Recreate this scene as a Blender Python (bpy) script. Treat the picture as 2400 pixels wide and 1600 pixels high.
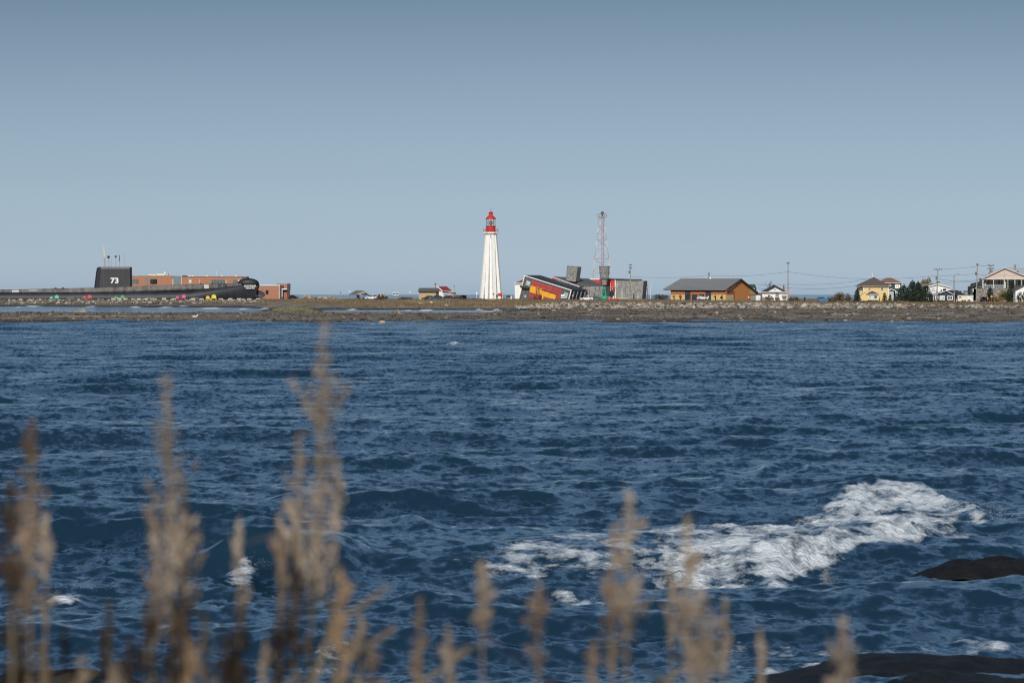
import bpy, bmesh, math, random
import numpy as np
from mathutils import Vector, Matrix, noise as mnoise

# ------------------------------------------------------------------ camera, sky, sun, exposure
for o in list(bpy.data.objects):
    bpy.data.objects.remove(o)
SC = bpy.context.scene
COL = SC.collection
H = 3.6            # camera height above the sea
F = 8000.0         # focal length in photograph pixels (2400 wide)
HY = 690.0         # row of the sea horizon
cam_d = bpy.data.cameras.new('camera')
cam = bpy.data.objects.new('camera', cam_d)
COL.objects.link(cam)
cam.location = (0, 0, H)
cam.rotation_euler = (math.radians(90) - math.atan((800 - HY) / F), 0, 0)
cam_d.sensor_width = 36
cam_d.lens = 36 * F / 2400
cam_d.clip_start = 0.5
cam_d.clip_end = 90000
cam_d.dof.use_dof = True
cam_d.dof.focus_distance = 220
cam_d.dof.aperture_fstop = 8.6
SC.camera = cam

SUN_EL, SUN_AZ = 31.0, 189.0       # degrees; azimuth clockwise from +Y
w = bpy.data.worlds.new('World')
SC.world = w
w.use_nodes = True
nt = w.node_tree
nt.nodes.clear()
wo = nt.nodes.new('ShaderNodeOutputWorld')
bg = nt.nodes.new('ShaderNodeBackground')
sky = nt.nodes.new('ShaderNodeTexSky')
sky.sky_type = 'NISHITA'
sky.sun_disc = False
sky.sun_elevation = math.radians(SUN_EL)
sky.sun_rotation = math.radians(SUN_AZ)
sky.altitude = 0
sky.air_density = 1.0
sky.dust_density = 1.0
sky.ozone_density = 2.0
bg.inputs['Strength'].default_value = 0.15
tc = nt.nodes.new('ShaderNodeTexCoord')
sp = nt.nodes.new('ShaderNodeSeparateXYZ')
rp = nt.nodes.new('ShaderNodeValToRGB')       # the sky deepens with elevation, all round
rp.color_ramp.interpolation = 'LINEAR'
for k, (pos, col) in enumerate(((0.003, (.668, .819, 1.2)), (0.0175, (.483, .606, .926)), (0.035, (.385, .470, .690)), (0.052, (.332, .390, .540)),
                                (0.070, (.278, .316, .420)), (0.087, (.222, .254, .326)), (0.174, (.345, .405, .470)), (0.34, (.50, .58, .62)), (0.5, (.50, .58, .62)))):
    e = rp.color_ramp.elements[k] if k < 2 else rp.color_ramp.elements.new(pos)
    e.position = pos
    e.color = col + (1,)
mx = nt.nodes.new('ShaderNodeMix')
mx.data_type = 'RGBA'
mx.blend_type = 'MULTIPLY'
mx.inputs[0].default_value = 1.0
nt.links.new(tc.outputs['Generated'], sp.inputs[0])
nt.links.new(sp.outputs['Z'], rp.inputs[0])
nt.links.new(sky.outputs[0], mx.inputs[6])
nt.links.new(rp.outputs[0], mx.inputs[7])
nt.links.new(mx.outputs[2], bg.inputs[0])
nt.links.new(bg.outputs[0], wo.inputs[0])

sd = bpy.data.lights.new('sun', 'SUN')
sun = bpy.data.objects.new('sun', sd)
COL.objects.link(sun)
sd.energy = 3.4
sd.angle = math.radians(0.5)
sd.color = (1.0, 0.95, 0.87)
_a, _e = math.radians(SUN_AZ), math.radians(SUN_EL)
SUNV = Vector((math.sin(_a) * math.cos(_e), math.cos(_a) * math.cos(_e), math.sin(_e)))
sun.rotation_euler = SUNV.to_track_quat('Z', 'Y').to_euler()
SC.view_settings.view_transform = 'Standard'
SC.view_settings.look = 'None'
SC.view_settings.exposure = 0.0
SC.view_settings.gamma = 1.0
SC.view_settings.use_curve_mapping = False
SC.cycles.pixel_filter_type = 'BLACKMAN_HARRIS'
SC.cycles.filter_width = 1.15
SC.cycles.max_bounces = 6
SC.cycles.transparent_max_bounces = 8
SC.cycles.caustics_reflective = False
SC.cycles.caustics_refractive = False
RND = random.Random(7)
NPR = np.random.default_rng(5)

# ------------------------------------------------------------------ helpers
MATS = {}
def mat(name, col, rough=0.7, var=0.12, scale=3.0, bump=0.0, metal=0.0, rnd=0.0, col2=None, stretch=None, spec=0.4, bscale=None):
    """procedural paint / stone / cloth: noise tints the base colour, optional bump, optional per-object tint"""
    if name in MATS:
        return MATS[name]
    m = bpy.data.materials.new(name)
    m.use_nodes = True
    n, l = m.node_tree.nodes, m.node_tree.links
    b = n['Principled BSDF']
    b.inputs['Roughness'].default_value = rough
    b.inputs['Metallic'].default_value = metal
    b.inputs['Specular IOR Level'].default_value = spec
    t = n.new('ShaderNodeTexCoord')
    mp = n.new('ShaderNodeMapping')
    if stretch:
        mp.inputs['Scale'].default_value = stretch
    l.new(t.outputs['Object'], mp.inputs[0])
    nz = n.new('ShaderNodeTexNoise')
    nz.inputs['Scale'].default_value = scale
    nz.inputs['Detail'].default_value = 5
    nz.inputs['Roughness'].default_value = 0.62
    l.new(mp.outputs[0], nz.inputs['Vector'])
    r = n.new('ShaderNodeValToRGB')
    c2 = col2 or col
    r.color_ramp.elements[0].position = 0.34
    r.color_ramp.elements[0].color = tuple(max(0, c * (1 - var)) for c in col) + (1,)
    r.color_ramp.elements[1].position = 0.66
    r.color_ramp.elements[1].color = tuple(min(0.92, c * (1 + var)) for c in c2) + (1,)
    l.new(nz.outputs[0], r.inputs[0])
    out = r.outputs[0]
    if rnd:
        oi = n.new('ShaderNodeObjectInfo')
        hs = n.new('ShaderNodeHueSaturation')
        mr = n.new('ShaderNodeMapRange')
        mr.inputs['To Min'].default_value = 1 - rnd
        mr.inputs['To Max'].default_value = 1 + rnd
        l.new(oi.outputs['Random'], mr.inputs[0])
        l.new(mr.outputs[0], hs.inputs['Value'])
        l.new(out, hs.inputs['Color'])
        out = hs.outputs[0]
    l.new(out, b.inputs['Base Color'])
    if bump:
        bp = n.new('ShaderNodeBump')
        bp.inputs['Strength'].default_value = bump
        bp.inputs['Distance'].default_value = 0.05
        n2 = n.new('ShaderNodeTexNoise')
        n2.inputs['Scale'].default_value = bscale or scale * 3
        n2.inputs['Detail'].default_value = 4
        l.new(mp.outputs[0], n2.inputs['Vector'])
        l.new(n2.outputs[0], bp.inputs['Height'])
        l.new(bp.outputs[0], b.inputs['Normal'])
    MATS[name] = m
    return m

def tag(o, label=None, cat=None, group=None, kind=None):
    if label: o['label'] = label
    if cat: o['category'] = cat
    if group: o['group'] = group
    if kind: o['kind'] = kind
    return o

class MB:
    """collects geometry in the parent's local frame and links it as ONE mesh object"""
    def __init__(self):
        self.v, self.f = [], []
    def add(self, vs, fs):
        k = len(self.v)
        self.v += [tuple(p) for p in vs]
        self.f += [tuple(i + k for i in q) for q in fs]
        return self
    def prism(self, pts, off):
        """closed prism: polygon of 3D points extruded by vector off"""
        n = len(pts)
        a = [Vector(p) for p in pts]
        o = Vector(off)
        self.add(a + [p + o for p in a],
                 [tuple(range(n - 1, -1, -1)), tuple(range(n, 2 * n))] +
                 [(i, (i + 1) % n, n + (i + 1) % n, n + i) for i in range(n)])
        return self
    def box(self, x0, x1, y0, y1, z0, z1):
        return self.prism([(x0, y0, z0), (x1, y0, z0), (x1, y0, z1), (x0, y0, z1)], (0, y1 - y0, 0))
    def tube(self, p0, p1, r0, r1=None, n=6, cap=True):
        r1 = r0 if r1 is None else r1
        p0, p1 = Vector(p0), Vector(p1)
        d = (p1 - p0)
        if d.length < 1e-6: return self
        q = d.to_track_quat('Z', 'Y')
        vs = []
        for p, r in ((p0, r0), (p1, r1)):
            for i in range(n):
                a = 2 * math.pi * i / n
                vs.append(p + q @ Vector((r * math.cos(a), r * math.sin(a), 0)))
        fs = [(i, (i + 1) % n, n + (i + 1) % n, n + i) for i in range(n)]
        if cap: fs += [tuple(range(n - 1, -1, -1)), tuple(range(n, 2 * n))]
        return self.add(vs, fs)
    def path(self, pts, radii, n=5):
        for i in range(len(pts) - 1):
            self.tube(pts[i], pts[i + 1], radii[i], radii[i + 1], n)
        return self
    def lathe(self, prof, n=16, c=(0, 0, 0), squash=1.0, rot=0.0):
        """prof: list of (r, z)"""
        vs, fs = [], []
        for r, z in prof:
            for i in range(n):
                a = 2 * math.pi * i / n + rot
                vs.append((c[0] + r * math.cos(a), c[1] + r * math.sin(a) * squash, c[2] + z))
        for k in range(len(prof) - 1):
            for i in range(n):
                j = (i + 1) % n
                fs.append((k * n + i, k * n + j, (k + 1) * n + j, (k + 1) * n + i))
        fs.append(tuple(range(n - 1, -1, -1)))
        m = (len(prof) - 1) * n
        fs.append(tuple(range(m, m + n)))
        return self.add(vs, fs)
    def ball(self, c, r, n=10, m=6, sz=1.0, sy=1.0):
        prof = [(r * math.sin(math.pi * k / m) + 1e-4, -r * sz * math.cos(math.pi * k / m)) for k in range(m + 1)]
        return self.lathe(prof, n, c, sy)
    def slab(self, p, t):
        """quad p (4 points) thickened downward by t"""
        return self.prism(p, (0, 0, -t))
    def build(self, name, m, parent=None, smooth=False, label=None):
        me = bpy.data.meshes.new(name)
        me.from_pydata(self.v, [], self.f)
        if smooth:
            me.polygons.foreach_set('use_smooth', [True] * len(me.polygons))
        bm = bmesh.new(); bm.from_mesh(me)
        bmesh.ops.recalc_face_normals(bm, faces=bm.faces)
        bm.to_mesh(me); bm.free()
        me.materials.append(m)
        o = bpy.data.objects.new(name, me)
        COL.objects.link(o)
        if parent is not None: o.parent = parent
        if label: o['label'] = label
        return o

def empty(name, loc, label, cat, group=None, rz=0.0):
    o = bpy.data.objects.new(name, None)
    COL.objects.link(o)
    o.location = loc
    o.rotation_euler = (0, 0, rz)
    return tag(o, label, cat, group)

def kids(o):
    return [c for c in bpy.data.objects if c.parent == o]
KIDS = {}
def copy_tree(o, parent=None, ch=None):
    c = o.copy()
    COL.objects.link(c)
    c.parent = parent
    for k in kids(o):
        copy_tree(k, c)
    return c

# value noise on numpy arrays
_TAB = NPR.random((256, 256)).astype(np.float32)
def vn(x, y):
    x = np.asarray(x, np.float64); y = np.asarray(y, np.float64)
    xi = np.floor(x).astype(np.int64); yi = np.floor(y).astype(np.int64)
    fx = (x - xi).astype(np.float32); fy = (y - yi).astype(np.float32)
    fx = fx * fx * (3 - 2 * fx); fy = fy * fy * (3 - 2 * fy)
    a = _TAB[xi & 255, yi & 255]; b = _TAB[(xi + 1) & 255, yi & 255]
    c = _TAB[xi & 255, (yi + 1) & 255]; d = _TAB[(xi + 1) & 255, (yi + 1) & 255]
    return (a + (b - a) * fx) * (1 - fy) + (c + (d - c) * fx) * fy
def fbm(x, y, n=4):
    s, a, t = 0, 1.0, 0
    for k in range(n):
        s = s + a * vn(x * 2 ** k + 17.3 * k, y * 2 ** k + 9.1 * k); t += a; a *= 0.5
    return s / t
def sst(x, a, b):
    t = np.clip((x - a) / (b - a), 0, 1)
    return t * t * (3 - 2 * t)

# ------------------------------------------------------------------ terrain of the point across the bay
# profiles (distance, height) at bearings u (u = where that bearing crosses the photograph)
KU = [-900, 560, 680, 800, 1040, 1220, 1300, 1500, 2500, 3300]
KD = [380, 425, 440, 500, 600, 640, 660, 700, 780, 800, 842, 900, 1000, 1110, 1122, 1165, 1300, 1420, 1600]
KZ = {
    -900: [-.8, -.1, .18, .35, .38, .15, -.35, -.6, -.6, -.6, -.6, -.6, -.5, -.25, .0, 1.75, 2.0, 1.9, -1.0],
    560:  [-.8, -.1, .18, .35, .38, .15, -.30, -.4, -.4, -.4, -.3, -.2, .15, .5, .6, 1.75, 2.0, 1.9, -1.0],
    680:  [-.8, -.1, .18, .35, .40, .45, .5, .45, .3, .4, .5, .7, 1.3, 1.6, 1.65, 1.8, 2.0, 1.9, -1.0],
    800:  [-.8, -.1, .18, .35, .36, .12, -.1, -.3, -.15, .1, .35, .8, 1.4, 1.6, 1.65, 1.8, 2.0, 1.9, -1.0],
    1040: [-.8, -.1, .18, .35, .36, .1, -.2, -.4, -.1, .15, .45, 1.0, 1.5, 1.7, 1.72, 1.8, 2.0, 1.9, -1.0],
    1220: [-.8, -.1, .18, .36, .38, .3, .2, -.1, .05, .2, .7, 1.2, 1.55, 1.75, 1.77, 1.85, 2.0, 1.9, -1.0],
    1300: [-.8, -.1, .18, .36, .4, .4, .38, .3, .2, .3, 1.34, 1.48, 1.62, 1.78, 1.82, 1.88, 2.0, 1.9, -1.0],
    1500: [-.8, -.1, .18, .36, .42, .42, .42, .4, .3, .35, 1.36, 1.46, 1.6, 1.78, 1.82, 1.88, 2.0, 1.9, -1.0],
    2500: [-.8, -.1, .18, .36, .42, .42, .42, .4, .35, .4, 1.2, 1.42, 1.62, 1.8, 1.82, 1.88, 2.0, 1.9, -1.0],
    3300: [-.8, -.1, .18, .36, .42, .42, .42, .4, .35, .4, 1.2, 1.42, 1.62, 1.8, 1.82, 1.88, 2.0, 1.9, -1.0],
}
_D = np.linspace(380, 1600, 611)
_TBL = np.array([np.interp(_D, KD, KZ[u]) for u in KU])
def base_h(u, d):
    u = np.clip(u, KU[0], KU[-1]); d = np.clip(d, 380, 1600)
    i = np.clip(np.searchsorted(KU, u, side='right') - 1, 0, len(KU) - 2)
    ku = np.array(KU, float)
    t = (u - ku[i]) / (ku[i + 1] - ku[i])
    t = t * t * (3 - 2 * t)
    q = (d - 380) / 2.0
    j = np.clip(np.floor(q).astype(int), 0, len(_D) - 2)
    s = q - j
    a = _TBL[i, j] * (1 - s) + _TBL[i, j + 1] * s
    b = _TBL[i + 1, j] * (1 - s) + _TBL[i + 1, j + 1] * s
    return a * (1 - t) + b * t
def ground_np(x, y):
    u = 1200 + F * x / np.maximum(y, 1)
    wob = (fbm(x / 38.0, y / 90.0 + 3, 3) - 0.5)
    d = y + wob * np.where(y < 660, 26, 34) * sst(y, 395, 440)
    h = base_h(u, d)
    rough = (fbm(x / 3.2, y / 7.0, 4) - 0.5)
    rough2 = (fbm(x / 14.0, y / 16.0 + 50, 3) - 0.5)
    amp = np.where(y < 800, 0.34, 0.22) * (1 - 0.75 * sst(y, 1140, 1200))
    h = h + amp * rough + 0.30 * rough2 * (1 - 0.8 * sst(y, 1140, 1200))
    return h
def ground(x, y):
    return float(ground_np(np.array([x], float), np.array([y], float))[0])

def grid_mesh(name, X, Y, Z, m, parent=None, smooth=True, attrs=None):
    r, c = X.shape
    me = bpy.data.meshes.new(name)
    co = np.stack([X, Y, Z], -1).reshape(-1, 3).astype(np.float32)
    i = np.arange(r * c).reshape(r, c)
    q = np.stack([i[:-1, :-1], i[:-1, 1:], i[1:, 1:], i[1:, :-1]], -1).reshape(-1, 4).astype(np.int32)
    me.vertices.add(r * c)
    me.vertices.foreach_set('co', co.ravel())
    me.loops.add(q.size)
    me.loops.foreach_set('vertex_index', q.ravel())
    me.polygons.add(len(q))
    me.polygons.foreach_set('loop_start', np.arange(0, q.size, 4, dtype=np.int32))
    me.polygons.foreach_set('loop_total', np.full(len(q), 4, np.int32))
    me.update(calc_edges=True)
    me.polygons.foreach_set('use_smooth', np.full(len(q), smooth))
    for k, a in (attrs or {}).items():
        at = me.attributes.new(k, 'FLOAT', 'POINT')
        at.data.foreach_set('value', a.astype(np.float32).ravel())
    me.materials.append(m)
    o = bpy.data.objects.new(name, me)
    COL.objects.link(o)
    if parent: o.parent = parent
    return o

def P(px, py, z=0.0):
    """where the sight line through a photograph pixel meets height z"""
    d = (H - z) * F / (py - HY)
    return ((px - 1200) * d / F, d)
# ------------------------------------------------------------------ the land
def land_material():
    m = bpy.data.materials.new('tidal_land')
    m.use_nodes = True
    n, l = m.node_tree.nodes, m.node_tree.links
    b = n['Principled BSDF']
    b.inputs['Roughness'].default_value = 0.85
    b.inputs['Specular IOR Level'].default_value = 0.25
    g = n.new('ShaderNodeNewGeometry')
    s = n.new('ShaderNodeSeparateXYZ')
    l.new(g.outputs['Position'], s.inputs[0])
    mp = n.new('ShaderNodeMapping'); mp.inputs['Scale'].default_value = (0.22, 0.07, 1.2)
    l.new(g.outputs['Position'], mp.inputs[0])
    nz = n.new('ShaderNodeTexNoise'); nz.inputs['Scale'].default_value = 1.0; nz.inputs['Detail'].default_value = 7; nz.inputs['Roughness'].default_value = 0.7
    l.new(mp.outputs[0], nz.inputs['Vector'])
    mp2 = n.new('ShaderNodeMapping'); mp2.inputs['Scale'].default_value = (0.035, 0.03, 0.3)
    l.new(g.outputs['Position'], mp2.inputs[0])
    n2 = n.new('ShaderNodeTexNoise'); n2.inputs['Scale'].default_value = 1.0; n2.inputs['Detail'].default_value = 4
    l.new(mp2.outputs[0], n2.inputs['Vector'])
    # reef: wet dark weed, grey brown shingle, pale flecks
    r1 = n.new('ShaderNodeValToRGB')
    el = r1.color_ramp.elements
    el[0].position, el[0].color = 0.30, (0.034, 0.026, 0.018, 1)
    el[1].position, el[1].color = 0.72, (0.42, 0.34, 0.24, 1)
    x = el.new(0.44); x.color = (0.125, 0.098, 0.070, 1)
    x = el.new(0.56); x.color = (0.215, 0.172, 0.125, 1)
    mp3 = n.new('ShaderNodeMapping'); mp3.inputs['Scale'].default_value = (0.010, 0.045, 0.5)
    l.new(g.outputs['Position'], mp3.inputs[0])
    n3 = n.new('ShaderNodeTexNoise'); n3.inputs['Scale'].default_value = 1.0; n3.inputs['Detail'].default_value = 5; n3.inputs['Roughness'].default_value = 0.65
    l.new(mp3.outputs[0], n3.inputs['Vector'])
    bd = n.new('ShaderNodeMath'); bd.operation = 'MULTIPLY_ADD'; bd.inputs[1].default_value = 0.9; bd.inputs[2].default_value = -0.45
    l.new(n3.outputs[0], bd.inputs[0])
    sm = n.new('ShaderNodeMath'); sm.operation = 'ADD'
    l.new(bd.outputs[0], sm.inputs[0]); l.new(nz.outputs[0], sm.inputs[1])
    l.new(sm.outputs[0], r1.inputs[0])
    # height mask: lowest strip dark and wet
    wet = n.new('ShaderNodeMapRange'); wet.inputs['From Min'].default_value = 0.04; wet.inputs['From Max'].default_value = 0.40
    l.new(s.outputs['Z'], wet.inputs[0])
    wm = n.new('ShaderNodeMix'); wm.data_type = 'RGBA'
    wm.inputs[6].default_value = (0.032, 0.025, 0.018, 1)
    l.new(wet.outputs[0], wm.inputs[0]); l.new(r1.outputs[0], wm.inputs[7])
    # dry turf above the storm line
    r2 = n.new('ShaderNodeValToRGB')
    el = r2.color_ramp.elements
    el[0].position, el[0].color = 0.30, (0.11, 0.075, 0.050, 1)
    el[1].position, el[1].color = 0.68, (0.34, 0.25, 0.15, 1)
    x = el.new(0.48); x.color = (0.19, 0.14, 0.085, 1)
    ad = n.new('ShaderNodeMath'); ad.operation = 'ADD'
    sc = n.new('ShaderNodeMath'); sc.operation = 'MULTIPLY'; sc.inputs[1].default_value = 0.5
    l.new(nz.outputs[0], sc.inputs[0])
    sc2 = n.new('ShaderNodeMath'); sc2.operation = 'MULTIPLY'; sc2.inputs[1].default_value = 0.5
    l.new(n2.outputs[0], sc2.inputs[0])
    l.new(sc.outputs[0], ad.inputs[0]); l.new(sc2.outputs[0], ad.inputs[1])
    l.new(ad.outputs[0], r2.inputs[0])
    hi = n.new('ShaderNodeMapRange'); hi.inputs['From Min'].default_value = 0.75; hi.inputs['From Max'].default_value = 1.25
    l.new(s.outputs['Z'], hi.inputs[0])
    hm = n.new('ShaderNodeMix'); hm.data_type = 'RGBA'
    l.new(hi.outputs[0], hm.inputs[0]); l.new(wm.outputs[2], hm.inputs[6]); l.new(r2.outputs[0], hm.inputs[7])
    l.new(hm.outputs[2], b.inputs['Base Color'])
    bp = n.new('ShaderNodeBump'); bp.inputs['Strength'].default_value = 0.9; bp.inputs['Distance'].default_value = 0.25
    l.new(nz.outputs[0], bp.inputs['Height']); l.new(bp.outputs[0], b.inputs['Normal'])
    return m
_t = np.linspace(-0.30, 0.30, 660)
_d = np.concatenate([np.arange(385, 720, 2.2), np.arange(720, 900, 2.2), np.arange(900, 1200, 6), np.arange(1200, 1620, 25)])
TT, DD = np.meshgrid(_t, _d)
XX = TT * DD
LAND_M = land_material()
tag(grid_mesh('terrain', XX, DD, ground_np(XX, DD), LAND_M), kind='structure')

# near bank under the reeds
def bank_np(x, y):
    h = np.interp(y, [-30, 8, 14, 20, 27, 31, 40], [2.3, 1.95, 1.25, 0.5, -0.15, -0.55, -1.2])
    return h + 0.22 * (fbm(x / 1.7 + 40, y / 1.7, 4) - 0.5)
_x = np.linspace(-30, 30, 180); _y = np.linspace(-30, 40, 160)
BX, BY = np.meshgrid(_x, _y)
tag(grid_mesh('near_bank', BX, BY, bank_np(BX, BY), mat('bank_soil', (0.06, 0.05, 0.035), 0.9, 0.5, 2.0, 0.6)), kind='structure')

# ------------------------------------------------------------------ the sea
def water_material():
    m = bpy.data.materials.new('sea_water')
    m.use_nodes = True
    n, l = m.node_tree.nodes, m.node_tree.links
    b = n['Principled BSDF']
    out = n['Material Output']
    b.inputs['Base Color'].default_value = (0.0085, 0.027, 0.047, 1)
    b.inputs['Roughness'].default_value = 0.10
    b.inputs['IOR'].default_value = 1.333
    g = n.new('ShaderNodeNewGeometry')
    def chop(sx, sy, scale, det):
        mp = n.new('ShaderNodeMapping'); mp.inputs['Scale'].default_value = (sx, sy, 1)
        mp.inputs['Rotation'].default_value = (0, 0, 0.12)
        l.new(g.outputs['Position'], mp.inputs[0])
        z = n.new('ShaderNodeTexNoise'); z.inputs['Scale'].default_value = scale; z.inputs['Detail'].default_value = det; z.inputs['Roughness'].default_value = 0.6
        l.new(mp.outputs[0], z.inputs['Vector'])
        return z
    last = g.outputs['Normal']
    for (sx, sy, sc, det, ax, ay) in ((1.0, 0.5, 1.0, 2, 0.12, 0.28), (1.3, 0.8, 2.6, 2, 0.40, 0.85), (1.1, 0.8, 6.0, 2, 0.5, 0.80)):
        z1 = chop(sx, sy, sc, det)
        sub = n.new('ShaderNodeVectorMath'); sub.operation = 'SUBTRACT'; sub.inputs[1].default_value = (0.5, 0.5, 0.5)
        l.new(z1.outputs['Color'], sub.inputs[0])
        mul = n.new('ShaderNodeVectorMath'); mul.operation = 'MULTIPLY'; mul.inputs[1].default_value = (ax, ay, 0.0)
        l.new(sub.outputs[0], mul.inputs[0])
        add = n.new('ShaderNodeVectorMath'); add.operation = 'ADD'
        l.new(last, add.inputs[0]); l.new(mul.outputs[0], add.inputs[1])
        last = add.outputs[0]
    ad2 = n.new('ShaderNodeVectorMath'); ad2.operation = 'ADD'; ad2.inputs[1].default_value = (0, -0.02, 0)
    l.new(add.outputs[0], ad2.inputs[0])
    nm = n.new('ShaderNodeVectorMath'); nm.operation = 'NORMALIZE'
    l.new(ad2.outputs[0], nm.inputs[0])
    l.new(nm.outputs[0], b.inputs['Normal'])
    # foam
    fo = n.new('ShaderNodeBsdfPrincipled')
    fo.inputs['Base Color'].default_value = (0.66, 0.69, 0.70, 1)
    fo.inputs['Roughness'].default_value = 0.8
    fo.inputs['Specular IOR Level'].default_value = 0.2
    at = n.new('ShaderNodeAttribute'); at.attribute_name = 'foam'
    f1 = chop(1.0, 0.8, 2.6, 9)
    f1.inputs['Roughness'].default_value = 0.68
    th = n.new('ShaderNodeMath'); th.operation = 'MULTIPLY_ADD'; th.inputs[1].default_value = 2.3
    l.new(f1.outputs[0], th.inputs[0])
    tb = n.new('ShaderNodeMath'); tb.operation = 'SUBTRACT'; tb.inputs[1].default_value = 1.15
    l.new(at.outputs['Fac'], tb.inputs[0]); l.new(tb.outputs[0], th.inputs[2])
    mr = n.new('ShaderNodeMapRange'); mr.inputs['From Min'].default_value = 0.36; mr.inputs['From Max'].default_value = 0.80
    l.new(th.outputs[0], mr.inputs[0])
    gt = n.new('ShaderNodeMath'); gt.operation = 'GREATER_THAN'; gt.inputs[1].default_value = 0.03
    l.new(at.outputs['Fac'], gt.inputs[0])
    mm = n.new('ShaderNodeMath'); mm.operation = 'MULTIPLY'
    l.new(mr.outputs[0], mm.inputs[0]); l.new(gt.outputs[0], mm.inputs[1])
    bp = n.new('ShaderNodeBump'); bp.inputs['Strength'].default_value = 1.0; bp.inputs['Distance'].default_value = 0.10
    f2 = chop(1.0, 1.0, 9.0, 5)
    l.new(f2.outputs[0], bp.inputs['Height']); l.new(bp.outputs[0], fo.inputs['Normal'])
    mx = n.new('ShaderNodeMixShader')
    l.new(mm.outputs[0], mx.inputs[0]); l.new(b.outputs[0], mx.inputs[1]); l.new(fo.outputs[0], mx.inputs[2])
    l.new(mx.outputs[0], out.inputs[0])
    return m

NROW = 1240
_d = np.concatenate([np.exp(np.linspace(math.log(19), math.log(470), NROW)), np.linspace(474, 1250, 130), np.geomspace(1300, 40000, 24)])
_tc = np.linspace(-0.19, 0.19, 680)
_to = np.array([0.22, 0.26, 0.33, 0.45, 0.65, 1.0, 1.6])
_t = np.concatenate([-_to[::-1], _tc, _to])
WT, WD = np.meshgrid(_t, _d)
WX = (WT * WD).astype(np.float32); WY = WD.astype(np.float32)
row_sp = np.gradient(_d)
dx = np.zeros_like(WX); dy = np.zeros_like(WX); dz = np.zeros_like(WX)
gust = (0.55 + 0.9 * fbm(WX / 9.0, WY / 26.0 + 7, 3)).astype(np.float32)     # patches of stronger and weaker chop
_u = 1200 + F * WX / WY; _p = HY + H * F / WY
calm = sst(_u, 560, 800) * (1 - sst(_u, 1350, 1650)) * sst(_p, 1235, 1290) * (1 - sst(_p, 1345, 1400))
gust = (gust * (1 - 0.6 * calm)).astype(np.float32)      # slick water behind the broken wave
NC = 120
lam = np.geomspace(0.28, 13.0, NC)
for k in range(NC):
    L = lam[k]
    ang = -math.pi / 2 + NPR.normal(0.12, 0.85 if L < 2 else 0.5 if L < 5 else 0.25)
    kx, ky = math.cos(ang) * 2 * math.pi / L, math.sin(ang) * 2 * math.pi / L
    st = 0.037 if L < 0.6 else 0.029 if L < 1.7 else 0.020 if L < 4.5 else 0.020
    a = st * L / (2 * math.pi)
    fade = sst(L / row_sp, 1.9, 3.2)
    rows = np.nonzero(fade > 0.01)[0]
    if len(rows) == 0: continue
    r1 = rows.max() + 1
    ph = (kx * WX[:r1] + ky * WY[:r1] + NPR.random() * 6.283).astype(np.float32)
    amp = (a * fade[:r1, None]).astype(np.float32) * (gust[:r1] if L < 5 else 1.0)
    dz[:r1] += amp * np.cos(ph)
    s = amp * np.sin(ph)
    dx[:r1] -= 0.8 * s * math.cos(ang)
    dy[:r1] -= 0.8 * s * math.sin(ang)
foam = np.zeros_like(WX)
lump = np.zeros_like(WX)
U = 1200 + F * WX / WY                 # bearing of every vertex
PY = HY + H * F / WY                   # its row

def breaker(pts, hgt, front, back, fm=1.0, ends=0.25, froth=None):
    """a wave crest along world polyline pts (given by sight lines); steep face towards the shore"""
    global dz, foam, lump, dy
    w_ = np.array([P(a, b) for a, b in pts])
    xs, ys = w_[:, 0], w_[:, 1]
    yc = np.interp(WX, xs, ys)
    t = (WX - xs[0]) / (xs[-1] - xs[0])
    e = sst(t, 0, ends) * (1 - sst(t, 1 - ends, 1))
    c = yc - WY + (fbm(WX / 0.9, WY / 3.0, 3) - 0.5) * 1.1          # >0 on the shore side
    prof = np.where(c < 0, np.exp(-(c / back) ** 2), np.exp(-(np.maximum(c, 0) / front) ** 2))
    prof = (prof * e).astype(np.float32)
    dz += hgt * prof
    dy -= (0.5 * hgt * prof ** 2).astype(np.float32)                # crest leans forward
    if fm:
        fr = froth or (0.35 * back, 2.2 * front)
        band = sst(c, -fr[0], -0.1 * fr[0]) * (1 - sst(c, 0.6 * fr[1], fr[1])) * e
        foam = np.maximum(foam, fm * band * (0.65 + 0.55 * fbm(WX / 0.5, WY / 1.2, 3)))
        lump = np.maximum(lump, band * min(1, hgt / .16) ** 1.5)

def foam_poly(poly, amount, soft=18):
    """a sheet of spent foam inside an outline"""
    global foam, lump
    sel = (PY > min(b for a, b in poly) - 60) & (PY < max(b for a, b in poly) + 60)
    n = len(poly)
    best = np.full(U.shape, 1e9); inside = np.zeros(U.shape, bool)
    for i in range(n):
        (x0, y0), (x1, y1) = poly[i], poly[(i + 1) % n]
        cond = (y0 > PY) != (y1 > PY)
        xi = (x1 - x0) * (PY - y0) / ((y1 - y0) or 1e-9) + x0
        inside ^= cond & (U < xi)
        ex, ey = x1 - x0, y1 - y0
        tt = np.clip(((U - x0) * ex + (PY - y0) * ey) / (ex * ex + ey * ey), 0, 1)
        best = np.minimum(best, np.hypot((U - x0 - tt * ex) * 0.5, PY - y0 - tt * ey))
    wgt = np.where(inside, sst(best, 0, soft), 0)
    v_ = wgt * amount * (0.45 + 0.95 * fbm(WX / 0.8, WY / 2.2 + 4, 4))
    foam = np.maximum(foam, v_)
    lump = np.maximum(lump, 0.55 * wgt * sst(v_, .3, .7))

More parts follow.
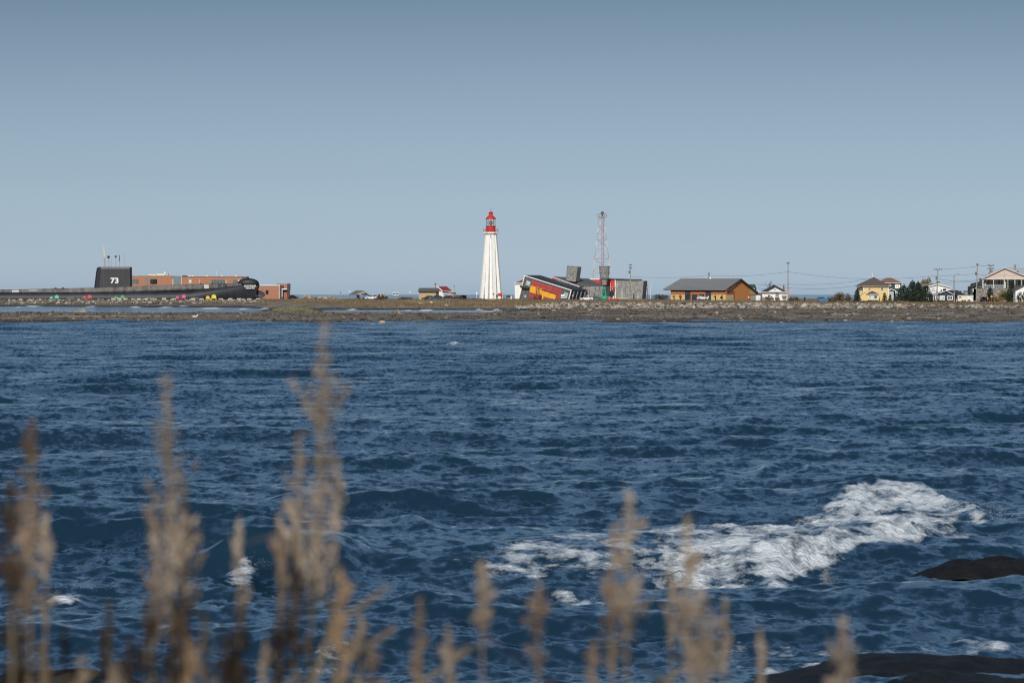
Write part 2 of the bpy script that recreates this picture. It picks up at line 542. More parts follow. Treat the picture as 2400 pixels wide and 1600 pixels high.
# the breaking wave on the right and its trail
breaker([(1880, 1200), (2040, 1172), (2180, 1172), (2420, 1232)], 0.17, 2.0, 2.2, 0.80, 0.26, (0.8, 4.4))
breaker([(1880, 1236), (2050, 1246), (2300, 1262)], 0.12, 1.0, 1.4, 0.72, 0.3, (1.0, 2.6))
breaker([(1670, 1322), (1830, 1316), (1990, 1296), (2240, 1266)], 0.15, 0.7, 1.2, 0.84, 0.2)
breaker([(1440, 1352), (1560, 1372), (1720, 1370), (1890, 1330)], 0.20, 0.6, 1.2, 0.86, 0.22)
foam_poly([(1480, 1262), (1700, 1236), (1900, 1180), (2000, 1150), (2150, 1146), (2350, 1205), (2300, 1262), (2000, 1310), (1800, 1356), (1620, 1384), (1500, 1350)], 0.60, 40)
foam_poly([(1010, 1316), (1300, 1280), (1560, 1262), (1700, 1300), (1560, 1350), (1380, 1345), (1150, 1345)], 0.47, 22)
foam_poly([(1880, 1195), (2000, 1160), (2060, 1170), (1960, 1215)], 0.42, 14)
# curling wave on the left, with its dark face
breaker([(440, 1312), (520, 1318), (640, 1318), (780, 1322), (900, 1326)], 0.27, 0.6, 1.8, 0.0, 0.3)
breaker([(526, 1322), (570, 1328), (630, 1334)], 0.06, 0.7, 0.7, 0.72, 0.45, (0.3, 1.3))
breaker([(700, 1270), (820, 1252), (930, 1258), (1060, 1290)], 0.22, 1.0, 2.0, 0.0, 0.35)
breaker([(95, 1392), (150, 1384), (215, 1392)], 0.08, 0.5, 0.8, 0.72, 0.45)
breaker([(1240, 1426), (1340, 1424), (1460, 1438)], 0.07, 0.5, 0.8, 0.62, 0.45, (0.2, 0.9))
breaker([(880, 1440), (1000, 1436), (1110, 1450), (1260, 1440)], 0.13, 0.5, 1.2, 0.0, 0.3)
breaker([(1740, 1118), (1840, 1106), (1990, 1122)], 0.20, 1.0, 2.2, 0.0, 0.35)
breaker([(690, 1536), (760, 1530), (830, 1526), (900, 1532)], 0.05, 0.4, 0.6, 0.42, 0.35)
breaker([(1740, 1562), (1870, 1554), (1990, 1548)], 0.04, 0.4, 0.5, 0.44, 0.35)
breaker([(2230, 1500), (2300, 1494), (2400, 1490)], 0.05, 0.3, 0.5, 0.48, 0.3)
breaker([(1036, 812), (1065, 810), (1094, 814)], 0.16, 1.8, 3.0, 0.55, 0.4, (3, 6))
breaker([(2020, 1412), (2130, 1408), (2200, 1416)], 0.04, 0.3, 0.6, 0.45, 0.3)
foam_poly([(1850, 1420), (2160, 1400), (2200, 1425), (1900, 1440)], 0.33, 8)
foam_poly([(1880, 1500), (2250, 1495), (2380, 1530), (2000, 1540)], 0.36, 10)
foam_poly([(1640, 1500), (1880, 1490), (1880, 1545), (1650, 1540)], 0.32, 10)
# white water in the channel behind the reef
for a0, a1, b0, am in ((30, 110, 719, 1.0), (118, 196, 715, 1.3), (235, 275, 717, 1.0), (285, 340, 721, 1.1), (330, 350, 718, 1.0),
                       (445, 540, 724, 1.1), (545, 590, 726, 0.9), (598, 640, 725, 1.0), (806, 842, 727, 1.1), (935, 975, 730, 1.1),
                       (970, 1028, 728.5, 1.2), (1110, 1134, 727, 1.0), (1150, 1180, 727, 1.0), (20, 60, 721, .8), (180, 235, 720, .8), (350, 420, 722, .8), (400, 450, 719, .8), (1302, 1338, 730, 1.0), (1382, 1402, 730, 1.0)):
    breaker([(a0, b0), (0.5 * (a0 + a1), b0 - 0.3), (a1, b0)], 0.34, 4.5, 7.0, am * .84, 0.45, (8, 12))
lump *= 0.16 * (fbm(WX / 0.16, WY / 0.45, 4) - 0.40)
dz = dz + lump.astype(np.float32)
tag(grid_mesh('sea', WX + dx, WY + dy, dz, water_material(), attrs={'foam': foam}), kind='structure')
# ------------------------------------------------------------------ placing things on the point
class T:
    """a thing at bearing px0 and distance d; local coordinates in metres from its base"""
    def __init__(s, name, px0, d, label, cat, group=None, sink=0.0):
        s.d, s.px0 = d, px0
        s.X0 = (px0 - 1200) * d / F
        s.g = ground(s.X0, d) - sink
        s.root = empty(name, (s.X0, d, s.g), label, cat, group)
    def pt(s, px, py, y=0.0):
        D = s.d + y
        return Vector(((px - 1200) * D / F - s.X0, y, (HY - py) * D / F + H - s.g))
    def x(s, px, y=0.0): return s.pt(px, 0, y).x
    def z(s, py, y=0.0): return s.pt(0, py, y).z
    def part(s, name, m, mb, smooth=False, parent=None, label=None):
        return mb.build(name, m, parent or s.root, smooth, label)

class Face:
    """a vertical wall plane y = y0 + k (x - xr) of thing t"""
    def __init__(s, t, y0=0.0, k=0.0, pxr=None):
        s.t, s.y0, s.k = t, y0, k
        s.xr = t.x(t.px0 if pxr is None else pxr, y0)
        q = math.hypot(k, 1)
        s.n = Vector((k / q, -1 / q, 0))
    def P(s, px, py, out=0.0):
        y = s.y0
        for _ in range(5):
            y = s.y0 + s.k * (s.t.x(px, y) - s.xr)
        return s.t.pt(px, py, y) + s.n * out
    def plate(s, name, pts, m, o0=0.0, o1=0.06, parent=None, label=None):
        a = [s.P(p, q, o1) for p, q in pts]
        return MB().prism(a, -s.n * (o1 - o0)).build(name, m, parent or s.t.root, label=label)
    def rect(s, name, x0, y0, x1, y1, m, o0=0.0, o1=0.06, parent=None, label=None):
        return s.plate(name, [(x0, y0), (x1, y0), (x1, y1), (x0, y1)], m, o0, o1, parent, label)
    def body(s, name, pts, m, back, label=None):
        a = [s.P(p, q) for p, q in pts]
        return MB().prism(a, Vector(back)).build(name, m, s.t.root, label=label)
    def window(s, q, fm, gm, cols=2, rows=1, fw=0.10, o=0.02, label=None):
        """q: four corners TL TR BR BL in photograph pixels, or a rectangle (x0,y0,x1,y1)"""
        if not isinstance(q[0], tuple):
            x0, y0, x1, y1 = q
            q = [(x0, y0), (x1, y0), (x1, y1), (x0, y1)]
        c = [s.P(a, b) for a, b in q]
        def at(u, v, out):
            return (c[0] * (1 - u) + c[1] * u) * (1 - v) + (c[3] * (1 - u) + c[2] * u) * v + s.n * out
        W = (c[1] - c[0]).length; Hh = (c[3] - c[0]).length
        fu, fv = min(.3, fw / W), min(.3, fw / Hh)
        mb = MB()
        def bar(u0, v0, u1, v1):
            mb.prism([at(u0, v0, o + .07), at(u1, v0, o + .07), at(u1, v1, o + .07), at(u0, v1, o + .07)], -s.n * .07)
        bar(0, 0, 1, fv); bar(0, 1 - fv, 1, 1); bar(0, fv, fu, 1 - fv); bar(1 - fu, fv, 1, 1 - fv)
        for i in range(1, cols):
            u = i / cols; bar(u - fu * .35, fv, u + fu * .35, 1 - fv)
        w_ = mb.build('window', fm, s.t.root, label=label)
        for i in range(cols):
            for j in range(rows):
                u0 = fu + (1 - 2 * fu) * i / cols; u1 = fu + (1 - 2 * fu) * (i + 1) / cols
                v0 = fv + (1 - 2 * fv) * j / rows; v1 = fv + (1 - 2 * fv) * (j + 1) / rows
                MB().prism([at(u0, v0, o + .03), at(u1, v0, o + .03), at(u1, v1, o + .03), at(u0, v1, o + .03)], -s.n * .02).build('pane', gm, w_)
        return w_

def text_mesh(txt, height, m, name, parent, loc, yaw=0.0, width=None, shear=0.0, bold=0.0, depth=0.02, roll=0.0):
    cu = bpy.data.curves.new('lettering', 'FONT')
    cu.body = txt; cu.size = 1; cu.extrude = 0.02; cu.offset = bold; cu.align_x = 'CENTER'; cu.shear = shear
    tmp = bpy.data.objects.new('lettering_tmp', cu)
    COL.objects.link(tmp)
    dg = bpy.context.evaluated_depsgraph_get()
    me = bpy.data.meshes.new_from_object(tmp.evaluated_get(dg))
    bpy.data.objects.remove(tmp); bpy.data.curves.remove(cu)
    co = np.empty(len(me.vertices) * 3, np.float32); me.vertices.foreach_get('co', co); co = co.reshape(-1, 3)
    mn, mxx = co.min(0), co.max(0)
    sy = height / (mxx[1] - mn[1]); sx = sy if width is None else width / (mxx[0] - mn[0])
    co2 = np.stack([(co[:, 0] - (mn[0] + mxx[0]) / 2) * sx, -co[:, 2] * depth / 0.02, (co[:, 1] - mn[1]) * sy], -1)
    me.vertices.foreach_set('co', co2.astype(np.float32).ravel())
    me.materials.clear(); me.materials.append(m)
    me.update()
    o = bpy.data.objects.new(name, me)
    COL.objects.link(o)
    o.parent = parent; o.location = loc; o.rotation_euler = (0, roll, yaw)
    return o

# paints and surfaces
WHITE = mat('white_paint', (0.78, 0.77, 0.73), 0.55, 0.05, 0.6)
CREAMW = mat('cream_paint', (0.66, 0.63, 0.50), 0.6, 0.06, 0.8)
RED = mat('red_paint', (0.50, 0.035, 0.030), 0.45, 0.10, 0.8)
DRED = mat('dark_red_paint', (0.26, 0.025, 0.028), 0.5, 0.12, 0.8)
GLASS = mat('window_glass', (0.020, 0.026, 0.034), 0.08, 0.1, 1, spec=0.8)
GLASSG = mat('pale_window_glass', (0.30, 0.38, 0.36), 0.12, 0.3, 1.3, spec=0.8, col2=(0.48, 0.55, 0.52))
DARK = mat('dark_metal', (0.028, 0.030, 0.034), 0.55, 0.2, 1.5)
GREYM = mat('grey_metal', (0.22, 0.23, 0.23), 0.5, 0.15, 1.5)
POLEW = mat('weathered_pole_wood', (0.30, 0.26, 0.20), 0.8, 0.2, 1.0, stretch=(3, 3, .3))
BRICK = mat('orange_brick', (0.36, 0.165, 0.098), 0.8, 0.14, 0.9, 0.3, stretch=(1, 1, 6))
CONC = mat('pale_concrete', (0.46, 0.44, 0.37), 0.85, 0.14, 2.0, 0.3)
SHING = mat('grey_shingle', (0.235, 0.23, 0.215), 0.85, 0.38, 1.6, 0.5)
DSHING = mat('dark_grey_cladding', (0.088, 0.090, 0.087), 0.8, 0.28, 1.2, 0.3, stretch=(2, 2, .5))
DROOF = mat('dark_roofing', (0.038, 0.040, 0.044), 0.8, 0.15, 1.2, 0.2)
GROOF = mat('grey_roofing', (0.105, 0.102, 0.095), 0.8, 0.12, 1.5, 0.2)
RUBBER = mat('tyre_rubber', (0.018, 0.018, 0.018), 0.8, 0.1, 3)
LAMPW = mat('lamp_glass', (0.7, 0.68, 0.62), 0.2, 0.05, 3)

# ------------------------------------------------------------------ lighthouse
t = T('lighthouse', 1150.3, 1276, 'tall white buttressed lighthouse with a red lantern room and red dome', 'lighthouse')
LX = lambda px: t.x(px)
core = MB().lathe([(2.45, -0.3), (2.2, t.z(600)), (1.9, t.z(556))], 8, rot=math.pi / 8)
t.part('tower_shaft', WHITE, core)
zt, zb = t.z(550), -0.3
z_hi, z_t1, z_t0 = t.z(624), t.z(662), t.z(668)
def bout(z):                       # outer edge of a buttress at height z
    f = (z - zb) / (zt - zb)
    return 4.38 * (1 - f) + 2.28 * f
def binn(z):
    f = (z - zb) / (zt - zb)
    return 2.35 * (1 - f) + 1.85 * f - 0.25
for i in range(8):
    a = math.pi / 8 + i * math.pi / 4
    ca, sa = math.cos(a), math.sin(a)
    hw = 0.60
    def R(r, z, s): return Vector((r * ca - s * sa, r * sa + s * ca, z))
    mb = MB()
    leg = lambda z: bout(z) - 1.15
    arch = lambda zz0, zz1: [(leg(zz0), zz0), (leg(zz1) - 0.05, zz1 - 0.9), ((leg(zz1) + binn(zz1)) / 2 + .1, zz1), (binn(zz1) + .3, zz1 - 0.6)]
    # outer leg, solid upper web, the tie between the two openings
    mb.prism([R(r, z, -hw) for r, z in ((leg(zb), zb), (bout(zb), zb), (bout(zt), zt), (binn(zt), zt), (binn(z_hi), z_hi), (leg(z_hi) - .3, z_hi - .2), (leg(z_hi - 1), z_hi - 1))], R(0, 0, hw) * 2 - R(0, 0, 0) * 2)
    mb.prism([R(r, z, -hw + .03) for r, z in ((binn(z_t0), z_t0), (leg(z_t0) + .2, z_t0 - .9), (leg(z_t1) + .2, z_t1), (binn(z_t1), z_t1))], (R(0, 0, hw) * 2 - R(0, 0, 0) * 2) * 0.94)
    t.part('buttress', WHITE, mb)
    br = MB().prism([R(r, z, -.30) for r, z in ((1.7, t.z(553)), (2.35, t.z(550)), (2.95, t.z(548.2)), (1.7, t.z(548.2)))], R(0, 0, .3) * 2 - R(0, 0, 0) * 2)
    t.part('bracket', WHITE, br)
t.part('gallery', WHITE, MB().lathe([(2.55, t.z(548.2)), (2.95, t.z(547)), (2.98, t.z(544)), (2.6, t.z(543.9))], 8, rot=math.pi / 8))
rl = MB()
for i in range(16):
    a = i * math.pi / 8
    rl.tube((2.72 * math.cos(a), 2.72 * math.sin(a), t.z(544)), (2.72 * math.cos(a), 2.72 * math.sin(a), t.z(537)), 0.05, n=4)
    b = a + math.pi / 8
    for zz in (537, 540.4):
        rl.tube((2.72 * math.cos(a), 2.72 * math.sin(a), t.z(zz)), (2.72 * math.cos(b), 2.72 * math.sin(b), t.z(zz)), 0.05, n=4)
t.part('gallery_railing', RED, rl)
base = t.part('lantern_base', RED, MB().lathe([(1.75, t.z(543.9)), (1.75, t.z(531.5)), (1.95, t.z(531)), (1.95, t.z(530))], 16))
t.part('lantern_sill', DRED, MB().lathe([(1.88, t.z(530)), (1.88, t.z(529.4))], 16))
gm = MB()
for i in range(10):
    a = i * math.pi / 5 + .3
    gm.tube((1.70 * math.cos(a), 1.70 * math.sin(a), t.z(529.4)), (1.70 * math.cos(a), 1.70 * math.sin(a), t.z(513.5)), 0.075, n=4)
    b = a + math.pi / 5
    for zz in (521.5,):
        gm.tube((1.70 * math.cos(a), 1.70 * math.sin(a), t.z(zz)), (1.70 * math.cos(b), 1.70 * math.sin(b), t.z(zz)), 0.05, n=4)
t.part('lantern_bar', mat('lantern_bars', (0.30, 0.17, 0.15), .5, .2, 2), gm)
lg = bpy.data.materials.new('lantern_glass'); lg.use_nodes = True
_n = lg.node_tree.nodes; _l = lg.node_tree.links
_tr = _n.new('ShaderNodeBsdfTransparent'); _gl = _n.new('ShaderNodeBsdfGlossy'); _gl.inputs['Roughness'].default_value = .03; _mx = _n.new('ShaderNodeMixShader'); _mx.inputs[0].default_value = .16
_l.new(_tr.outputs[0], _mx.inputs[1]); _l.new(_gl.outputs[0], _mx.inputs[2]); _l.new(_mx.outputs[0], _n['Material Output'].inputs[0])
gl = MB()
for i in range(10):
    a = i * math.pi / 5 + .3; b = a + math.pi / 5
    gl.add([(1.66 * math.cos(q), 1.66 * math.sin(q), zz) for q, zz in ((a, t.z(529.4)), (b, t.z(529.4)), (b, t.z(513.5)), (a, t.z(513.5)))], [(0, 1, 2, 3)])
t.part('lantern_glazing', lg, gl)
t.part('lens', mat('lens_glass', (0.10, 0.16, 0.11), .15, .4, 2.5, spec=.9), MB().ball((0, 0, t.z(522.5)), 0.68, 12, 8, 1.35), True)
t.part('lens_pedestal', DARK, MB().lathe([(.35, t.z(529.6)), (.35, t.z(528))], 8))
t.part('dome_roof', RED, MB().lathe([(1.98, t.z(513.7)), (1.98, t.z(513)), (1.72, t.z(510.5)), (1.25, t.z(507.2)), (.80, t.z(505.4)), (.72, t.z(504.5)), (.76, t.z(499.5)), (.86, t.z(499)), (.62, t.z(497)), (.18, t.z(495.6)), (.05, t.z(495))], 16), True)
t.part('weather_vane', DRED, MB().tube((0, 0, t.z(495.3)), (0, 0, t.z(489)), .05, .03, 5).prism([(0, -.02, t.z(490.8)), (.42, -.02, t.z(490.1)), (.42, -.02, t.z(489.2)), (0, -.02, t.z(489.8))], (0, .04, 0)))

# little things at its foot
t = T('entrance_hut', 1172, 1268, 'small red roofed entrance hut at the right foot of the lighthouse', 'hut')
f = Face(t)
f.body('wall', [(1167, 700), (1167, 690), (1172, 687), (1178, 690), (1178, 700)], WHITE, (0, 2.6, 0))
t.part('roof', RED, MB().prism([t.pt(1164.5, 692, -.5), t.pt(1168.5, 686.6, -.5), t.pt(1177.5, 686.6, -.5), t.pt(1179.5, 692, -.5)], (0, 3.4, 0)))
f.rect('door', 1173.5, 691.5, 1177, 700, RED, 0, .06)
f.rect('sign_plate', 1177.5, 689.5, 1179.2, 691.5, WHITE, .55, .62)
t = T('barrier_post', 1157.8, 1262, 'thin red and white barrier post in front of the lighthouse', 'post')
t.part('post', WHITE, MB().tube((0, 0, 0), (0, 0, t.z(691)), .12))
t.part('cap', RED, MB().box(-.45, .1, -.05, .05, t.z(692), t.z(687)))
t = T('white_sign_post', 1117.5, 1262, 'white post with a small white panel left of the lighthouse base', 'sign post')
t.part('post', WHITE, MB().tube((0, 0, 0), (0, 0, t.z(686)), .09))
t.part('panel', WHITE, MB().box(-.28, .28, -.06, .06, t.z(688.5), t.z(685)))
t = T('information_board', 1192.5, 1255, 'dark information board between the lighthouse and the museum', 'information board')
t.part('panel', DARK, MB().box(t.x(1187), t.x(1199), -.08, .08, t.z(697), t.z(692)))
for q in (1188, 1198): t.part('leg', DARK, MB().tube((t.x(q), 0, 0), (t.x(q), 0, t.z(697)), .08))
t = T('white_bollard', 1198.3, 1248, 'stout white bollard right of the dark information board', 'bollard')
t.part('shaft', WHITE, MB().lathe([(.30, 0), (.30, t.z(694)), (.18, t.z(692.8))], 8)); t.part('cap', GREYM, MB().lathe([(.32, t.z(694)), (.32, t.z(693.4))], 8))

# ------------------------------------------------------------------ white house with red roof behind the museum
t = T('white_house', 1225, 1320, 'white house with a red hipped roof half hidden behind the tilted building', 'house')
f = Face(t)
f.body('wall', [(1206.5, 702), (1206.5, 663), (1262, 663), (1262, 702)], WHITE, (0, 8, 0))
mb = MB()
a, b, c, d_ = t.pt(1205, 663, -.6), t.pt(1264, 663, -.6), t.pt(1264, 663, 8.6), t.pt(1205, 663, 8.6)
p, q = t.pt(1225, 655.5, 4), t.pt(1246, 655.5, 4)
mb.add([a, b, c, d_, p, q], [(0, 1, 5, 4), (1, 2, 5), (2, 3, 4, 5), (3, 0, 4), (3, 2, 1, 0)])
t.part('roof', mat('red_roofing', (0.27, 0.040, 0.032), .7, .12, 1.2), mb)
t.part('eaves_trim', WHITE, MB().box(t.x(1204.6), t.x(1264), -.68, -.60, t.z(664.6), t.z(662.7)))
f.window((1248, 670, 1254, 682), WHITE, GLASS, 2)

# ------------------------------------------------------------------ tilted museum building
t = T('tilted_museum', 1278, 1225, 'grey building tilted like a sinking ship, red front panels crossed by a yellow band', 'museum')
K = -0.42
f = Face(t, 0, K, 1340)
E = Vector((5.6, 14.0, 0))
roofl = lambda px: 645.2 + (px - 1229.8) * (34.6 / 110.4)          # line of the sloping roof edge
SX = -0.25                                                       # lean of the verticals (px per px)
def ln(px, k):                                                     # pixel k rows down from the roof edge along the leaning wall
    return (px + SX * k, roofl(px) + k)
f.body('wall', [ln(1231, 1.5), ln(1339.5, 1.5), (1332.5, 706), (1215, 706)], DSHING, E)
r0 = [f.P(*ln(1229.3, -.6), .35), f.P(*ln(1341, -.6), .35)]
t.part('roof', DROOF, MB().slab([r0[0], r0[1], r0[1] + E * 1.06, r0[0] + E * 1.06], .35))
f.plate('fascia', [ln(1229, -.6), ln(1341, -.6), ln(1341, 1.5), ln(1229, 1.5)], WHITE, .36, .50)
f.plate('edge_trim', [ln(1229.6, 1.5), ln(1231.3, 1.5), ln(1231.3, 20), ln(1229.6, 20)], WHITE, .02, .40)
f.plate('edge_trim', [ln(1338.6, 1.5), ln(1340.6, 1.5), (1334.4, 703.5), (1332.3, 703.5)], WHITE, .02, .40)
REDP = mat('red_cladding', (0.37, 0.060, 0.055), .6, .08, .7, rnd=.07)
# red panels laid in four courses with open joints; lower course stops at the ground
for row, (k0, k1) in enumerate(((5.0, 12.2), (12.6, 20.0), (20.4, 28.0), (28.4, 36.0), (36.4, 44))):
    n_ = 5
    off = 0.5 if row % 2 else 0.0
    edges = [1249.5] + [1249.5 + (i + off + (.5 if not off else 0.0)) * 69 / n_ for i in range(n_ + 1)] + [1319]
    edges = sorted(set(min(1319, max(1249.5, e)) for e in edges))
    for a, b in zip(edges[:-1], edges[1:]):
        if b - a < 1: continue
        pts = [ln(a + .22, k0), ln(b - .22, k0), ln(b - .22, k1), ln(a + .22, k1)]
        if min(p_[1] for p_ in pts) > 703: continue
        f.plate('panel', pts, REDP, .02, .16)
YEL = mat('yellow_cladding', (0.72, 0.37, 0.025), .55, .05, .7, rnd=.03)
for q in (([(1244.6, 669), (1256.6, 672.6), (1253.6, 687.5), (1241.6, 683.8)]), ([(1257.0, 672.7), (1271, 676.5), (1270.0, 690.8), (1254.0, 687.6)]),
          ([(1271.4, 680.7), (1288, 685.8), (1285, 697.8), (1270.4, 693.2)]), ([(1288.4, 685.9), (1304.3, 691), (1301.5, 701.3), (1285.4, 697.9)])):
    f.plate('yellow_panel', q, YEL, .17, .27)
f.plate('yellow_post', [(1272, 690), (1275.5, 691), (1273.8, 703), (1270.3, 703)], YEL, .28, .40)
f.plate('dark_rail', [(1264, 676.0), (1303.5, 688.4), (1303.4, 689.2), (1263.9, 676.8)], DARK, .30, .42)
for a in (1264.6, 1276, 1290, 1302):
    f.plate('rail_post', [(a, 676.4 + (a - 1264) * .314), (a + .7, 676.5 + (a - 1264) * .314), (a, 681 + (a - 1264) * .314), (a - .7, 681 + (a - 1264) * .314)], DARK, .28, .40)
f.window([ln(1236, 9.5), ln(1247, 9.5), (1241.0, 671), (1231, 667)], GREYM, GLASSG, 2, 2)
f.plate('balcony', [(1220.5, 668.5), (1241, 674.5), (1240.4, 677.2), (1223, 675)], DARK, .05, 1.1)
for k in (1222, 1229, 1237):
    f.plate('wall_batten', [(k + .9, 677), (k + 1.7, 677), (k - 5.3, 704), (k - 6.1, 704)], GREYM, .0, .12)
for k in (1236.0, 1246.4):
    f.plate('wall_batten', [ln(k, 3), ln(k + .8, 3), ln(k + .8, 28), ln(k, 28)], GREYM, .0, .12)
f.window((1228, 691, 1234, 697.5), GREYM, GLASSG, 1)
f.window([(1322.5, 683.5), (1332, 687), (1329, 699), (1318.5, 698)], GREYM, GLASSG, 2, 2)
f.plate('notice', [(1315.6, 690), (1324, 690.2), (1323.8, 699), (1315.4, 698.6)], WHITE, .3, .38)
f.plate('notice_print', [(1316.2, 694.4), (1323.4, 694.6), (1323.3, 697.4), (1316.1, 697.2)], mat('blue_print', (.10, .24, .50), .5, .2, 2), .385, .40)
f2 = Face(t, 0, E.y / E.x, 1340.5)
for a in (1345, 1353.5, 1362, 1371):
    f2.plate('wall_slat', [(a, 683), (a + 1.3, 683), (a - 3.2, 700), (a - 4.6, 700)], mat('pale_slats', (.26, .265, .27), .6, .3, 2), .0, .22)
    f2.plate('slat_notch', [(a - 2.2, 692), (a - .9, 692), (a - 1.3, 693.4), (a - 2.6, 693.4)], DSHING, .23, .27)
f2.rect('sign_plate', 1338.9, 691, 1342.6, 695, WHITE, .3, .4)
# second wing
f3 = Face(t, 15.0, -0.30, 1358)
E2 = Vector((6.5, 18.0, 0))
top3 = lambda px: 648.4 + (px - 1296.3) * (22.3 / 62.0)
f3.body('rear_wing_wall', [(1296, 652), (1358.5, 671.5), (1349, 706), (1288, 706)], SHING, E2)
mb = MB()
A, B = f3.P(1295, 647.5, .3), f3.P(1360, 670.4, .3)
Cc, Dd = t.pt(1413.8, 670.2, 20.0), t.pt(1380.5, 653.0, 34)
mb.slab([A, B, Cc, Dd], .35)
t.part('rear_roof', GROOF, mb)
f3.plate('rear_fascia', [(1295.2, 647.8), (1359.4, 670.6), (1358.2, 673), (1294.4, 650.2)], mat('pale_grey_trim', (.50, .50, .50), .6, .06, 1), .32, .46)
f3.plate('red_end_panel', [(1295.2, 649.8), (1306, 653.6), (1305, 657), (1293.5, 654)], RED, .06, .2)
f4 = Face(t, 15.4, 0.12, 1359)
f4.body('shingle_wall', [(1358.5, 671), (1413, 671), (1409, 706), (1376, 706), (1352, 706)], SHING, (3, 9, 0))
for a in (1372.5, 1395.5, 1405):
    f4.plate('corner_batten', [(a, 672), (a + .9, 672), (a - 3.4, 704), (a - 4.3, 704)], DARK, .0, .07)
# leaning lantern box
mb = MB()
lb = [t.pt(1326.8, 657, 16), t.pt(1349.2, 660.2, 16), t.pt(1353.6, 626.5, 16), t.pt(1329.6, 623.3, 16)]
mb.prism(lb, (1.5, 4.0, 0.2))
t.part('roof_box', SHING, mb)
bm_ = MB()
for a, b in ((0, 1), (1, 2), (2, 3), (3, 0), (0, 2), (1, 3)):
    bm_.tube(lb[a] + Vector((0, -.1, 0)), lb[b] + Vector((0, -.1, 0)), .11 if abs(a - b) != 2 else .06, n=4)
m1, m2 = (lb[0] + lb[3]) / 2, (lb[1] + lb[2]) / 2
bm_.tube(m1 + Vector((0, -.1, 0)), m2 + Vector((0, -.1, 0)), .05, n=4)
t.part('roof_box_frame', GREYM, bm_)
cr = MB()
cr.prism([lb[3] + Vector((.2, .5, .0)), lb[2] + Vector((-.2, .5, 0)), lb[2] + Vector((-.2, .5, .35)), lb[3] + Vector((.2, .5, .35))], (.6, 2.6, 0))
t.part('roof_box_rim', mat('pale_lattice', (.36, .37, .37), .7, .4, 6), cr)

t = T('museum_entrance_block', 1450, 1266, 'upright museum block of grey shingles beside red panels, with a flared shingle turret', 'museum')
f = Face(t, 0, -0.06, 1450)
f.body('shingle_wall', [(1443.5, 655.5), (1508.8, 658), (1504, 707), (1443.5, 707)], SHING, (2, 16, 0))
t.part('roof', DROOF, MB().slab([f.P(1421, 653.4, .4), f.P(1503, 655.2, .4), f.P(1503, 655.2, .4) + Vector((1, 16, .2)), f.P(1421, 653.4, .4) + Vector((1, 16, .2))], .3))
for a in (1466, 1488): f.plate('wall_seam', [(a, 658), (a + .5, 658), (a + .1, 703), (a - .4, 703)], DSHING, .0, .05)
f.body('red_wall', [(1383, 655), (1443.2, 655), (1443.2, 707), (1383, 707)], DRED, (0, 14, 0))
f.rect('coping', 1382.2, 653.0, 1404.5, 655.2, WHITE, .0, .25)
f.rect('coping', 1419, 654.2, 1444.5, 655.6, WHITE, .0, .25)
f.plate('red_panel', [(1384, 655.6), (1405, 655.6), (1405, 664), (1396, 664)], RED, .02, .12)
f.window((1388, 658.0, 1400, 663.5), WHITE, GLASSG, 2)
for a, b in ((1419.5, 1426), (1426.3, 1433.2), (1433.5, 1440.6)):
    f.rect('red_panel', a, 656.2, b, 671.0, RED, .02, .14)
f.rect('corner_trim', 1441, 655.6, 1443, 707, WHITE, .02, .3)
f.rect('ledge', 1418, 671.2, 1442.6, 673.0, mat('salmon_trim', (.45, .20, .17), .6, .1, 1), .02, .4)
f.rect('red_band', 1421.5, 673.2, 1442.0, 682, DRED, .02, .3)
f.rect('post', 1430.2, 662, 1430.9, 682, WHITE, .32, .42)
for a in (1424.6, 1435.8): f.rect('spotlight', a - .8, 676, a + .8, 678, WHITE, .32, .52)
f.rect('rear_glazing', 1418, 682.2, 1441, 701, mat('green_black_glass', (.012, .03, .028), .15, .4, 1, spec=.7), .02, .1)
for a in (1421.5, 1425.5, 1429.5, 1433.5, 1437.5): f.rect('glazing_bar', a, 682.2, a + .5, 701, DARK, .1, .18)
f.rect('door', 1483.6, 688, 1486.6, 700.5, GLASS, .02, .08)
f.rect('wall_lamp', 1494.5, 691, 1496, 702, mat('pale_lamp', (.6, .6, .58), .4, .05, 2), .1, .3)
f.rect('wall_lamp', 1457, 680, 1458.6, 700, mat('pale_lamp', (.6, .6, .58)), .1, .3)
f.plate('flag_strip', [(1446.2, 663), (1447.4, 663), (1446.4, 672), (1445.2, 672)], WHITE, .1, .16)
f.rect('low_wall', 1444.5, 697.5, 1475, 704, mat('sand_stone', (.42, .36, .26), .9, .2, 1.2), .1, .8)
# flared turret
cx, cy = t.x(1416.5, -4), -4
R0, R1 = 6.0 * .153, 12.8 * .153
mb = MB().lathe([(R0 * 1.05, t.z(668)), (R0 * 1.25, t.z(656)), (R1 * .80, t.z(653)), (R1 * .90, t.z(640)), (R1, t.z(624.5)), (R1 * .98, t.z(623.5))], 16, (cx, cy, 0))
t.part('turret', SHING, mb)
fr = MB()
for i in range(16):
    a0 = -math.pi * .98 + i * math.pi * .125; a1 = a0 + math.pi * .125
    if i % 2 == 0:
        for (za, ra, zb_, rb) in ((653, .82, 639, .92), (639, .92, 625, 1.0)):
            for (s0, s1) in ((a0, a1 + math.pi * .125), (a1 + math.pi * .125, a0)):
                fr.tube((cx + R1 * (ra + .03) * math.cos(s0), cy + R1 * (ra + .03) * math.sin(s0), t.z(za)), (cx + R1 * (rb + .03) * math.cos(s1), cy + R1 * (rb + .03) * math.sin(s1), t.z(zb_)), .06, n=4)
    for zz, rr in ((653, .83), (639, .93), (625, 1.02)):
        fr.tube((cx + R1 * rr * math.cos(a0), cy + R1 * rr * math.sin(a0), t.z(zz)), (cx + R1 * rr * math.cos(a1), cy + R1 * rr * math.sin(a1), t.z(zz)), .07, n=4)
t.part('turret_frame', GREYM, fr)
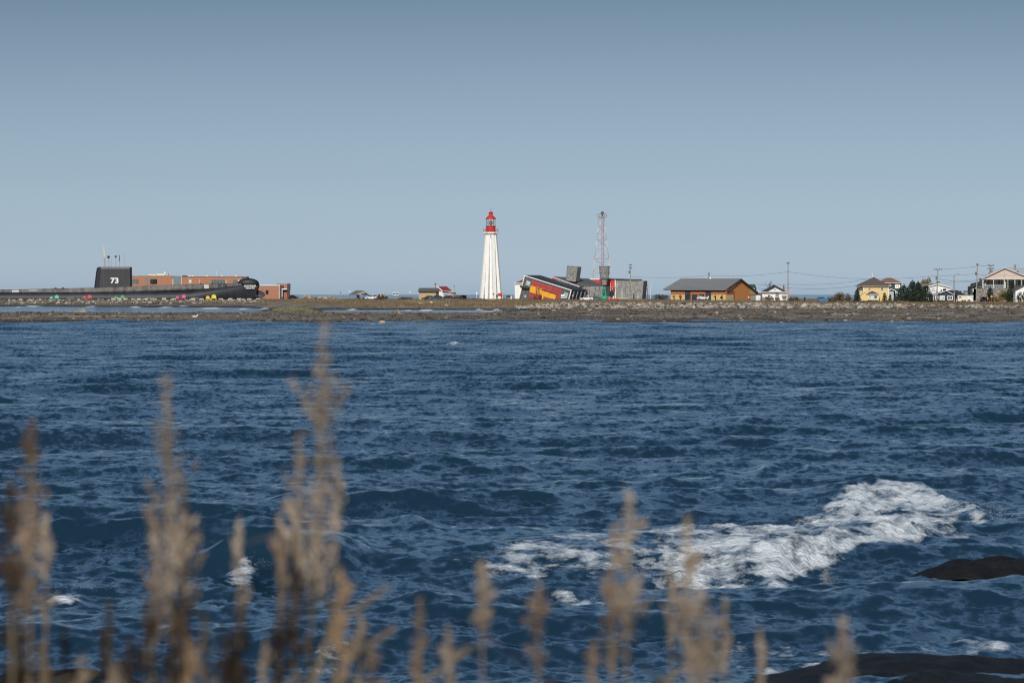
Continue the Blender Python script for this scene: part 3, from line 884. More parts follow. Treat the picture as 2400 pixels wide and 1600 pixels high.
t.part('roof_vent', DARK, MB().box(t.x(1423), t.x(1428), 1, 2, t.z(654), t.z(652)))

# ------------------------------------------------------------------ lattice tower behind the museum
t = T('lattice_tower', 1411, 1300, 'thin red and white lattice tower with a platform and round lamp on top', 'tower')
zs = [0, t.z(655), t.z(635), t.z(606), t.z(579), t.z(562), t.z(545), t.z(530), t.z(510)]
hwx = [3.9, 3.35, 3.05, 2.7, 2.15, 1.8, 1.55, 1.3, 1.05]
xo = lambda k: -.25 + .35 * (hwx[k] / 3.9)
TRED = mat('faded_red_paint', (.42, .19, .17), .6, .15, 2)
TWH = mat('faded_white_paint', (.60, .59, .58), .6, .1, 2)
C4 = [(-1, -1), (1, -1), (1, 1), (-1, 1)]
for k in range(len(zs) - 1):
    red = k % 2 == 1
    for (sx, sy) in C4:
        t.part('leg_section', TRED if red else TWH, MB().tube((sx * hwx[k] - .15, sy * hwx[k] * .8, zs[k]), (sx * hwx[k + 1] - .15, sy * hwx[k + 1] * .8, zs[k + 1]), .085, .075, 4))
    br = MB()
    for i in range(4):
        a, b = C4[i], C4[(i + 1) % 4]
        br.tube((a[0] * hwx[k] - .15, a[1] * hwx[k] * .8, zs[k]), (b[0] * hwx[k + 1] - .15, b[1] * hwx[k + 1] * .8, zs[k + 1]), .035, n=3)
        br.tube((b[0] * hwx[k] - .15, b[1] * hwx[k] * .8, zs[k]), (a[0] * hwx[k + 1] - .15, a[1] * hwx[k + 1] * .8, zs[k + 1]), .035, n=3)
        br.tube((a[0] * hwx[k + 1] - .15, a[1] * hwx[k + 1] * .8, zs[k + 1]), (b[0] * hwx[k + 1] - .15, b[1] * hwx[k + 1] * .8, zs[k + 1]), .05, n=3)
    t.part('bracing', TWH if red else TRED, br)
t.part('ladder_shaft', TRED, MB().tube((-.05, 0, 0), (-.05, 0, t.z(509)), .12, n=4))
t.part('ladder_shaft', TRED, MB().tube((.75, 0, 0), (.45, 0, t.z(509)), .10, n=4))
t.part('platform', mat('grey_pink_metal', (.34, .27, .26), .6, .2, 2), MB().box(-1.75, 1.75, -1.4, 1.4, t.z(509), t.z(507.6)))
rl = MB()
for q in (-1.7, -.85, 0, .85, 1.7):
    for yy in (-1.35, 1.35): rl.tube((q, yy, t.z(507.6)), (q, yy, t.z(501.5)), .05, n=4)
for zz in (501.5, 504.3):
    for yy in (-1.35, 1.35): rl.tube((-1.7, yy, t.z(zz)), (1.7, yy, t.z(zz)), .045, n=4)
    for q in (-1.7, 1.7): rl.tube((q, -1.35, t.z(zz)), (q, 1.35, t.z(zz)), .045, n=4)
t.part('platform_railing', mat('grey_pink_metal', (.34, .27, .26)), rl)
t.part('lamp', mat('dark_lamp', (.05, .055, .06), .2, .2, 2, spec=.8), MB().ball((.1, 0, t.z(499.6)), .62, 12, 8), True)
t.part('lamp_stand', DARK, MB().tube((.1, 0, t.z(507.6)), (.1, 0, t.z(503)), .25, n=6))
t.part('side_antenna', TWH, MB().tube((1.9, 0, t.z(508)), (1.9, 0, t.z(498)), .05, n=4).tube((1.3, 0, t.z(499)), (2.1, 0, t.z(498.4)), .05, n=4))
t = T('guyed_mast', 1392.5, 1296, 'short white mast with cross arms standing left of the lattice tower', 'mast')
t.part('pole', TWH, MB().tube((0, 0, 0), (0, 0, t.z(620)), .07, n=5))
t.part('crossarm', TWH, MB().tube((t.x(1389), 0, t.z(632)), (t.x(1400), 0, t.z(631.5)), .06, n=4).tube((t.x(1389.5), 0, t.z(632)), (t.x(1391.5), 0, t.z(619)), .05, n=4).tube((t.x(1398.5), 0, t.z(632)), (t.x(1399.5), 0, t.z(619)), .05, n=4))
# ------------------------------------------------------------------ submarine
t = T('submarine', 300, 1185, 'long black submarine with a tall fin numbered 73 lying ashore on a bank of stones', 'submarine')
def loft(secs, n):
    """closed loft through rings of n points"""
    vs = [p for s_ in secs for p in s_]
    fs = [(k * n + i, k * n + (i + 1) % n, (k + 1) * n + (i + 1) % n, (k + 1) * n + i) for k in range(len(secs) - 1) for i in range(n)]
    fs += [tuple(range(n - 1, -1, -1)), tuple(range((len(secs) - 1) * n, len(secs) * n))]
    return MB().add(vs, fs)
HULL = mat('black_hull_paint', (0.012, 0.0145, 0.020), 0.5, .4, 0.35, .15, stretch=(1, 1, .35), spec=.32)
CASE = mat('weathered_casing_paint', (0.026, 0.025, 0.026), 0.55, .45, 0.7, .2, stretch=(1.0, 1, .15), col2=(0.095, 0.080, 0.070), spec=.4)
SAILM = mat('fin_paint', (0.022, 0.023, 0.028), 0.45, .25, 0.5, .1, stretch=(1.2, 1, .15))
deck = lambda px: np.interp(px, [-60, 0, 220, 310, 424, 512, 560, 600, 607], [681, 679, 674.2, 671, 667, 664.6, 663.4, 664.5, 667])
secs = []
for px in list(range(-60, 440, 50)) + list(np.linspace(450, 600, 13)) + [603]:
    q = min(max((px - 440) / 160, 0), 1)
    top = 677 * (1 - q ** .6) + (deck(px) + 1.0) * q ** .6 if px > 440 else 677 + (300 - px) * .006
    bot = 724 * (1 - q ** .7) + (705 + (px > 590) * -2) * q ** .7
    zc, rz = (t.z(top) + t.z(bot)) / 2, (t.z(top) - t.z(bot)) / 2
    ry = 3.9 * (1 - q ** 1.7) + .28 * q
    ex = 1 - .35 * q
    secs.append([(t.x(px) + (.9 * math.sin(a) if px > 595 else 0), ry * math.copysign(abs(math.cos(a)) ** ex, math.cos(a)), zc + rz * math.copysign(abs(math.sin(a)) ** ex, math.sin(a))) for a in [2 * math.pi * i / 28 for i in range(28)]])
t.part('pressure_hull', HULL, loft(secs, 28), True)
secs = []
for px in list(range(-60, 560, 40)) + [548, 575]:
    zt_, zb_ = t.z(deck(px)), t.z(deck(px) + 12.6)
    q = max(0, (px - 480) / 100)
    w0, w1 = 2.75 * (1 - q * .72), 2.45 * (1 - q * .75)
    secs.append([(t.x(px), -w0, zb_), (t.x(px), -w0 - .02, zb_ + .5), (t.x(px), -w1, zt_ - .15), (t.x(px), -w1 + .25, zt_), (t.x(px), w1 - .25, zt_), (t.x(px), w1, zt_ - .15), (t.x(px), w0, zb_)])
secs.sort(key=lambda s_: s_[0][0])
t.part('deck_casing', CASE, loft(secs, 7))
t.part('bow_dome', HULL, MB().ball((t.x(582), 0, t.z(664)), 1, 20, 12).v and (lambda m_: (setattr(m_, 'v', [(t.x(582) + (p[0] - t.x(582)) * 3.75, p[1] * 1.25, t.z(664) + (p[2] - t.z(664)) * 1.78) for p in m_.v]), m_)[1])(MB().ball((t.x(582), 0, t.z(664)), 1, 20, 12)), True)
t.part('bow_plane', mat('plane_paint', (.030, .026, .028), .5, .2, 1), MB().add([(t.x(603) + 2.65 * math.cos(a), y_, t.z(690.5) + 1.5 * math.sin(a)) for y_ in (1.0, 1.5) for a in [2 * math.pi * i / 20 for i in range(20)]],
       [tuple(range(19, -1, -1)), tuple(range(20, 40))] + [(i, (i + 1) % 20, 20 + (i + 1) % 20, 20 + i) for i in range(20)]))
t.part('plane_shaft', GREYM, MB().tube((t.x(604), .9, t.z(692)), (t.x(618), .8, t.z(696)), .12, .05))
t.part('torpedo_door', DARK, MB().ball((t.x(601), -.6, t.z(694)), .55, 8, 6), True)
# fin
def ringp(x0, x1, hy, z, c0, c1):
    return [(x0 + c0, -hy, z), (x1 - c1, -hy, z), (x1 - c1 * .3, -hy * .6, z), (x1, 0, z), (x1 - c1 * .3, hy * .6, z), (x1 - c1, hy, z), (x0 + c0, hy, z), (x0 + c0 * .3, hy * .6, z), (x0, 0, z), (x0 + c0 * .3, -hy * .6, z)]
xa = lambda py: t.x(np.interp(py, [626.5, 630, 640, 674], [229.5, 226.6, 225, 220.8]))
secs = [ringp(xa(674), t.x(310), 1.25, t.z(674), 2.0, .6), ringp(xa(640), t.x(309.6), 1.1, t.z(640), 1.8, .6), ringp(xa(630), t.x(309.4), 1.06, t.z(630), 1.6, .6), ringp(xa(627), t.x(309.2), .95, t.z(626.4), 1.4, .6), ringp(xa(626.6), t.x(309), .75, t.z(625.6), 1.4, .6)]
t.part('fin', SAILM, loft(secs, 10))
for q in (243, 259, 277, 291):
    t.part('fin_seam', mat('seam_paint', (.06, .06, .065), .6, .2, 2), MB().prism([(t.x(q), -1.27, t.z(672)), (t.x(q) + .10, -1.27, t.z(672)), (t.x(q) + .10, -1.11, t.z(633)), (t.x(q), -1.11, t.z(633))], (0, .1, 0)))
t.part('fin_trim', mat('seam_paint', (.06, .06, .065)), MB().tube((t.x(232), -1.15, t.z(650)), (t.x(241), -1.17, t.z(650)), .05))
wh = mat('white_lettering', (.80, .79, .74), .5, .04, 3)
text_mesh('73', 1.95, wh, 'hull_number', t.root, (t.x(269.5), -1.235, t.z(664)), 0, 2.75, 0.0, 0.03)
# masts on the fin
MGREY = mat('mast_grey', (.34, .34, .32), .5, .25, 6, stretch=(1, 1, 3))
MCR = mat('mast_cream', (.62, .62, .50), .5, .08, 2)
zt_ = t.z(626)
m1 = t.part('mast', MGREY, MB().tube((t.x(245.5), 0, zt_), (t.x(245), 0, t.z(603)), .26, .24, 8), label='tall mast with a cream tip')
t.part('mast_head', MCR, MB().tube((t.x(245), 0, t.z(603)), (t.x(244), 0, t.z(577)), .27, .20, 8).lathe([(.34, t.z(603.4)), (.34, t.z(602.6))], 8, (t.x(245), 0, 0)), parent=m1)
m1 = t.part('mast', MGREY, MB().tube((t.x(255), .2, zt_), (t.x(254.6), .2, t.z(605)), .14, n=6))
t.part('mast_head', DARK, MB().ball((t.x(254.4), .2, t.z(602.3)), .48, 10, 7), True, parent=m1, label='round black mast head')
t.part('mast', MGREY, MB().tube((t.x(262), -.1, zt_), (t.x(262), -.1, t.z(606)), .06, n=5))
m1 = t.part('mast', MGREY, MB().tube((t.x(271.8), 0, zt_), (t.x(271.8), 0, t.z(604)), .10, n=6))
t.part('mast_head', DARK, MB().prism([(t.x(268.4), -.2, t.z(599.4)), (t.x(274.6), -.2, t.z(599.4)), (t.x(273.6), -.2, t.z(602)), (t.x(272.2), -.2, t.z(604.4)), (t.x(270.6), -.2, t.z(603.8)), (t.x(269.2), -.2, t.z(601.6))], (0, .4, 0)), parent=m1)
m1 = t.part('mast', MGREY, MB().tube((t.x(280.2), .1, zt_), (t.x(280), .1, t.z(612)), .09, n=6))
t.part('mast_head', mat('mast_dark', (.10, .12, .13), .5, .1, 2), MB().prism([(t.x(278.7), 0, t.z(613)), (t.x(281.4), 0, t.z(613)), (t.x(281), 0, t.z(597.6)), (t.x(279.3), 0, t.z(597)) ], (0, .25, 0)), parent=m1)
t.part('mast', mat('mast_pink', (.42, .33, .30), .6, .2, 3), MB().tube((t.x(292.8), 0, zt_), (t.x(292.2), 0, t.z(603)), .07, n=5).tube((t.x(292.2), 0, t.z(603)), (t.x(292.2), 0, t.z(597)), .16, .1, 6).tube((t.x(292.2), 0, t.z(597)), (t.x(292.4), 0, t.z(591)), .03, n=4))
# casing details
PATCH = mat('pale_primer', (.55, .54, .50), .6, .3, 1.5, col2=(.40, .38, .35))
for a, b in ((31, 47), (71.5, 88)): t.part('primer_patch', PATCH, MB().prism([(t.x(a), -2.76, t.z(688)), (t.x(b), -2.76, t.z(687.6)), (t.x(b), -2.52, t.z(679.4)), (t.x(a), -2.52, t.z(679.8))], (0, .06, 0)))
t.part('primer_patch', PATCH, MB().prism([(t.x(480), -2.75, t.z(676)), (t.x(491), -2.75, t.z(676)), (t.x(491), -2.50, t.z(667)), (t.x(480), -2.50, t.z(667))], (0, .06, 0)))
hb = t.part('anchor_housing', mat('housing_paint', (.032, .030, .032), .5, .2, 1), MB().box(t.x(512.5), t.x(530.5), -2.45, -1.2, t.z(675.5), t.z(665)))
t.part('anchor', GREYM, MB().tube((t.x(519), -2.5, t.z(671)), (t.x(524), -2.5, t.z(668.6)), .16, .1).tube((t.x(523), -2.5, t.z(671.5)), (t.x(525), -2.5, t.z(667.6)), .1), parent=hb)
t.part('anchor_recess', HULL, MB().box(t.x(514), t.x(527), -2.4, -1.3, t.z(678.5), t.z(675.6)))
for q in (300, 322, 338, 356, 367): t.part('deck_fitting', DARK, MB().ball((t.x(q), -2.66, t.z(deck(q) + 4.5)), .18, 6, 5, .7))
for q in (130, 148, 470, 498): t.part('deck_bollard', DARK, MB().box(t.x(q) - .35, t.x(q) + .35, -.4, .4, t.z(deck(q)) - .02, t.z(deck(q)) + .32))
def bow_y(px):                   # half width of the hull near the bow at mid height
    q = min(max((px - 440) / 160, 0), 1); return 3.9 * (1 - q ** 1.7) + .28 * q
yw = -math.atan2(bow_y(574) - bow_y(600), t.x(600) - t.x(574)) * -1
yl = -(bow_y(587) * .93 + .80)
text_mesh('ONONDAGA', .66, wh, 'hull_name', t.root, (t.x(587), yl, t.z(672.4)), yw, 4.3, 0, .03, .04)
text_mesh('Pointe-au-Père', .60, wh, 'hull_name', t.root, (t.x(587), yl, t.z(677.0)), yw, 3.1, .2, .02, .04)

# pale blocks, garden chairs and tables along its foot
grp = 'concrete blocks along the submarine'
proto = None
for i, px in enumerate((266, 280, 295, 313, 326, 341, 363, 385, 409, 430, 452, 473, 495, 517.5, 540, 560, 584, 605)):
    X = (px - 1200) * 1166 / F
    g_ = ground(X, 1166)
    if proto is None:
        proto = MB().prism([(-.72, -.4, -.3), (.72, -.4, -.3), (.72, -.4, .52), (.66, -.4, .58), (-.66, -.4, .58), (-.72, -.4, .52)], (0, .8, 0)).build('concrete_block', CONC)
        o = proto
    else:
        o = proto.copy(); COL.objects.link(o)
    o.location = (X, 1166 + RND.uniform(-.5, .5), g_ + RND.uniform(-.05, .06)); o.rotation_euler = (0, 0, RND.uniform(-.12, .12))
    nth = 'first second third fourth fifth sixth seventh eighth ninth tenth eleventh twelfth thirteenth fourteenth fifteenth sixteenth seventeenth last'.split()[17 - i] if i else 'last'
    tag(o, f"pale concrete block along the submarine's foot, {nth} in the row counted from the bow", 'block', grp)
def chair(px, d, label, m, s=1.0):
    X = (px - 1200) * d / F
    r = empty('garden_chair', (X, d, ground(X, d)), label, 'chair', 'brightly painted chairs facing the bay', RND.uniform(-.15, .15))
    r.scale = (s, s, s)
    MB().prism([(-.5, -.55, .42), (.5, -.55, .42), (.5, .35, .30), (-.5, .35, .30)], (0, 0, .06)).build('seat', m, r)
    for i in range(5):
        x0 = -.44 + i * .178; hh = 1.12 + .22 * math.cos((i - 2) * .75)
        MB().prism([(x0, .32, .30), (x0 + .165, .32, .30), (x0 * 1.25 + .165, .72, hh), (x0 * 1.25 + .08, .74, hh + .05), (x0 * 1.25, .72, hh)], (0, .05, 0)).build('slat', m, r)
    for sx in (-1, 1):
        MB().box(sx * .62 - .09, sx * .62 + .09, -.6, .45, .62, .67).build('arm', m, r)
        MB().box(sx * .56 - .05, sx * .56 + .05, -.55, -.43, -.1, .62).build('leg', m, r)
        MB().box(sx * .54 - .05, sx * .54 + .05, .35, .47, -.1, .62).build('leg', m, r)
    return r
TEAL = mat('teal_paint', (.13, .42, .38), .5, .06, 2); GRN = mat('green_paint', (.035, .30, .11), .5, .06, 2)
REDC = mat('red_chair_paint', (.60, .045, .04), .5, .06, 2); PINK = mat('pink_paint', (.56, .07, .20), .5, .06, 2); YELC = mat('yellow_paint', (.74, .55, .03), .5, .06, 2)
chair(119.5, 1169, 'lower teal chair left of its taller twin before the submarine', TEAL, .9)
chair(132.5, 1171, 'taller teal chair before the submarine', TEAL, 1.25)
chair(197, 1169, 'lower red chair left of its taller twin before the submarine', REDC, .95)
chair(210, 1171, 'taller red chair before the submarine', REDC, 1.2)
chair(272, 1169, 'lower green chair left of its taller twin before the submarine', GRN, .95)
chair(287, 1171, 'taller green chair before the submarine', GRN, 1.2)
chair(416, 1164, 'lower pink chair left of its taller twin before the submarine', PINK, 1.0)
chair(430, 1165, 'taller pink chair before the submarine', PINK, 1.3)
chair(487, 1164, 'lower yellow chair left of its taller twin before the submarine', YELC, 1.1)
chair(501, 1165, 'taller yellow chair before the submarine', YELC, 1.45)
def picnic_table(px, d, label, m, wdt=2.2):
    X = (px - 1200) * d / F
    r = empty('picnic_table', (X, d, ground(X, d)), label, 'picnic table', None, RND.uniform(-.2, .2))
    MB().box(-wdt / 2, wdt / 2, -.4, .4, .72, .80).build('table_top', m, r)
    for sy in (-1, 1): MB().box(-wdt / 2, wdt / 2, sy * .75 - .14, sy * .75 + .14, .43, .48).build('bench', m, r)
    for sx in (-.7, .7):
        MB().tube((sx, -.85, -.05), (sx, .2, .72), .06, n=4).tube((sx, .85, -.05), (sx, -.2, .72), .06, n=4).tube((sx, -.8, .42), (sx, .8, .42), .05, n=4).build('frame', m, r)
    return r
PALEW = mat('pale_wood', (.46, .43, .38), .8, .15, 1.5)
picnic_table(351, 1168, 'pale picnic table before the submarine right of the green chairs', PALEW, 2.4)
picnic_table(458, 1168, 'pale picnic table before the submarine between the pink and yellow chairs', PALEW, 2.4)
picnic_table(165, 1168, 'pale picnic table before the submarine between the teal and red chairs', PALEW, 2.2)

# ------------------------------------------------------------------ brick buildings behind the submarine
t = T('brick_building', 445, 1275, 'long low orange brick building with grey panels behind the submarine', 'building')
f = Face(t)
f.body('wall', [(296, 706), (296, 646.5), (405, 646.5), (405, 706)], BRICK, (0, 14, 0))
f.body('panel_wall', [(405.3, 706), (405.3, 646.8), (425, 646.8), (425, 706)], mat('blue_grey_panel', (.15, .18, .20), .6, .08, 1), (0, 14, 0))
f.body('wall', [(425.3, 706), (425.3, 648), (567, 648), (567, 706)], BRICK, (0, 14, 0))
f.body('stair_tower', [(567.3, 706), (567.3, 648.2), (579, 648.2), (579, 706)], mat('brown_grey_panel', (.10, .085, .08), .7, .1, 1), (0, 10, 0))
f.rect('coping', 295, 645.2, 406, 646.6, PALEW, -.2, .25); f.rect('coping', 424.5, 646.8, 567, 648.1, mat('pink_coping', (.46, .36, .31), .7, .1, 1), -.2, .25)
f.rect('grey_strip', 342, 649, 346.8, 700, mat('blue_grey_panel', (.15, .18, .20)), .02, .1)
f.rect('white_pier', 404, 654, 407, 668, PALEW, .02, .3)
f.rect('pale_pier', 424.6, 648.5, 426.6, 668, PALEW, .02, .3)
f.rect('white_strip', 467.3, 654.5, 469, 667, PALEW, .02, .1); f.rect('white_strip', 529, 654.5, 531, 666, PALEW, .02, .15); f.rect('white_strip', 558.5, 656, 561.5, 664, WHITE, .02, .15)
f.rect('dark_opening', 427.5, 645.6, 439, 646.8, DARK, .1, .5)
BLU = mat('blue_window_glass', (.05, .075, .09), .1, .3, 1.2, spec=.8)
f.window((310, 653.6, 326, 665), GREYM, BLU, 4); f.window((352, 654, 368.4, 665.8), DARK, GLASS, 3); f.window((442, 654.4, 449.4, 664), GREYM, GLASSG, 1)
f.window((495, 655, 528, 665.5), GREYM, BLU, 5); f.window((545.6, 655.4, 557.6, 664), GREYM, BLU, 3)
t.part('roof_unit', CREAMW, MB().box(t.x(345), t.x(365), 3, 7, t.z(647), t.z(642.8))); t.part('roof_unit', CREAMW, MB().box(t.x(366), t.x(391), 3, 7, t.z(647), t.z(641.6)))
t.part('roof_vent', WHITE, MB().tube((t.x(385.5), 2.5, t.z(645)), (t.x(385.5), 2.5, t.z(640)), .3).ball((t.x(385.5), 2.5, t.z(639.4)), .42, 8, 6), True)
for q in (445, 451.5, 485, 520, 553): t.part('roof_vent', WHITE, MB().box(t.x(q) - .35, t.x(q) + .3, 1, 1.8, t.z(648.2), t.z(645.2)))
t.part('roof_antenna', WHITE, MB().tube((t.x(506.5), 2, t.z(648)), (t.x(506.5), 2, t.z(634.5)), .06, n=4))
t = T('brick_annex', 640, 1262, 'small orange brick block with dark columns right of the submarine bow', 'building')
f = Face(t)
f.body('wall', [(596, 706), (596, 669.5), (655, 669.5), (655, 706)], BRICK, (0, 12, 0))
f.rect('coping', 595.5, 667.8, 656, 669.6, WHITE, -.1, .25)
f.rect('corner_trim', 653.8, 669.8, 656, 700, PALEW, .02, .25)
f.window((622.6, 680, 629.4, 689.6), DARK, GLASS, 1)
f9 = Face(t, 1.2)
f9.body('rear_wall', [(647, 706), (647, 664.8), (674, 664.8), (674, 706)], mat('tan_brick', (.34, .17, .10), .8, .12, .9), (0, 10, 0))
DP = mat('maroon_panel', (.060, .036, .045), .6, .15, 1)
f.body('column', [(656.2, 706), (656.2, 668.6), (663.8, 668.6), (663.8, 706)], DP, (0, 1.2, 0)); f.body('column', [(673, 706), (673, 664.4), (679.6, 664.4), (679.6, 706)], DP, (0, 3, 0))
f.body('column_edge', [(678.6, 706), (678.6, 680), (680.6, 680), (680.6, 706)], PALEW, (0, .5, 0))
f.rect('canopy', 660.6, 676.2, 672.8, 678.6, WHITE, -.9, .2); f.rect('canopy_post', 660.6, 678.6, 661.8, 696, WHITE, -.1, .1)
f9.rect('dark_opening', 663.9, 680, 672.8, 685, DARK, .02, .12); f9.rect('door', 664, 685.4, 672.6, 697, mat('rust_door', (.36, .12, .06), .6, .1, 2), .02, .1)

# ------------------------------------------------------------------ vehicles
def car(px, d, label, m, L=4.4, yaw=0.0, kind='car', hh=1.45, cat='car'):
    X = (px - 1200) * d / F
    r = empty('parked_' + kind, (X, d, ground(X, d)), label, cat, 'vehicles parked on the point', yaw)
    W = .88
    if kind == 'pickup':
        body = [(-L / 2, .35), (L / 2, .35), (L / 2, .95), (L / 2 - 1.3, 1.05), (L / 2 - 3.1, 1.08), (-L / 2, 1.05)]
        cab = [(L / 2 - 1.35, 1.05), (L / 2 - 1.95, hh + .3), (L / 2 - 3.0, hh + .3), (L / 2 - 3.15, 1.05)]
    elif kind == 'van':
        body = [(-L / 2, .3), (L / 2, .3), (L / 2, .95), (L / 2 - .6, 1.05), (-L / 2, 1.05)]
        cab = [(L / 2 - .6, 1.05), (L / 2 - 1.3, hh + .35), (-L / 2 + .1, hh + .35), (-L / 2, 1.05)]
    else:
        body = [(-L / 2, .32), (L / 2, .32), (L / 2 + .02, .62), (L / 2 - .12, .80), (L / 2 - 1.05, .93), (-L / 2 + .55, .97), (-L / 2 + .02, .90), (-L / 2 - .03, .6)]
        cab = [(L / 2 - 1.0, .93), (L / 2 - 1.75, hh), (L / 2 - 2.9, hh + .02), (-L / 2 + .75, hh - .12), (-L / 2 + .25, .96)]
    MB().prism([(x, -W, z) for x, z in body], (0, 2 * W, 0)).build('body', m, r)
    ci = .12
    g_ = MB()
    vs = [(x, -W + (ci if z > 1.1 else .02), z) for x, z in cab] + [(x, W - (ci if z > 1.1 else .02), z) for x, z in cab]
    k = len(cab)
    g_.add(vs, [tuple(range(k - 1, -1, -1)), tuple(range(k, 2 * k))] + [(i, (i + 1) % k, k + (i + 1) % k, k + i) for i in range(k)])
    g_.build('cabin', GLASS, r)
    top = [(x, z) for x, z in cab if z > 1.1]
    x0, x1 = min(a for a, b in top), max(a for a, b in top)
    MB().box(x0 - .05, x1 + .05, -W + .1, W - .1, max(b for a, b in top) - .02, max(b for a, b in top) + .05).build('roof', m, r)
    for q in (x0 + (x1 - x0) * .45,):
        for sy in (-1, 1): MB().box(q - .05, q + .05, sy * (W - .06) - .03, sy * (W - .06) + .03, .95, hh).build('door_pillar', m, r)
    for sx in (-1, 1):
        for sy in (-1, 1):
            wl = MB().tube((sx * L * .31, sy * (W - .16), .33), (sx * L * .31, sy * (W + .03), .33), .33, n=12).build('wheel', RUBBER, r)
            MB().tube((sx * L * .31, sy * (W + .02), .33), (sx * L * .31, sy * (W + .05), .33), .19, n=10).build('rim', GREYM, wl)
    for sy in (-1, 1):
        MB().box(L / 2 - .05, L / 2 + .04, sy * .62 - .2, sy * .62 + .2, .62, .76).build('headlight', LAMPW, r)
        MB().box(-L / 2 - .05, -L / 2 + .05, sy * .65 - .18, sy * .65 + .18, .68, .90).build('taillight', mat('tail_lamp', (.45, .02, .02), .3, .1, 2), r)
    return r
CBLK = mat('black_car_paint', (.014, .015, .018), .22, .1, 1, spec=.6); CGRY = mat('blue_grey_car_paint', (.060, .075, .10), .25, .1, 1, spec=.6)
CWHT = mat('white_car_paint', (.74, .74, .73), .28, .04, 1, spec=.6); CNAV = mat('navy_car_paint', (.014, .022, .045), .22, .1, 1, spec=.6)
car(688, 1215, 'dark car behind the boulders beside the brick annex', CBLK, 3.2, .6)
car(871, 1185, 'white car parked beside the open shelter', CWHT, 4.2, 2.9)
car(891, 1190, 'black pickup parked right of the white car', CBLK, 5.2, .25, 'pickup', 1.5, 'pickup')
car(1004, 1140, 'black car nose to nose with a blue grey car before the tan shed', CBLK, 4.3, 2.9)
car(1023, 1132, 'blue grey car with shining lamps before the tan shed', CGRY, 4.5, 3.5)
car(1053, 1150, 'black car right of the red roofed cabin', CBLK, 4.6, .1)
car(1074, 1146, 'long navy car left of the lighthouse', CNAV, 5.0, 3.0)
car(1085, 1128, 'low black car nearest the lighthouse on its left', CBLK, 2.6, 2.0)
car(1375, 1090, 'white car before the tilted museum', CWHT, 4.0, 3.1)
car(1394, 1110, 'dark blue grey car left of the green buoy', CGRY, 3.6, 3.0)
car(1646, 1092, 'white car before the orange gabled building', CWHT, 3.4, .1, 'car', 1.2)
car(2310, 905, 'dark navy car below the stone walled house', CNAV, 2.6, .5)
car(1928, 915, 'blue van beside the brown bush right of the walking person', mat('bright_blue_paint', (.035, .17, .38), .35, .06, 1), 2.6, .1, 'van', 1.05, 'van')

# ------------------------------------------------------------------ shelter, signs, shed, cabin, kiosk
t = T('picnic_shelter', 849, 1195, 'open picnic shelter with a shallow gable roof on posts', 'shelter')
SHW = mat('shelter_wood', (.19, .165, .13), .8, .2, 1.5)
A, Bp, C = (835, 692), (851, 681.2), (865.5, 690.5)
f = Face(t)
rm = mat('shelter_roofing', (.16, .135, .105), .85, .15, 2)
t.part('roof', rm, MB().prism([f.P(833, 690.5), f.P(850, 680.6), f.P(848.5, 680.6), f.P(832, 690.0)], (-2.5, 7, 0)).prism([f.P(850, 680.6), f.P(866, 690.4), f.P(865.4, 691.2), f.P(850, 682)], (-2.5, 7, 0)), label=None)
f.plate('gable_trim', [(833, 690.5), (850, 680.4), (866, 690.4), (865.2, 691.5), (850, 682), (834, 691.5)], SHW, .05, .2)
f.plate('gable_panel', [(841, 687.8), (850, 682.4), (859, 687.8)], mat('cream_panel', (.42, .38, .30), .8, .1, 2), -.3, -.1)
for q in (835.5, 842.6, 855.6, 863.5): t.part('post', SHW, MB().tube(t.pt(q, 690, .3), t.pt(q, 690, .3) - Vector((0, 0, t.pt(q, 690).z)), .12, n=4))
f.plate('brace', [(851, 689.5), (852.2, 689.5), (856, 693), (855.6, 694)], SHW, -.3, -.1); f.plate('brace', [(860, 689.5), (859, 689.5), (855.8, 693), (856, 694)], SHW, -.3, -.1)
f.rect('side_screen', 836.5, 690.4, 842, 699, mat('screen_wood', (.075, .07, .07), .8, .2, 2), -2.2, -2.0)
f.rect('low_rail', 843, 697, 857, 698, SHW, .1, .2)
picnic_table(847.5, 1191, 'dark picnic table under the open shelter', DARK, 2.0)
def sign_on_post(name, px, d, y0, y1, wpx, m, label, shape='rect', pole_m=GREYM, cat='sign'):
    t = T(name, px, d, label, cat)
    t.part('pole', pole_m, MB().tube((0, .08, 0), (0, .08, t.z((y0 + y1) / 2)), .06, n=5))
    w_ = wpx / 2 * d / F
    zz = [t.z(y0), t.z(y1)]
    zc = sum(zz) / 2
    if shape == 'diamond': pts = [(0, 0, zz[0]), (w_, 0, zc), (0, 0, zz[1]), (-w_, 0, zc)]
    elif shape == 'round': pts = [(w_ * math.cos(a), 0, zc + (zz[0] - zc) * math.sin(a)) for a in [2 * math.pi * i / 12 for i in range(12)]]
    else: pts = [(-w_, 0, zz[0]), (w_, 0, zz[0]), (w_, 0, zz[1]), (-w_, 0, zz[1])]
    t.part('plate', m, MB().prism(pts, (0, .05, 0)))
    return t
ORS = mat('orange_sign', (.75, .30, .06), .5, .05, 2)
sign_on_post('road_sign', 901.5, 1176, 681.5, 685, 3.2, ORS, 'small orange sign on a thin post behind the black pickup', 'rect')
sign_on_post('road_sign', 892.6, 1170, 688.4, 694.5, 2.6, ORS, 'orange marker post in front of the black pickup', 'rect')
sign_on_post('road_sign', 961, 1170, 682.8, 686.2, 2.8, WHITE, 'small white sign on a thin post left of the tan shed', 'round')
sign_on_post('road_sign', 819, 1190, 680.5, 685.0, 4.2, mat('pale_blue_sign', (.50, .58, .60), .5, .05, 2), 'pale round sign left of the open shelter', 'round')
sign_on_post('road_sign', 798.5, 1190, 684.0, 687.5, 1.8, DARK, 'short dark post sign standing right of the boulder pile', 'rect')
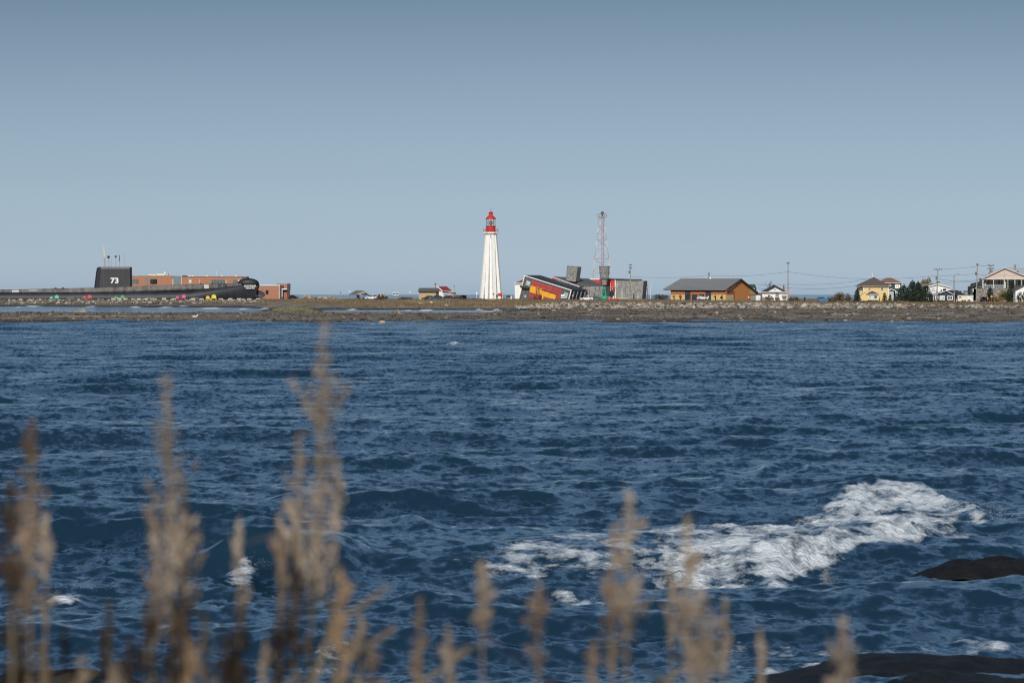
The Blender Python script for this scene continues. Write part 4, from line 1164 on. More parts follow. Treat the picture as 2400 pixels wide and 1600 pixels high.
sign_on_post('road_sign', 952, 1176, 685.8, 688.6, 1.2, GREYM, 'tiny grey marker right of the white billboard', 'rect')
t = T('billboard', 927.5, 1178, 'white double billboard with dark panels standing on two posts', 'billboard')
f = Face(t)
f.rect('panel', 920.4, 684.8, 934.8, 691.8, WHITE, 0, .15)
for a, b in ((920.9, 927.2), (927.9, 934.3)): f.rect('print', a, 686.4, b, 690.2, mat('dark_green_print', (.035, .06, .055), .5, .4, 3), .15, .18)
for a in (920.9, 934.0): t.part('post', GREYM, MB().tube((t.x(a), .1, 0), (t.x(a), .1, t.z(685)), .08, n=4))
t = T('tan_shed', 1004, 1160, 'long tan shed under a grey gabled roof', 'shed')
f = Face(t)
TAN = mat('tan_siding', (.44, .32, .18), .75, .06, 1.2, .1, stretch=(1, 1, 8))
f.body('wall', [(982, 702), (982, 682.6), (1020.6, 682.6), (1020.6, 702)], TAN, (0, 6, 0))
f.body('porch_wall', [(1021, 702), (1021, 682.6), (1028, 682.6), (1028, 702)], mat('shed_painted_shade_wood', (.13, .10, .075), .8, .15, 2), (0, 5, 0))  # dark brown puts the shade of the right side wall into its colour
f.rect('porch_door', 1022.6, 684.5, 1026.4, 696, DARK, .02, .08)
f.rect('corner_post', 1019.6, 682.8, 1021.4, 698, mat('tan_trim', (.40, .30, .18), .7, .05, 1), .02, .14)
t.part('roof', GROOF, MB().slab([t.pt(979, 682.8, -.7), t.pt(1029.5, 682.8, -.7), t.pt(1027, 674.6, 3), t.pt(982.5, 674.6, 3)], .14).slab([t.pt(982.5, 674.6, 3), t.pt(1027, 674.6, 3), t.pt(1029.5, 682.8, 6.7), t.pt(979, 682.8, 6.7)], .14))
f.rect('eave_board', 979.2, 682.6, 1029.4, 683.5, DARK, .62, .74)
t = T('red_roofed_cabin', 1040, 1185, 'small white cabin with a red roof and red gable beside the tan shed', 'cabin')
K = -.55
f = Face(t, 0, K, 1038.3)
f.body('wall', [(1028.5, 702), (1028.5, 682), (1038.3, 682), (1038.3, 702)], WHITE, (4.0, 5.5, 0))
f.plate('gable', [(1024.5, 682), (1027, 674), (1030.4, 683), (1036, 682.2), (1028, 672.6)][:0] or [(1024.5, 682.2), (1027.3, 672.8), (1037.5, 682.2)], RED, .05, .15)
gp = [f.P(1023.6, 677, .5), f.P(1027.3, 671.0, .5), f.P(1039.5, 682.0, .5)]
e_ = Vector((3.2, 5.0, 0))
RR = mat('red_roofing', (0.27, 0.040, 0.032))
t.part('roof', RR, MB().slab([gp[1], gp[2], gp[2] + e_ * 1.02, gp[1] + e_ * .95], .15))
f.plate('gable_trim', [(1023.2, 677.2), (1027.4, 670.4), (1040.5, 682.2), (1038.8, 683.2), (1027.4, 672.6), (1024.4, 678)], WHITE, .52, .66)
f8 = Face(t, 0, 5.5 / 4.0, 1038.6)
f8.rect('eave_board', 1038.6, 681.2, 1051, 682.6, WHITE, .3, .42)
f8.rect('painted_eave_shade', 1039.4, 682.8, 1050.2, 684.2, DARK, .02, .06); f8.rect('garage_door', 1039.8, 685, 1048.5, 697, mat('white_door', (.62, .61, .58), .6, .05, 2), .02, .1)  # dark strip below the eave board paints in the eave's shade
t = T('red_lamp_post', 1020.6, 1192, 'red lamp post rising behind the tan shed', 'lamp post', 'red lamp posts')
t.part('pole', DRED, MB().tube((0, 0, 0), (0, 0, t.z(667)), .10, n=6)); t.part('lantern', DRED, MB().lathe([(.16, t.z(667.4)), (.42, t.z(667)), (.34, t.z(665.6)), (.05, t.z(663.6))], 8)); 
t.part('globe', LAMPW, MB().ball((0, 0, t.z(668.4)), .24, 8, 6), True)
for px, d, y1, lab in ((1382, 1180, 671.5, 'red lamp post before the shingled wing of the tilted museum'), (1517.4, 1215, 669, 'red lamp post right of the grey shingled block')):
    t = T('red_lamp_post', px, d, lab, 'lamp post', 'red lamp posts')
    t.part('pole', DRED, MB().tube((0, 0, 0), (0, 0, t.z(y1 + 4)), .10, n=6)); t.part('lantern', DRED, MB().lathe([(.18, t.z(y1 + 3)), (.40, t.z(y1 + 2)), (.30, t.z(y1 + .8)), (.05, t.z(y1 - .3))], 8)); t.part('globe', LAMPW, MB().ball((0, 0, t.z(y1 + 3.6)), .30, 8, 6), True)
t = T('brown_kiosk', 1062, 1178, 'small brown kiosk showing above the parked cars', 'kiosk')
f = Face(t)
f.body('wall', [(1056, 702), (1056, 686), (1068.4, 686), (1068.4, 702)], mat('kiosk_brown', (.26, .15, .085), .8, .15, 2), (0, 3, 0))
f.rect('panel', 1056.4, 687.2, 1061.6, 693, mat('kiosk_grey', (.30, .28, .25), .7, .15, 2), .02, .08)
t.part('roof', mat('kiosk_roof', (.18, .12, .09), .8, .1, 2), MB().box(t.x(1055.6), t.x(1069), -.3, 3.2, t.z(686), t.z(685.2)))
t = T('thin_flagpole', 1065.6, 1186, 'thin dark pole behind the brown kiosk', 'pole')
t.part('pole', GREYM, MB().tube((0, 0, 0), (0, 0, t.z(671)), .05, n=5)); t.part('lamp', DARK, MB().box(-.4, .1, -.1, .1, t.z(671.6), t.z(670)))
t = T('white_flagpole', 1524, 1205, 'slim white pole right of the red lamp post', 'pole')
t.part('pole', WHITE, MB().tube((0, 0, 0), (.35, 0, t.z(666)), .07, n=5)); t.part('finial', WHITE, MB().ball((.35, 0, t.z(665.4)), .16, 6, 5))

# ------------------------------------------------------------------ buoys on the lawn
def buoy(px, d, ytop, ybase, ymid, wpx, m, mb_, label):
    t = T('navigation_buoy', px, d, label, 'buoy', 'old buoys on display')
    r = wpx / 2 * d / F
    t.part('float', mb_, MB().lathe([(r * .72, -.1), (r * .95, t.z(ybase) * .3), (r, (t.z(ybase) + t.z(ymid)) / 2), (r * .93, t.z(ymid) - .15), (r * .5, t.z(ymid))], 18), True)
    zz0, zz1 = t.z(ymid) - .05, t.z(ytop + 5)
    fr = MB()
    for i in range(4):
        a = i * math.pi / 2 + .5
        b = a + math.pi / 2
        p0 = Vector((r * .62 * math.cos(a), r * .62 * math.sin(a), zz0)); p1 = Vector((r * .25 * math.cos(a), r * .25 * math.sin(a), zz1))
        q0 = Vector((r * .62 * math.cos(b), r * .62 * math.sin(b), zz0)); q1 = Vector((r * .25 * math.cos(b), r * .25 * math.sin(b), zz1))
        fr.tube(p0, p1, .11, n=4)
        for u in (.33, .66): fr.tube(p0.lerp(p1, u), q0.lerp(q1, u), .07, n=4)
        fr.tube(p0, q0.lerp(q1, .33), .05, n=4); fr.tube(p0.lerp(p1, .33), q0.lerp(q1, .66), .05, n=4)
    t.part('lattice', m, fr)
    hd = t.part('top_drum', m, MB().lathe([(r * .40, zz1 - .15), (r * .40, zz1 + .55), (r * .28, zz1 + .6)], 10))
    t.part('lantern', m, MB().lathe([(.14, zz1 + .6), (.16, t.z(ytop) + .1), (.03, t.z(ytop))], 8), parent=hd)
GRB = mat('green_buoy_paint', (.030, .30, .19), .5, .12, 1.2)
buoy(1416.8, 1130, 671.5, 703, 693, 19, GRB, GRB, 'green lattice buoy standing right of the tilted museum')
buoy(1260, 1160, 670.5, 701, 691.5, 19.5, mat('orange_buoy_paint', (.46, .14, .045), .55, .2, 1.5), mat('rust_red_paint', (.17, .028, .030), .6, .15, 1.5), 'rust red lattice buoy before the yellow band of the museum')
t = T('lying_buoy', 1434, 1118, 'red buoy parts and a pale rope frame lying right of the green buoy', 'buoy')
t.root.scale = (.8, .8, .72)
t.part('float', RED, MB().lathe([(.3, -.3), (1.3, -.1), (1.5, .35), (.9, .75)], 12, (-.9, 0, 0), .7), True); t.part('float', RED, MB().lathe([(.3, -.3), (1.1, -.1), (1.3, .3), (.5, .65)], 12, (1.7, .2, 0), .7), True)
t.part('pale_drum', CREAMW, MB().tube((.55, -.2, .5), (.75, -.2, 1.6), .42, .34, 9)); t.part('rope_frame', mat('straw', (.52, .38, .22), .8, .1, 2), MB().tube((.6, -.3, 1.5), (1.1, -.3, 2.5), .07).tube((.9, -.3, 1.5), (1.5, -.3, 2.4), .07).tube((-.4, -.6, 0), (.2, -.6, .8), .1)); t.part('cover', mat('white_cover', (.55, .45, .45), .7, .1, 2), MB().ball((-.9, .6, 1.0), .75, 10, 6, .45), True)
# ------------------------------------------------------------------ the orange gabled building
t = T('orange_gabled_building', 1702, 1112, 'orange building with a big grey roof and the numbers 19 and 14 on tan panels', 'building')
ORG = mat('orange_siding', (.47, .195, .065), .75, .06, 1.0, .1, stretch=(1, 1, 6)); TANP = mat('tan_panel', (.58, .42, .17), .7, .05, 1); ORB = mat('orange_band', (.46, .15, .065), .75, .12, 1.5, .1)
TH = math.radians(38)
kl = -math.tan(TH)                       # long wall recedes to the left
f = Face(t, 0, kl, 1702)
kg = 1 / math.tan(TH)                    # gable wall recedes to the right
g = Face(t, 0, kg, 1702)
Lw = f.P(1572, 690) - f.P(1702, 690); Lw.z = 0
Gw = g.P(1772, 690) - g.P(1702, 690); Gw.z = 0
zE, zR = t.z(678.5), t.z(650.5)
# wall body
c0 = Vector((0, 0, 0)); c1 = Lw; c2 = Lw + Gw; c3 = Gw
mb = MB().prism([c0 + Vector((0, 0, -.5)), c1 + Vector((0, 0, -.5)), c2 + Vector((0, 0, -.5)), c3 + Vector((0, 0, -.5))], (0, 0, zE + .25))
t.part('wall', mat('dark_wall', (.05, .05, .055), .7, .1, 1), mb)
pk = g.P(1733.5, 654.5)
wl = MB().prism([g.P(1702, 704, .04), g.P(1702, 677.5, .04), g.P(1733.5, 654.0, .04), g.P(1771.6, 684.5, .04), g.P(1771.6, 706, .04)], -g.n * .3)
t.part('gable_wall', ORG, wl)
# roof: two slopes with overhang
ov = .9
rd = Lw.normalized()
zpk = g.P(1732, 652.6).z
mid = Vector((g.P(1732, 652.6).x, g.P(1732, 652.6).y, 0))
e0 = f.P(1701.4, 678.9, .9) + g.n * ov * .2
e1 = f.P(1556.7, 677.8, .9)
rA = g.P(1732.5, 652.4, .8); rB = Vector((t.pt(1596.5, 652.4, 26).x, rA.y + (e1.y - e0.y) * .85, 0)); 
rBy = rA.y + Lw.y * .93; rB = t.pt(1596.5, 652.2, rBy)
rr = g.P(1777, 688.6, .8)
rback = t.pt(1600, 688, rBy + 9)
RF = mat('grey_metal_roof', (.185, .182, .178), .6, .05, 1.0, .05, stretch=(1, 1, 1))
t.part('roof', RF, MB().slab([e0, e1, rB, rA], .22).slab([rA, rB, Vector((rback.x, rback.y, rr.z)), rr], .22))
t.part('verge_trim', DARK, MB().prism([g.P(1700.4, 679.6, .82), g.P(1733, 653.2, .82), g.P(1778, 689.4, .82), g.P(1777, 691.2, .82), g.P(1733, 656.0, .82), g.P(1701.4, 681.6, .82)], -g.n * .25))
t.part('eave_board', DARK, MB().prism([f.P(1557.5, 678.2, .86), f.P(1701.5, 679.2, .86), f.P(1701.5, 681.4, .86), f.P(1562, 680.4, .86)], -f.n * .6))
# long wall panels
def fr(name, x0, y0, x1, y1, m, o0=.02, o1=.12): return f.rect(name, x0, y0, x1, y1, m, o0, o1)
for a, b in ((1572.2, 1605.5), (1619, 1653.8), (1667, 1701.4)): fr('orange_band', a, 683.2, b, 689.2, ORB)
for a, b in ((1572.2, 1605.5), (1667, 1701.4)):
    fr('tan_panel', a, 690.2, b, 706, TANP); fr('dark_line', a, 689.3, b, 690.1, DARK, .02, .10)
for a in (1606, 1654.2): fr('dark_bay', a, 683, a + 12.4, 690, mat('slate_panel', (.055, .052, .06), .6, .1, 1), .02, .1)
for a in (1606.3, 1654.6): f.window((a, 690.2, a + 12.0, 705), DARK, mat('slate_glass', (.035, .05, .065), .12, .4, 1, spec=.7), 2, 2)
for a in (1622.4, 1638.4): f.window((a, 690, a + 12.4, 703), DARK, mat('slate_glass', (.035, .05, .065)), 2, 2)
for a in (1619.2, 1635.4, 1651.2): fr('orange_pier', a, 689.4, a + 2.8, 706, ORB, .03, .2)
BLK = mat('black_lettering', (.012, .012, .012), .5, .1, 2)
yawf = math.atan2(-Lw.y, -Lw.x)
for c_ in (1579.4, 1676.4):
    f.plate('wall_number', [(c_, 692.4), (c_ + 2.3, 692.4), (c_ + 2.3, 702.6), (c_, 702.6), (c_, 695.2), (c_ - 2.2, 696.4), (c_ - 2.2, 694.2)], BLK, .13, .17)
for ch_, px in (('9', 1595.3), ('4', 1691.5)):
    q = f.P(px, 702.6, .16)
    text_mesh(ch_, 1.58, BLK, 'wall_number', t.root, q, yawf, None, 0, .035, .03)
# gable details
g.rect('tan_panel', 1702.2, 690.4, 1718.6, 706, mat('tan_panel_shaded_tone', (.47, .36, .17), .7, .05, 1), .05, .14)  # darker copy of the tan: the gable side's weaker light is in the colour
g.rect('red_brown_panel', 1702.2, 683.2, 1719.6, 690.0, mat('red_brown_panel', (.24, .085, .055), .7, .12, 1.5), .05, .16)
g.rect('dark_line', 1702.2, 682.0, 1720, 683.1, DARK, .05, .18); g.rect('dark_line', 1718.8, 683.1, 1720, 706, DARK, .05, .18)
g.plate('tan_upper_panel', [(1757.5, 674.6), (1772, 686.0), (1772, 690.2), (1757.5, 690.2)], mat('olive_tan_panel', (.40, .31, .14), .7, .05, 1), .05, .12)
g.rect('dark_line', 1758, 690.3, 1772, 691.2, DARK, .05, .16)
g.rect('garage_door', 1759.6, 691.5, 1768.8, 706, mat('grey_door', (.40, .37, .32), .6, .05, 1), .05, .13); g.rect('door_trim', 1769.2, 691.5, 1770.6, 706, WHITE, .05, .16)
g.rect('wall_lamp', 1753, 694.5, 1754.4, 699, WHITE, .1, .3)
p_ = rA.lerp(rB, .52)
t.part('chimney_pipe', GREYM, MB().tube((t.pt(1661.3, 652.6, p_.y).x, p_.y, t.pt(1661, 653, p_.y).z), (t.pt(1661.3, 640, p_.y).x, p_.y, t.pt(1661, 640, p_.y).z), .22, n=8).lathe([(.30, t.pt(0, 641.6, p_.y).z), (.34, t.pt(0, 639, p_.y).z)], 8, (t.pt(1661.3, 640, p_.y).x, p_.y, 0)))
t.part('roof_dome', WHITE, MB().ball((t.pt(1664.6, 652.0, p_.y).x, p_.y, t.pt(1664, 652.0, p_.y).z), .42, 8, 6, .8), True)
for px in (1707, 1716, 1729): t.part('roof_spike', GREYM, MB().tube(t.pt(px, 653, rA.y + 8), t.pt(px, 649.6, rA.y + 8), .06, n=4))
t = T('pale_wall_lamp_post', 1659.7, 1075, 'short pale lamp post before the dark bay of the orange gabled building', 'lamp post')
t.part('pole', GREYM, MB().tube((0, 0, 0), (0, 0, t.z(696)), .06, n=5)); t.part('head', WHITE, MB().box(-.16, .16, -.1, .1, t.z(698), t.z(693.5)))

t = T('green_house', 1762, 1180, 'small dark green house with a green roof behind the orange gable', 'house')
f = Face(t)
GH = mat('dark_green_siding', (.05, .085, .065), .7, .1, 1)
f.body('wall', [(1750, 704), (1750, 676), (1769.5, 676), (1769.5, 704)], GH, (0, 7, 0))
t.part('roof', mat('green_roofing', (.045, .075, .05), .8, .1, 1), MB().slab([t.pt(1747, 678.6, -.5), t.pt(1768.5, 678.6, -.5), t.pt(1767.5, 666, 3.5), t.pt(1750, 666, 3.5)], .2).slab([t.pt(1768.5, 678.6, -.5), t.pt(1773, 678, 5), t.pt(1770, 667, 3.5), t.pt(1767.5, 666, 3.5)], .2))
t.part('satellite_dish', WHITE, MB().ball(t.pt(1767, 677.4, -.8), .32, 8, 6, 1, .4), True)
# low white outbuilding and white bungalow
t = T('white_outbuilding', 1781, 1090, 'low white outbuilding between the orange building and the white bungalow', 'outbuilding')
f = Face(t); f.body('wall', [(1772.5, 706), (1772.5, 690.5), (1787, 690.5), (1787, 706)], WHITE, (0, 4, 0)); t.part('roof', GROOF, MB().box(t.x(1772), t.x(1788), -.3, 4.3, t.z(690.5), t.z(689.8)))
t = T('white_bungalow', 1812, 1075, 'white bungalow with a dark hipped roof and a white pediment over its front', 'house')
f = Face(t)
f.body('wall', [(1786.5, 706), (1786.5, 684.5), (1826, 684.5), (1826, 706)], WHITE, (0, 8, 0)); f.body('side_wing', [(1826.2, 706), (1826.2, 686), (1846, 686), (1846, 706)], WHITE, (0, 7, 0))
mb = MB()
a, b, c, d_ = t.pt(1780.5, 684.6, -.8), t.pt(1846, 684.6, -.8), t.pt(1846, 684.6, 9), t.pt(1780.5, 684.6, 9)
p, q = t.pt(1812.5, 667.6, 4), t.pt(1815.5, 667.6, 4)
mb.add([a, b, c, d_, p, q], [(0, 1, 5, 4), (1, 2, 5), (2, 3, 4, 5), (3, 0, 4), (3, 2, 1, 0)])
t.part('roof', DROOF, mb)
f.plate('pediment', [(1799, 683.6), (1816.5, 674.2), (1834, 683.6)], WHITE, .9, 1.0)
f.plate('pediment_detail', [(1811, 680.5), (1816, 678), (1821, 680.5)], GREYM, 1.01, 1.05)
f.rect('eaves_trim', 1781, 684, 1846, 685.4, WHITE, .7, .82)
f.window((1799, 690.4, 1806, 696), WHITE, GLASS, 2); f.rect('painted_porch_shade', 1817.5, 686.5, 1825.5, 694.5, GREYM, .02, .08); f.rect('brown_barrel', 1816, 696, 1826, 702, mat('barrel_brown', (.12, .085, .07), .8, .2, 2), .8, 1.6)  # flat grey plate on the wall stands in for the porch's shade
t.part('chimney', mat('red_brick', (.30, .075, .05), .8, .15, 2), MB().box(t.x(1836.4), t.x(1840), 2, 2.6, t.z(684), t.z(669.4)))
t.part('chimney_cap', GREYM, MB().tube((t.x(1838.2), 2.3, t.z(669.4)), (t.x(1838.2), 2.3, t.z(666)), .10)); t.part('roof_vent', DARK, MB().box(t.x(1813), t.x(1815), 3.4, 4.2, t.z(668.4), t.z(666)))
t = T('swing_frame', 1807, 1066, 'grey timber swing frame before the white bungalow', 'swing frame')
for a, b, c in ((1802, 1806.5, -.3), (1811, 1806.5, -.3), (1805, 1809.5, .8), (1814, 1809.5, .8)): t.part('leg', GREYM, MB().tube((t.x(a), c, 0), (t.x(b), c, t.z(694)), .07, n=4))
t.part('crossbar', GREYM, MB().tube((t.x(1806.5), -.3, t.z(694)), (t.x(1809.5), .8, t.z(694)), .07, n=4))
tt_ = sign_on_post('road_sign', 1847.8, 1040, 680.2, 690.2, 8.4, mat('red_orange_sign', (.72, .20, .10), .5, .05, 2), 'red orange diamond road sign in front of the white bungalow', 'diamond')
sign_on_post('road_sign', 1778.5, 1060, 680.0, 686, 1.4, WHITE, 'slim pale post marker left of the white bungalow', 'rect')

# ------------------------------------------------------------------ houses at the right
def hip(t, x0, x1, ye, xr0, xr1, yr, dep, m, ov=.6, yc=None):
    a, b, c, d_ = t.pt(x0, ye, -ov), t.pt(x1, ye, -ov), t.pt(x1, ye, dep + ov), t.pt(x0, ye, dep + ov)
    for v in (c, d_): v.z = a.z
    c.x, d_.x = b.x, a.x
    p, q = t.pt(xr0, yr, dep / 2), t.pt(xr1, yr, dep / 2)
    return t.part('roof', m, MB().add([a, b, c, d_, p, q], [(0, 1, 5, 4), (1, 2, 5), (2, 3, 4, 5), (3, 0, 4), (3, 2, 1, 0)]))
YW = mat('yellow_siding', (.68, .50, .23), .7, .04, 1, .08, stretch=(1, 1, 8)); YP = mat('pale_yellow_siding', (.60, .50, .30), .7, .04, 1)
t = T('yellow_house', 2048, 955, 'two storey yellow house with a brown hipped roof and a white cross aerial', 'house')
f = Face(t)
f.body('wall', [(2022.5, 708), (2022.5, 671), (2082.8, 671), (2082.8, 708)], YW, (0, 8, 0))
fb = Face(t, 1.5); fb.body('wall', [(2012.8, 708), (2012.8, 672), (2022.3, 672), (2022.3, 708)], YP, (0, 6, 0))
hip(t, 2010.5, 2085.5, 670.3, 2046, 2049.5, 649.8, 8, mat('brown_roofing', (.105, .080, .070), .8, .1, 1.2), .7)
f.rect('eaves_trim', 2019, 669.6, 2085, 671.4, mat('cream_trim', (.62, .55, .42), .6, .05, 1), .45, .6)
f.rect('corner_trim', 2081.6, 671.4, 2083.0, 700, WHITE, .02, .1); f.rect('corner_trim', 2022.4, 671.4, 2023.6, 700, WHITE, .02, .1)
f.window((2034.4, 672.6, 2040.8, 681), WHITE, GLASS, 2); f.window((2064.4, 672.6, 2070.8, 681), WHITE, GLASS, 2); fb.window((2016, 675.5, 2021, 681.5), WHITE, GLASSG, 1)
t.part('aerial', WHITE, MB().tube((t.x(2048), 4, t.z(650.5)), (t.x(2048), 4, t.z(639.8)), .09, n=4).box(t.x(2046.9), t.x(2049.1), 3.95, 4.05, t.z(647.6), t.z(646.6)))
ff = Face(t, -3.0)
ff.body('porch_wing', [(2014, 708), (2014, 692), (2026.5, 684.4), (2041, 692), (2041, 708)], YW, (0, 2.9, 0)); ff.plate('porch_trim', [(2013, 692.6), (2026.5, 684), (2042, 692.4), (2041.4, 693.4), (2026.5, 685.4), (2013.8, 693.4)], mat('cream_trim', (.62, .55, .42)), .02, .2)
ff.body('sunroom', [(2038.8, 708), (2038.8, 689), (2060.2, 689), (2060.2, 708)], YW, (0, 2.9, 0))
t.part('sunroom_roof', mat('brown_roofing', (.105, .080, .070)), MB().add([ff.P(2030, 689.4, .4), ff.P(2062, 689.4, .4), ff.P(2062, 689.4) + Vector((0, 3, 0)), ff.P(2030, 689.4) + Vector((0, 3, 0)), ff.P(2045, 682.2) + Vector((0, 2.8, 0)), ff.P(2048, 682.2) + Vector((0, 2.8, 0))], [(0, 1, 5, 4), (1, 2, 5), (3, 0, 4), (3, 2, 1, 0), (2, 3, 4, 5)]))
ff.rect('eaves_trim', 2037.4, 689.2, 2061, 690.6, WHITE, .3, .42)
ff.window((2040, 691.2, 2046, 702), WHITE, GLASSG, 2); ff.window((2046.6, 691.2, 2056, 700.5), WHITE, GLASS, 3); ff.rect('deck', 2034, 701.5, 2058, 702.6, WHITE, .2, 1.2)
DG = mat('blue_green_siding', (.030, .055, .058), .7, .08, 1, .06, stretch=(1, 1, 8))
t = T('dark_green_house', 2092, 972, 'dark blue green house with a brown hipped roof and a round white window', 'house')
f = Face(t)
f.body('wall', [(2078, 708), (2078, 663.5), (2113.6, 663.5), (2113.6, 708)], DG, (0, 8, 0))
hip(t, 2061.5, 2116, 663, 2077, 2088.5, 651, 8, mat('chestnut_roofing', (.24, .125, .080), .8, .1, 1.2), .7)
f.rect('eaves_trim', 2074, 662.4, 2115.6, 664, WHITE, .5, .62)
f.window((2097.6, 665.6, 2109.6, 675.6), WHITE, GLASS, 2, 1, .42)
rw = MB()
for i in range(14):
    a0, a1 = i * 2 * math.pi / 14, (i + 1) * 2 * math.pi / 14
    c_ = f.P(2085.6, 668, .1); r1, r2 = .36, .22
    P_ = lambda r, a: c_ + Vector((r * math.cos(a) * 1.0, 0, r * math.sin(a)))
    rw.prism([P_(r1, a0), P_(r1, a1), P_(r2, a1), P_(r2, a0)], (0, .08, 0))
w_ = t.part('round_window', WHITE, rw)
MB().tube(f.P(2085.6, 668, .06), f.P(2085.6, 668, .02), .24, n=14).build('pane', GLASS, w_)
f.rect('corner_trim', 2112.4, 665, 2114, 676, WHITE, .02, .12); f.rect('corner_trim', 2112.8, 679, 2114, 684, WHITE, .02, .12)
fp = Face(t, -2.6)
fp.body('porch', [(2082, 708), (2082, 682.4), (2094.6, 682.4), (2094.6, 708)], mat('pale_blue_grey_siding', (.42, .45, .46), .7, .05, 1), (0, 2.5, 0))
t.part('porch_roof', WHITE, MB().prism([fp.P(2080.8, 681.4, .4), fp.P(2089, 676.2, .4), fp.P(2099.6, 681, .4), fp.P(2099.6, 682.6, .4), fp.P(2089, 678, .4), fp.P(2080.8, 683, .4)], (0, 3.0, 0)))
fp.plate('porch_gable', [(2082.6, 682.2), (2089, 678.2), (2096, 682.2)], DG, .02, .1)
fp.window((2084.4, 690, 2089, 699), WHITE, GLASS, 1); f.window((2098, 683, 2103.4, 694), WHITE, GLASS, 1, 1, .2); f.rect('arched_trim', 2104, 684, 2108.6, 689, WHITE, .02, .14)
# white two storey house and dark blue bungalow
t = T('white_gabled_house', 2198, 985, 'white two storey house with a low gable behind the dark blue bungalow', 'house')
f = Face(t)
f.body('wall', [(2170.8, 708), (2170.8, 672.4), (2197, 665.6), (2227.4, 673.2), (2227.4, 708)], WHITE, (0, 9, 0))
t.part('roof', mat('pinkish_roofing', (.27, .215, .19), .8, .1, 1.2), MB().slab([f.P(2166, 671.4, .5), f.P(2197.4, 664.4, .5), f.P(2197.4, 664.4) + Vector((-3, 9.5, 0)), f.P(2166, 671.4) + Vector((-3, 9.5, 0))], .2).slab([f.P(2197.4, 664.4, .5), f.P(2230, 673.2, .5), f.P(2230, 673.2) + Vector((-2, 9.5, 0)), f.P(2197.4, 664.4) + Vector((-3, 9.5, 0))], .2))
f.plate('gable_trim', [(2169, 671.8), (2197.4, 664.8), (2229.6, 673.4), (2229, 675), (2197.4, 666.8), (2169.6, 673.4)], WHITE, .42, .56)
t.part('chimney', mat('tan_chimney', (.40, .26, .18), .8, .1, 2), MB().box(t.x(2182), t.x(2184), 4, 4.8, t.z(668), t.z(661.4)))
f.window((2176, 675.2, 2180.4, 680), WHITE, GLASS, 1); f.rect('shutter', 2183, 673.5, 2192, 682.5, mat('pale_grey_panel', (.50, .50, .49), .6, .05, 1), .02, .08); f.window((2193.6, 676.8, 2197.4, 683), WHITE, GLASS, 1); f.window((2203.6, 677, 2208, 683), WHITE, GLASS, 1); f.window((2210, 676.4, 2217.4, 682), DARK, GLASS, 2)
rl = MB()
for q in np.linspace(2174, 2196, 9): rl.tube(f.P(q, 682, 1.2), f.P(q, 687, 1.2), .04, n=4)
rl.tube(f.P(2174, 682, 1.2), f.P(2196, 682, 1.2), .05, n=4)
t.part('balcony_railing', GREYM, rl); f.rect('balcony_floor', 2173, 687, 2196.5, 688.4, WHITE, .1, 1.3)
DB = mat('dark_blue_siding', (.040, .050, .078), .7, .08, 1, .06, stretch=(1, 1, 8))
t = T('dark_blue_bungalow', 2212, 940, 'dark blue bungalow with white gable trim and white framed windows', 'house')
f = Face(t)
f.body('wall', [(2186.6, 709), (2186.6, 690.6), (2217.6, 681.8), (2234.4, 690.6), (2234.4, 709)], DB, (0, 9, 0))
e_ = Vector((4.2, 8.0, 0))
t.part('roof', mat('slate_roofing', (.042, .045, .055), .8, .1, 1.2), MB().slab([f.P(2178, 692.2, .4), f.P(2217.6, 680.0, .4), f.P(2217.6, 680.0) + e_, f.P(2178, 692.2) + e_], .18).slab([f.P(2217.6, 680.0, .4), f.P(2236.5, 690.6, .4), f.P(2236.5, 690.6) + e_, f.P(2217.6, 680.0) + e_], .18))
f.plate('gable_trim', [(2184.4, 690.8), (2217.6, 680.2), (2235.4, 690.0), (2234.6, 691.2), (2217.6, 682.0), (2185.4, 692.4)], WHITE, .42, .56)
f8 = Face(t, 0, 1.6, 2234.6); f8.body('side_wall', [(2234.6, 709), (2234.6, 690.8), (2245.6, 690.8), (2245.6, 709)], DB, (-2.0, 1.2, 0))
for a, b in ((2191, 2199.6), (2202, 2214), (2220, 2233)): f.window((a, 693, b, 703), WHITE, GLASSG if a == 2202 else GLASS, 2, 1, .22)
f.rect('corner_trim', 2186.4, 692.6, 2188, 704, WHITE, .02, .12); f.rect('pale_door', 2180.6, 695, 2182.4, 702, GREYM, .0, .1)
t = T('white_trailer', 2263, 935, 'white box trailer with a dark emblem standing right of the dark blue bungalow', 'trailer')
f = Face(t)
f.body('body', [(2245, 706.4), (2245, 692.6), (2281, 692.6), (2281, 706.4)], CREAMW, (0, 2.4, 0))
f.rect('door', 2269, 696, 2276, 706, WHITE, .02, .07); f.rect('roof_edge', 2244.6, 692.0, 2281.4, 693.2, WHITE, .02, .1); f.rect('skirt', 2246, 706.4, 2280, 708.2, WHITE, -.2, -.1)
for a in (2248.8, 2251.6): 
    c_ = f.P(a, 696.4, .04); t.part('emblem', DARK, MB().tube(c_, c_ + f.n * .04, .17, n=12))
f.rect('emblem_bar', 2247.2, 695.0, 2253.4, 695.6, DARK, .02, .06)
for a in (2256, 2262): t.part('wheel', RUBBER, MB().tube((t.x(a), -.02, .28), (t.x(a), .25, .28), .32, n=12))
t = T('blue_tent', 2271.3, 915, 'small pointed bright blue tent before the white trailer', 'tent')
BT = mat('blue_tarp', (.035, .16, .34), .6, .15, 2)
t.part('canvas', BT, MB().add([(-.55, -.5, -.2), (.55, -.5, -.2), (.55, .6, -.2), (-.55, .6, -.2), (-.42, -.3, .62), (.42, -.3, .62), (.42, .4, .62), (-.42, .4, .62), (0, 0, t.z(700))], [(0, 1, 5, 4), (1, 2, 6, 5), (2, 3, 7, 6), (3, 0, 4, 7), (4, 5, 8), (5, 6, 8), (6, 7, 8), (7, 4, 8), (3, 2, 1, 0)]))
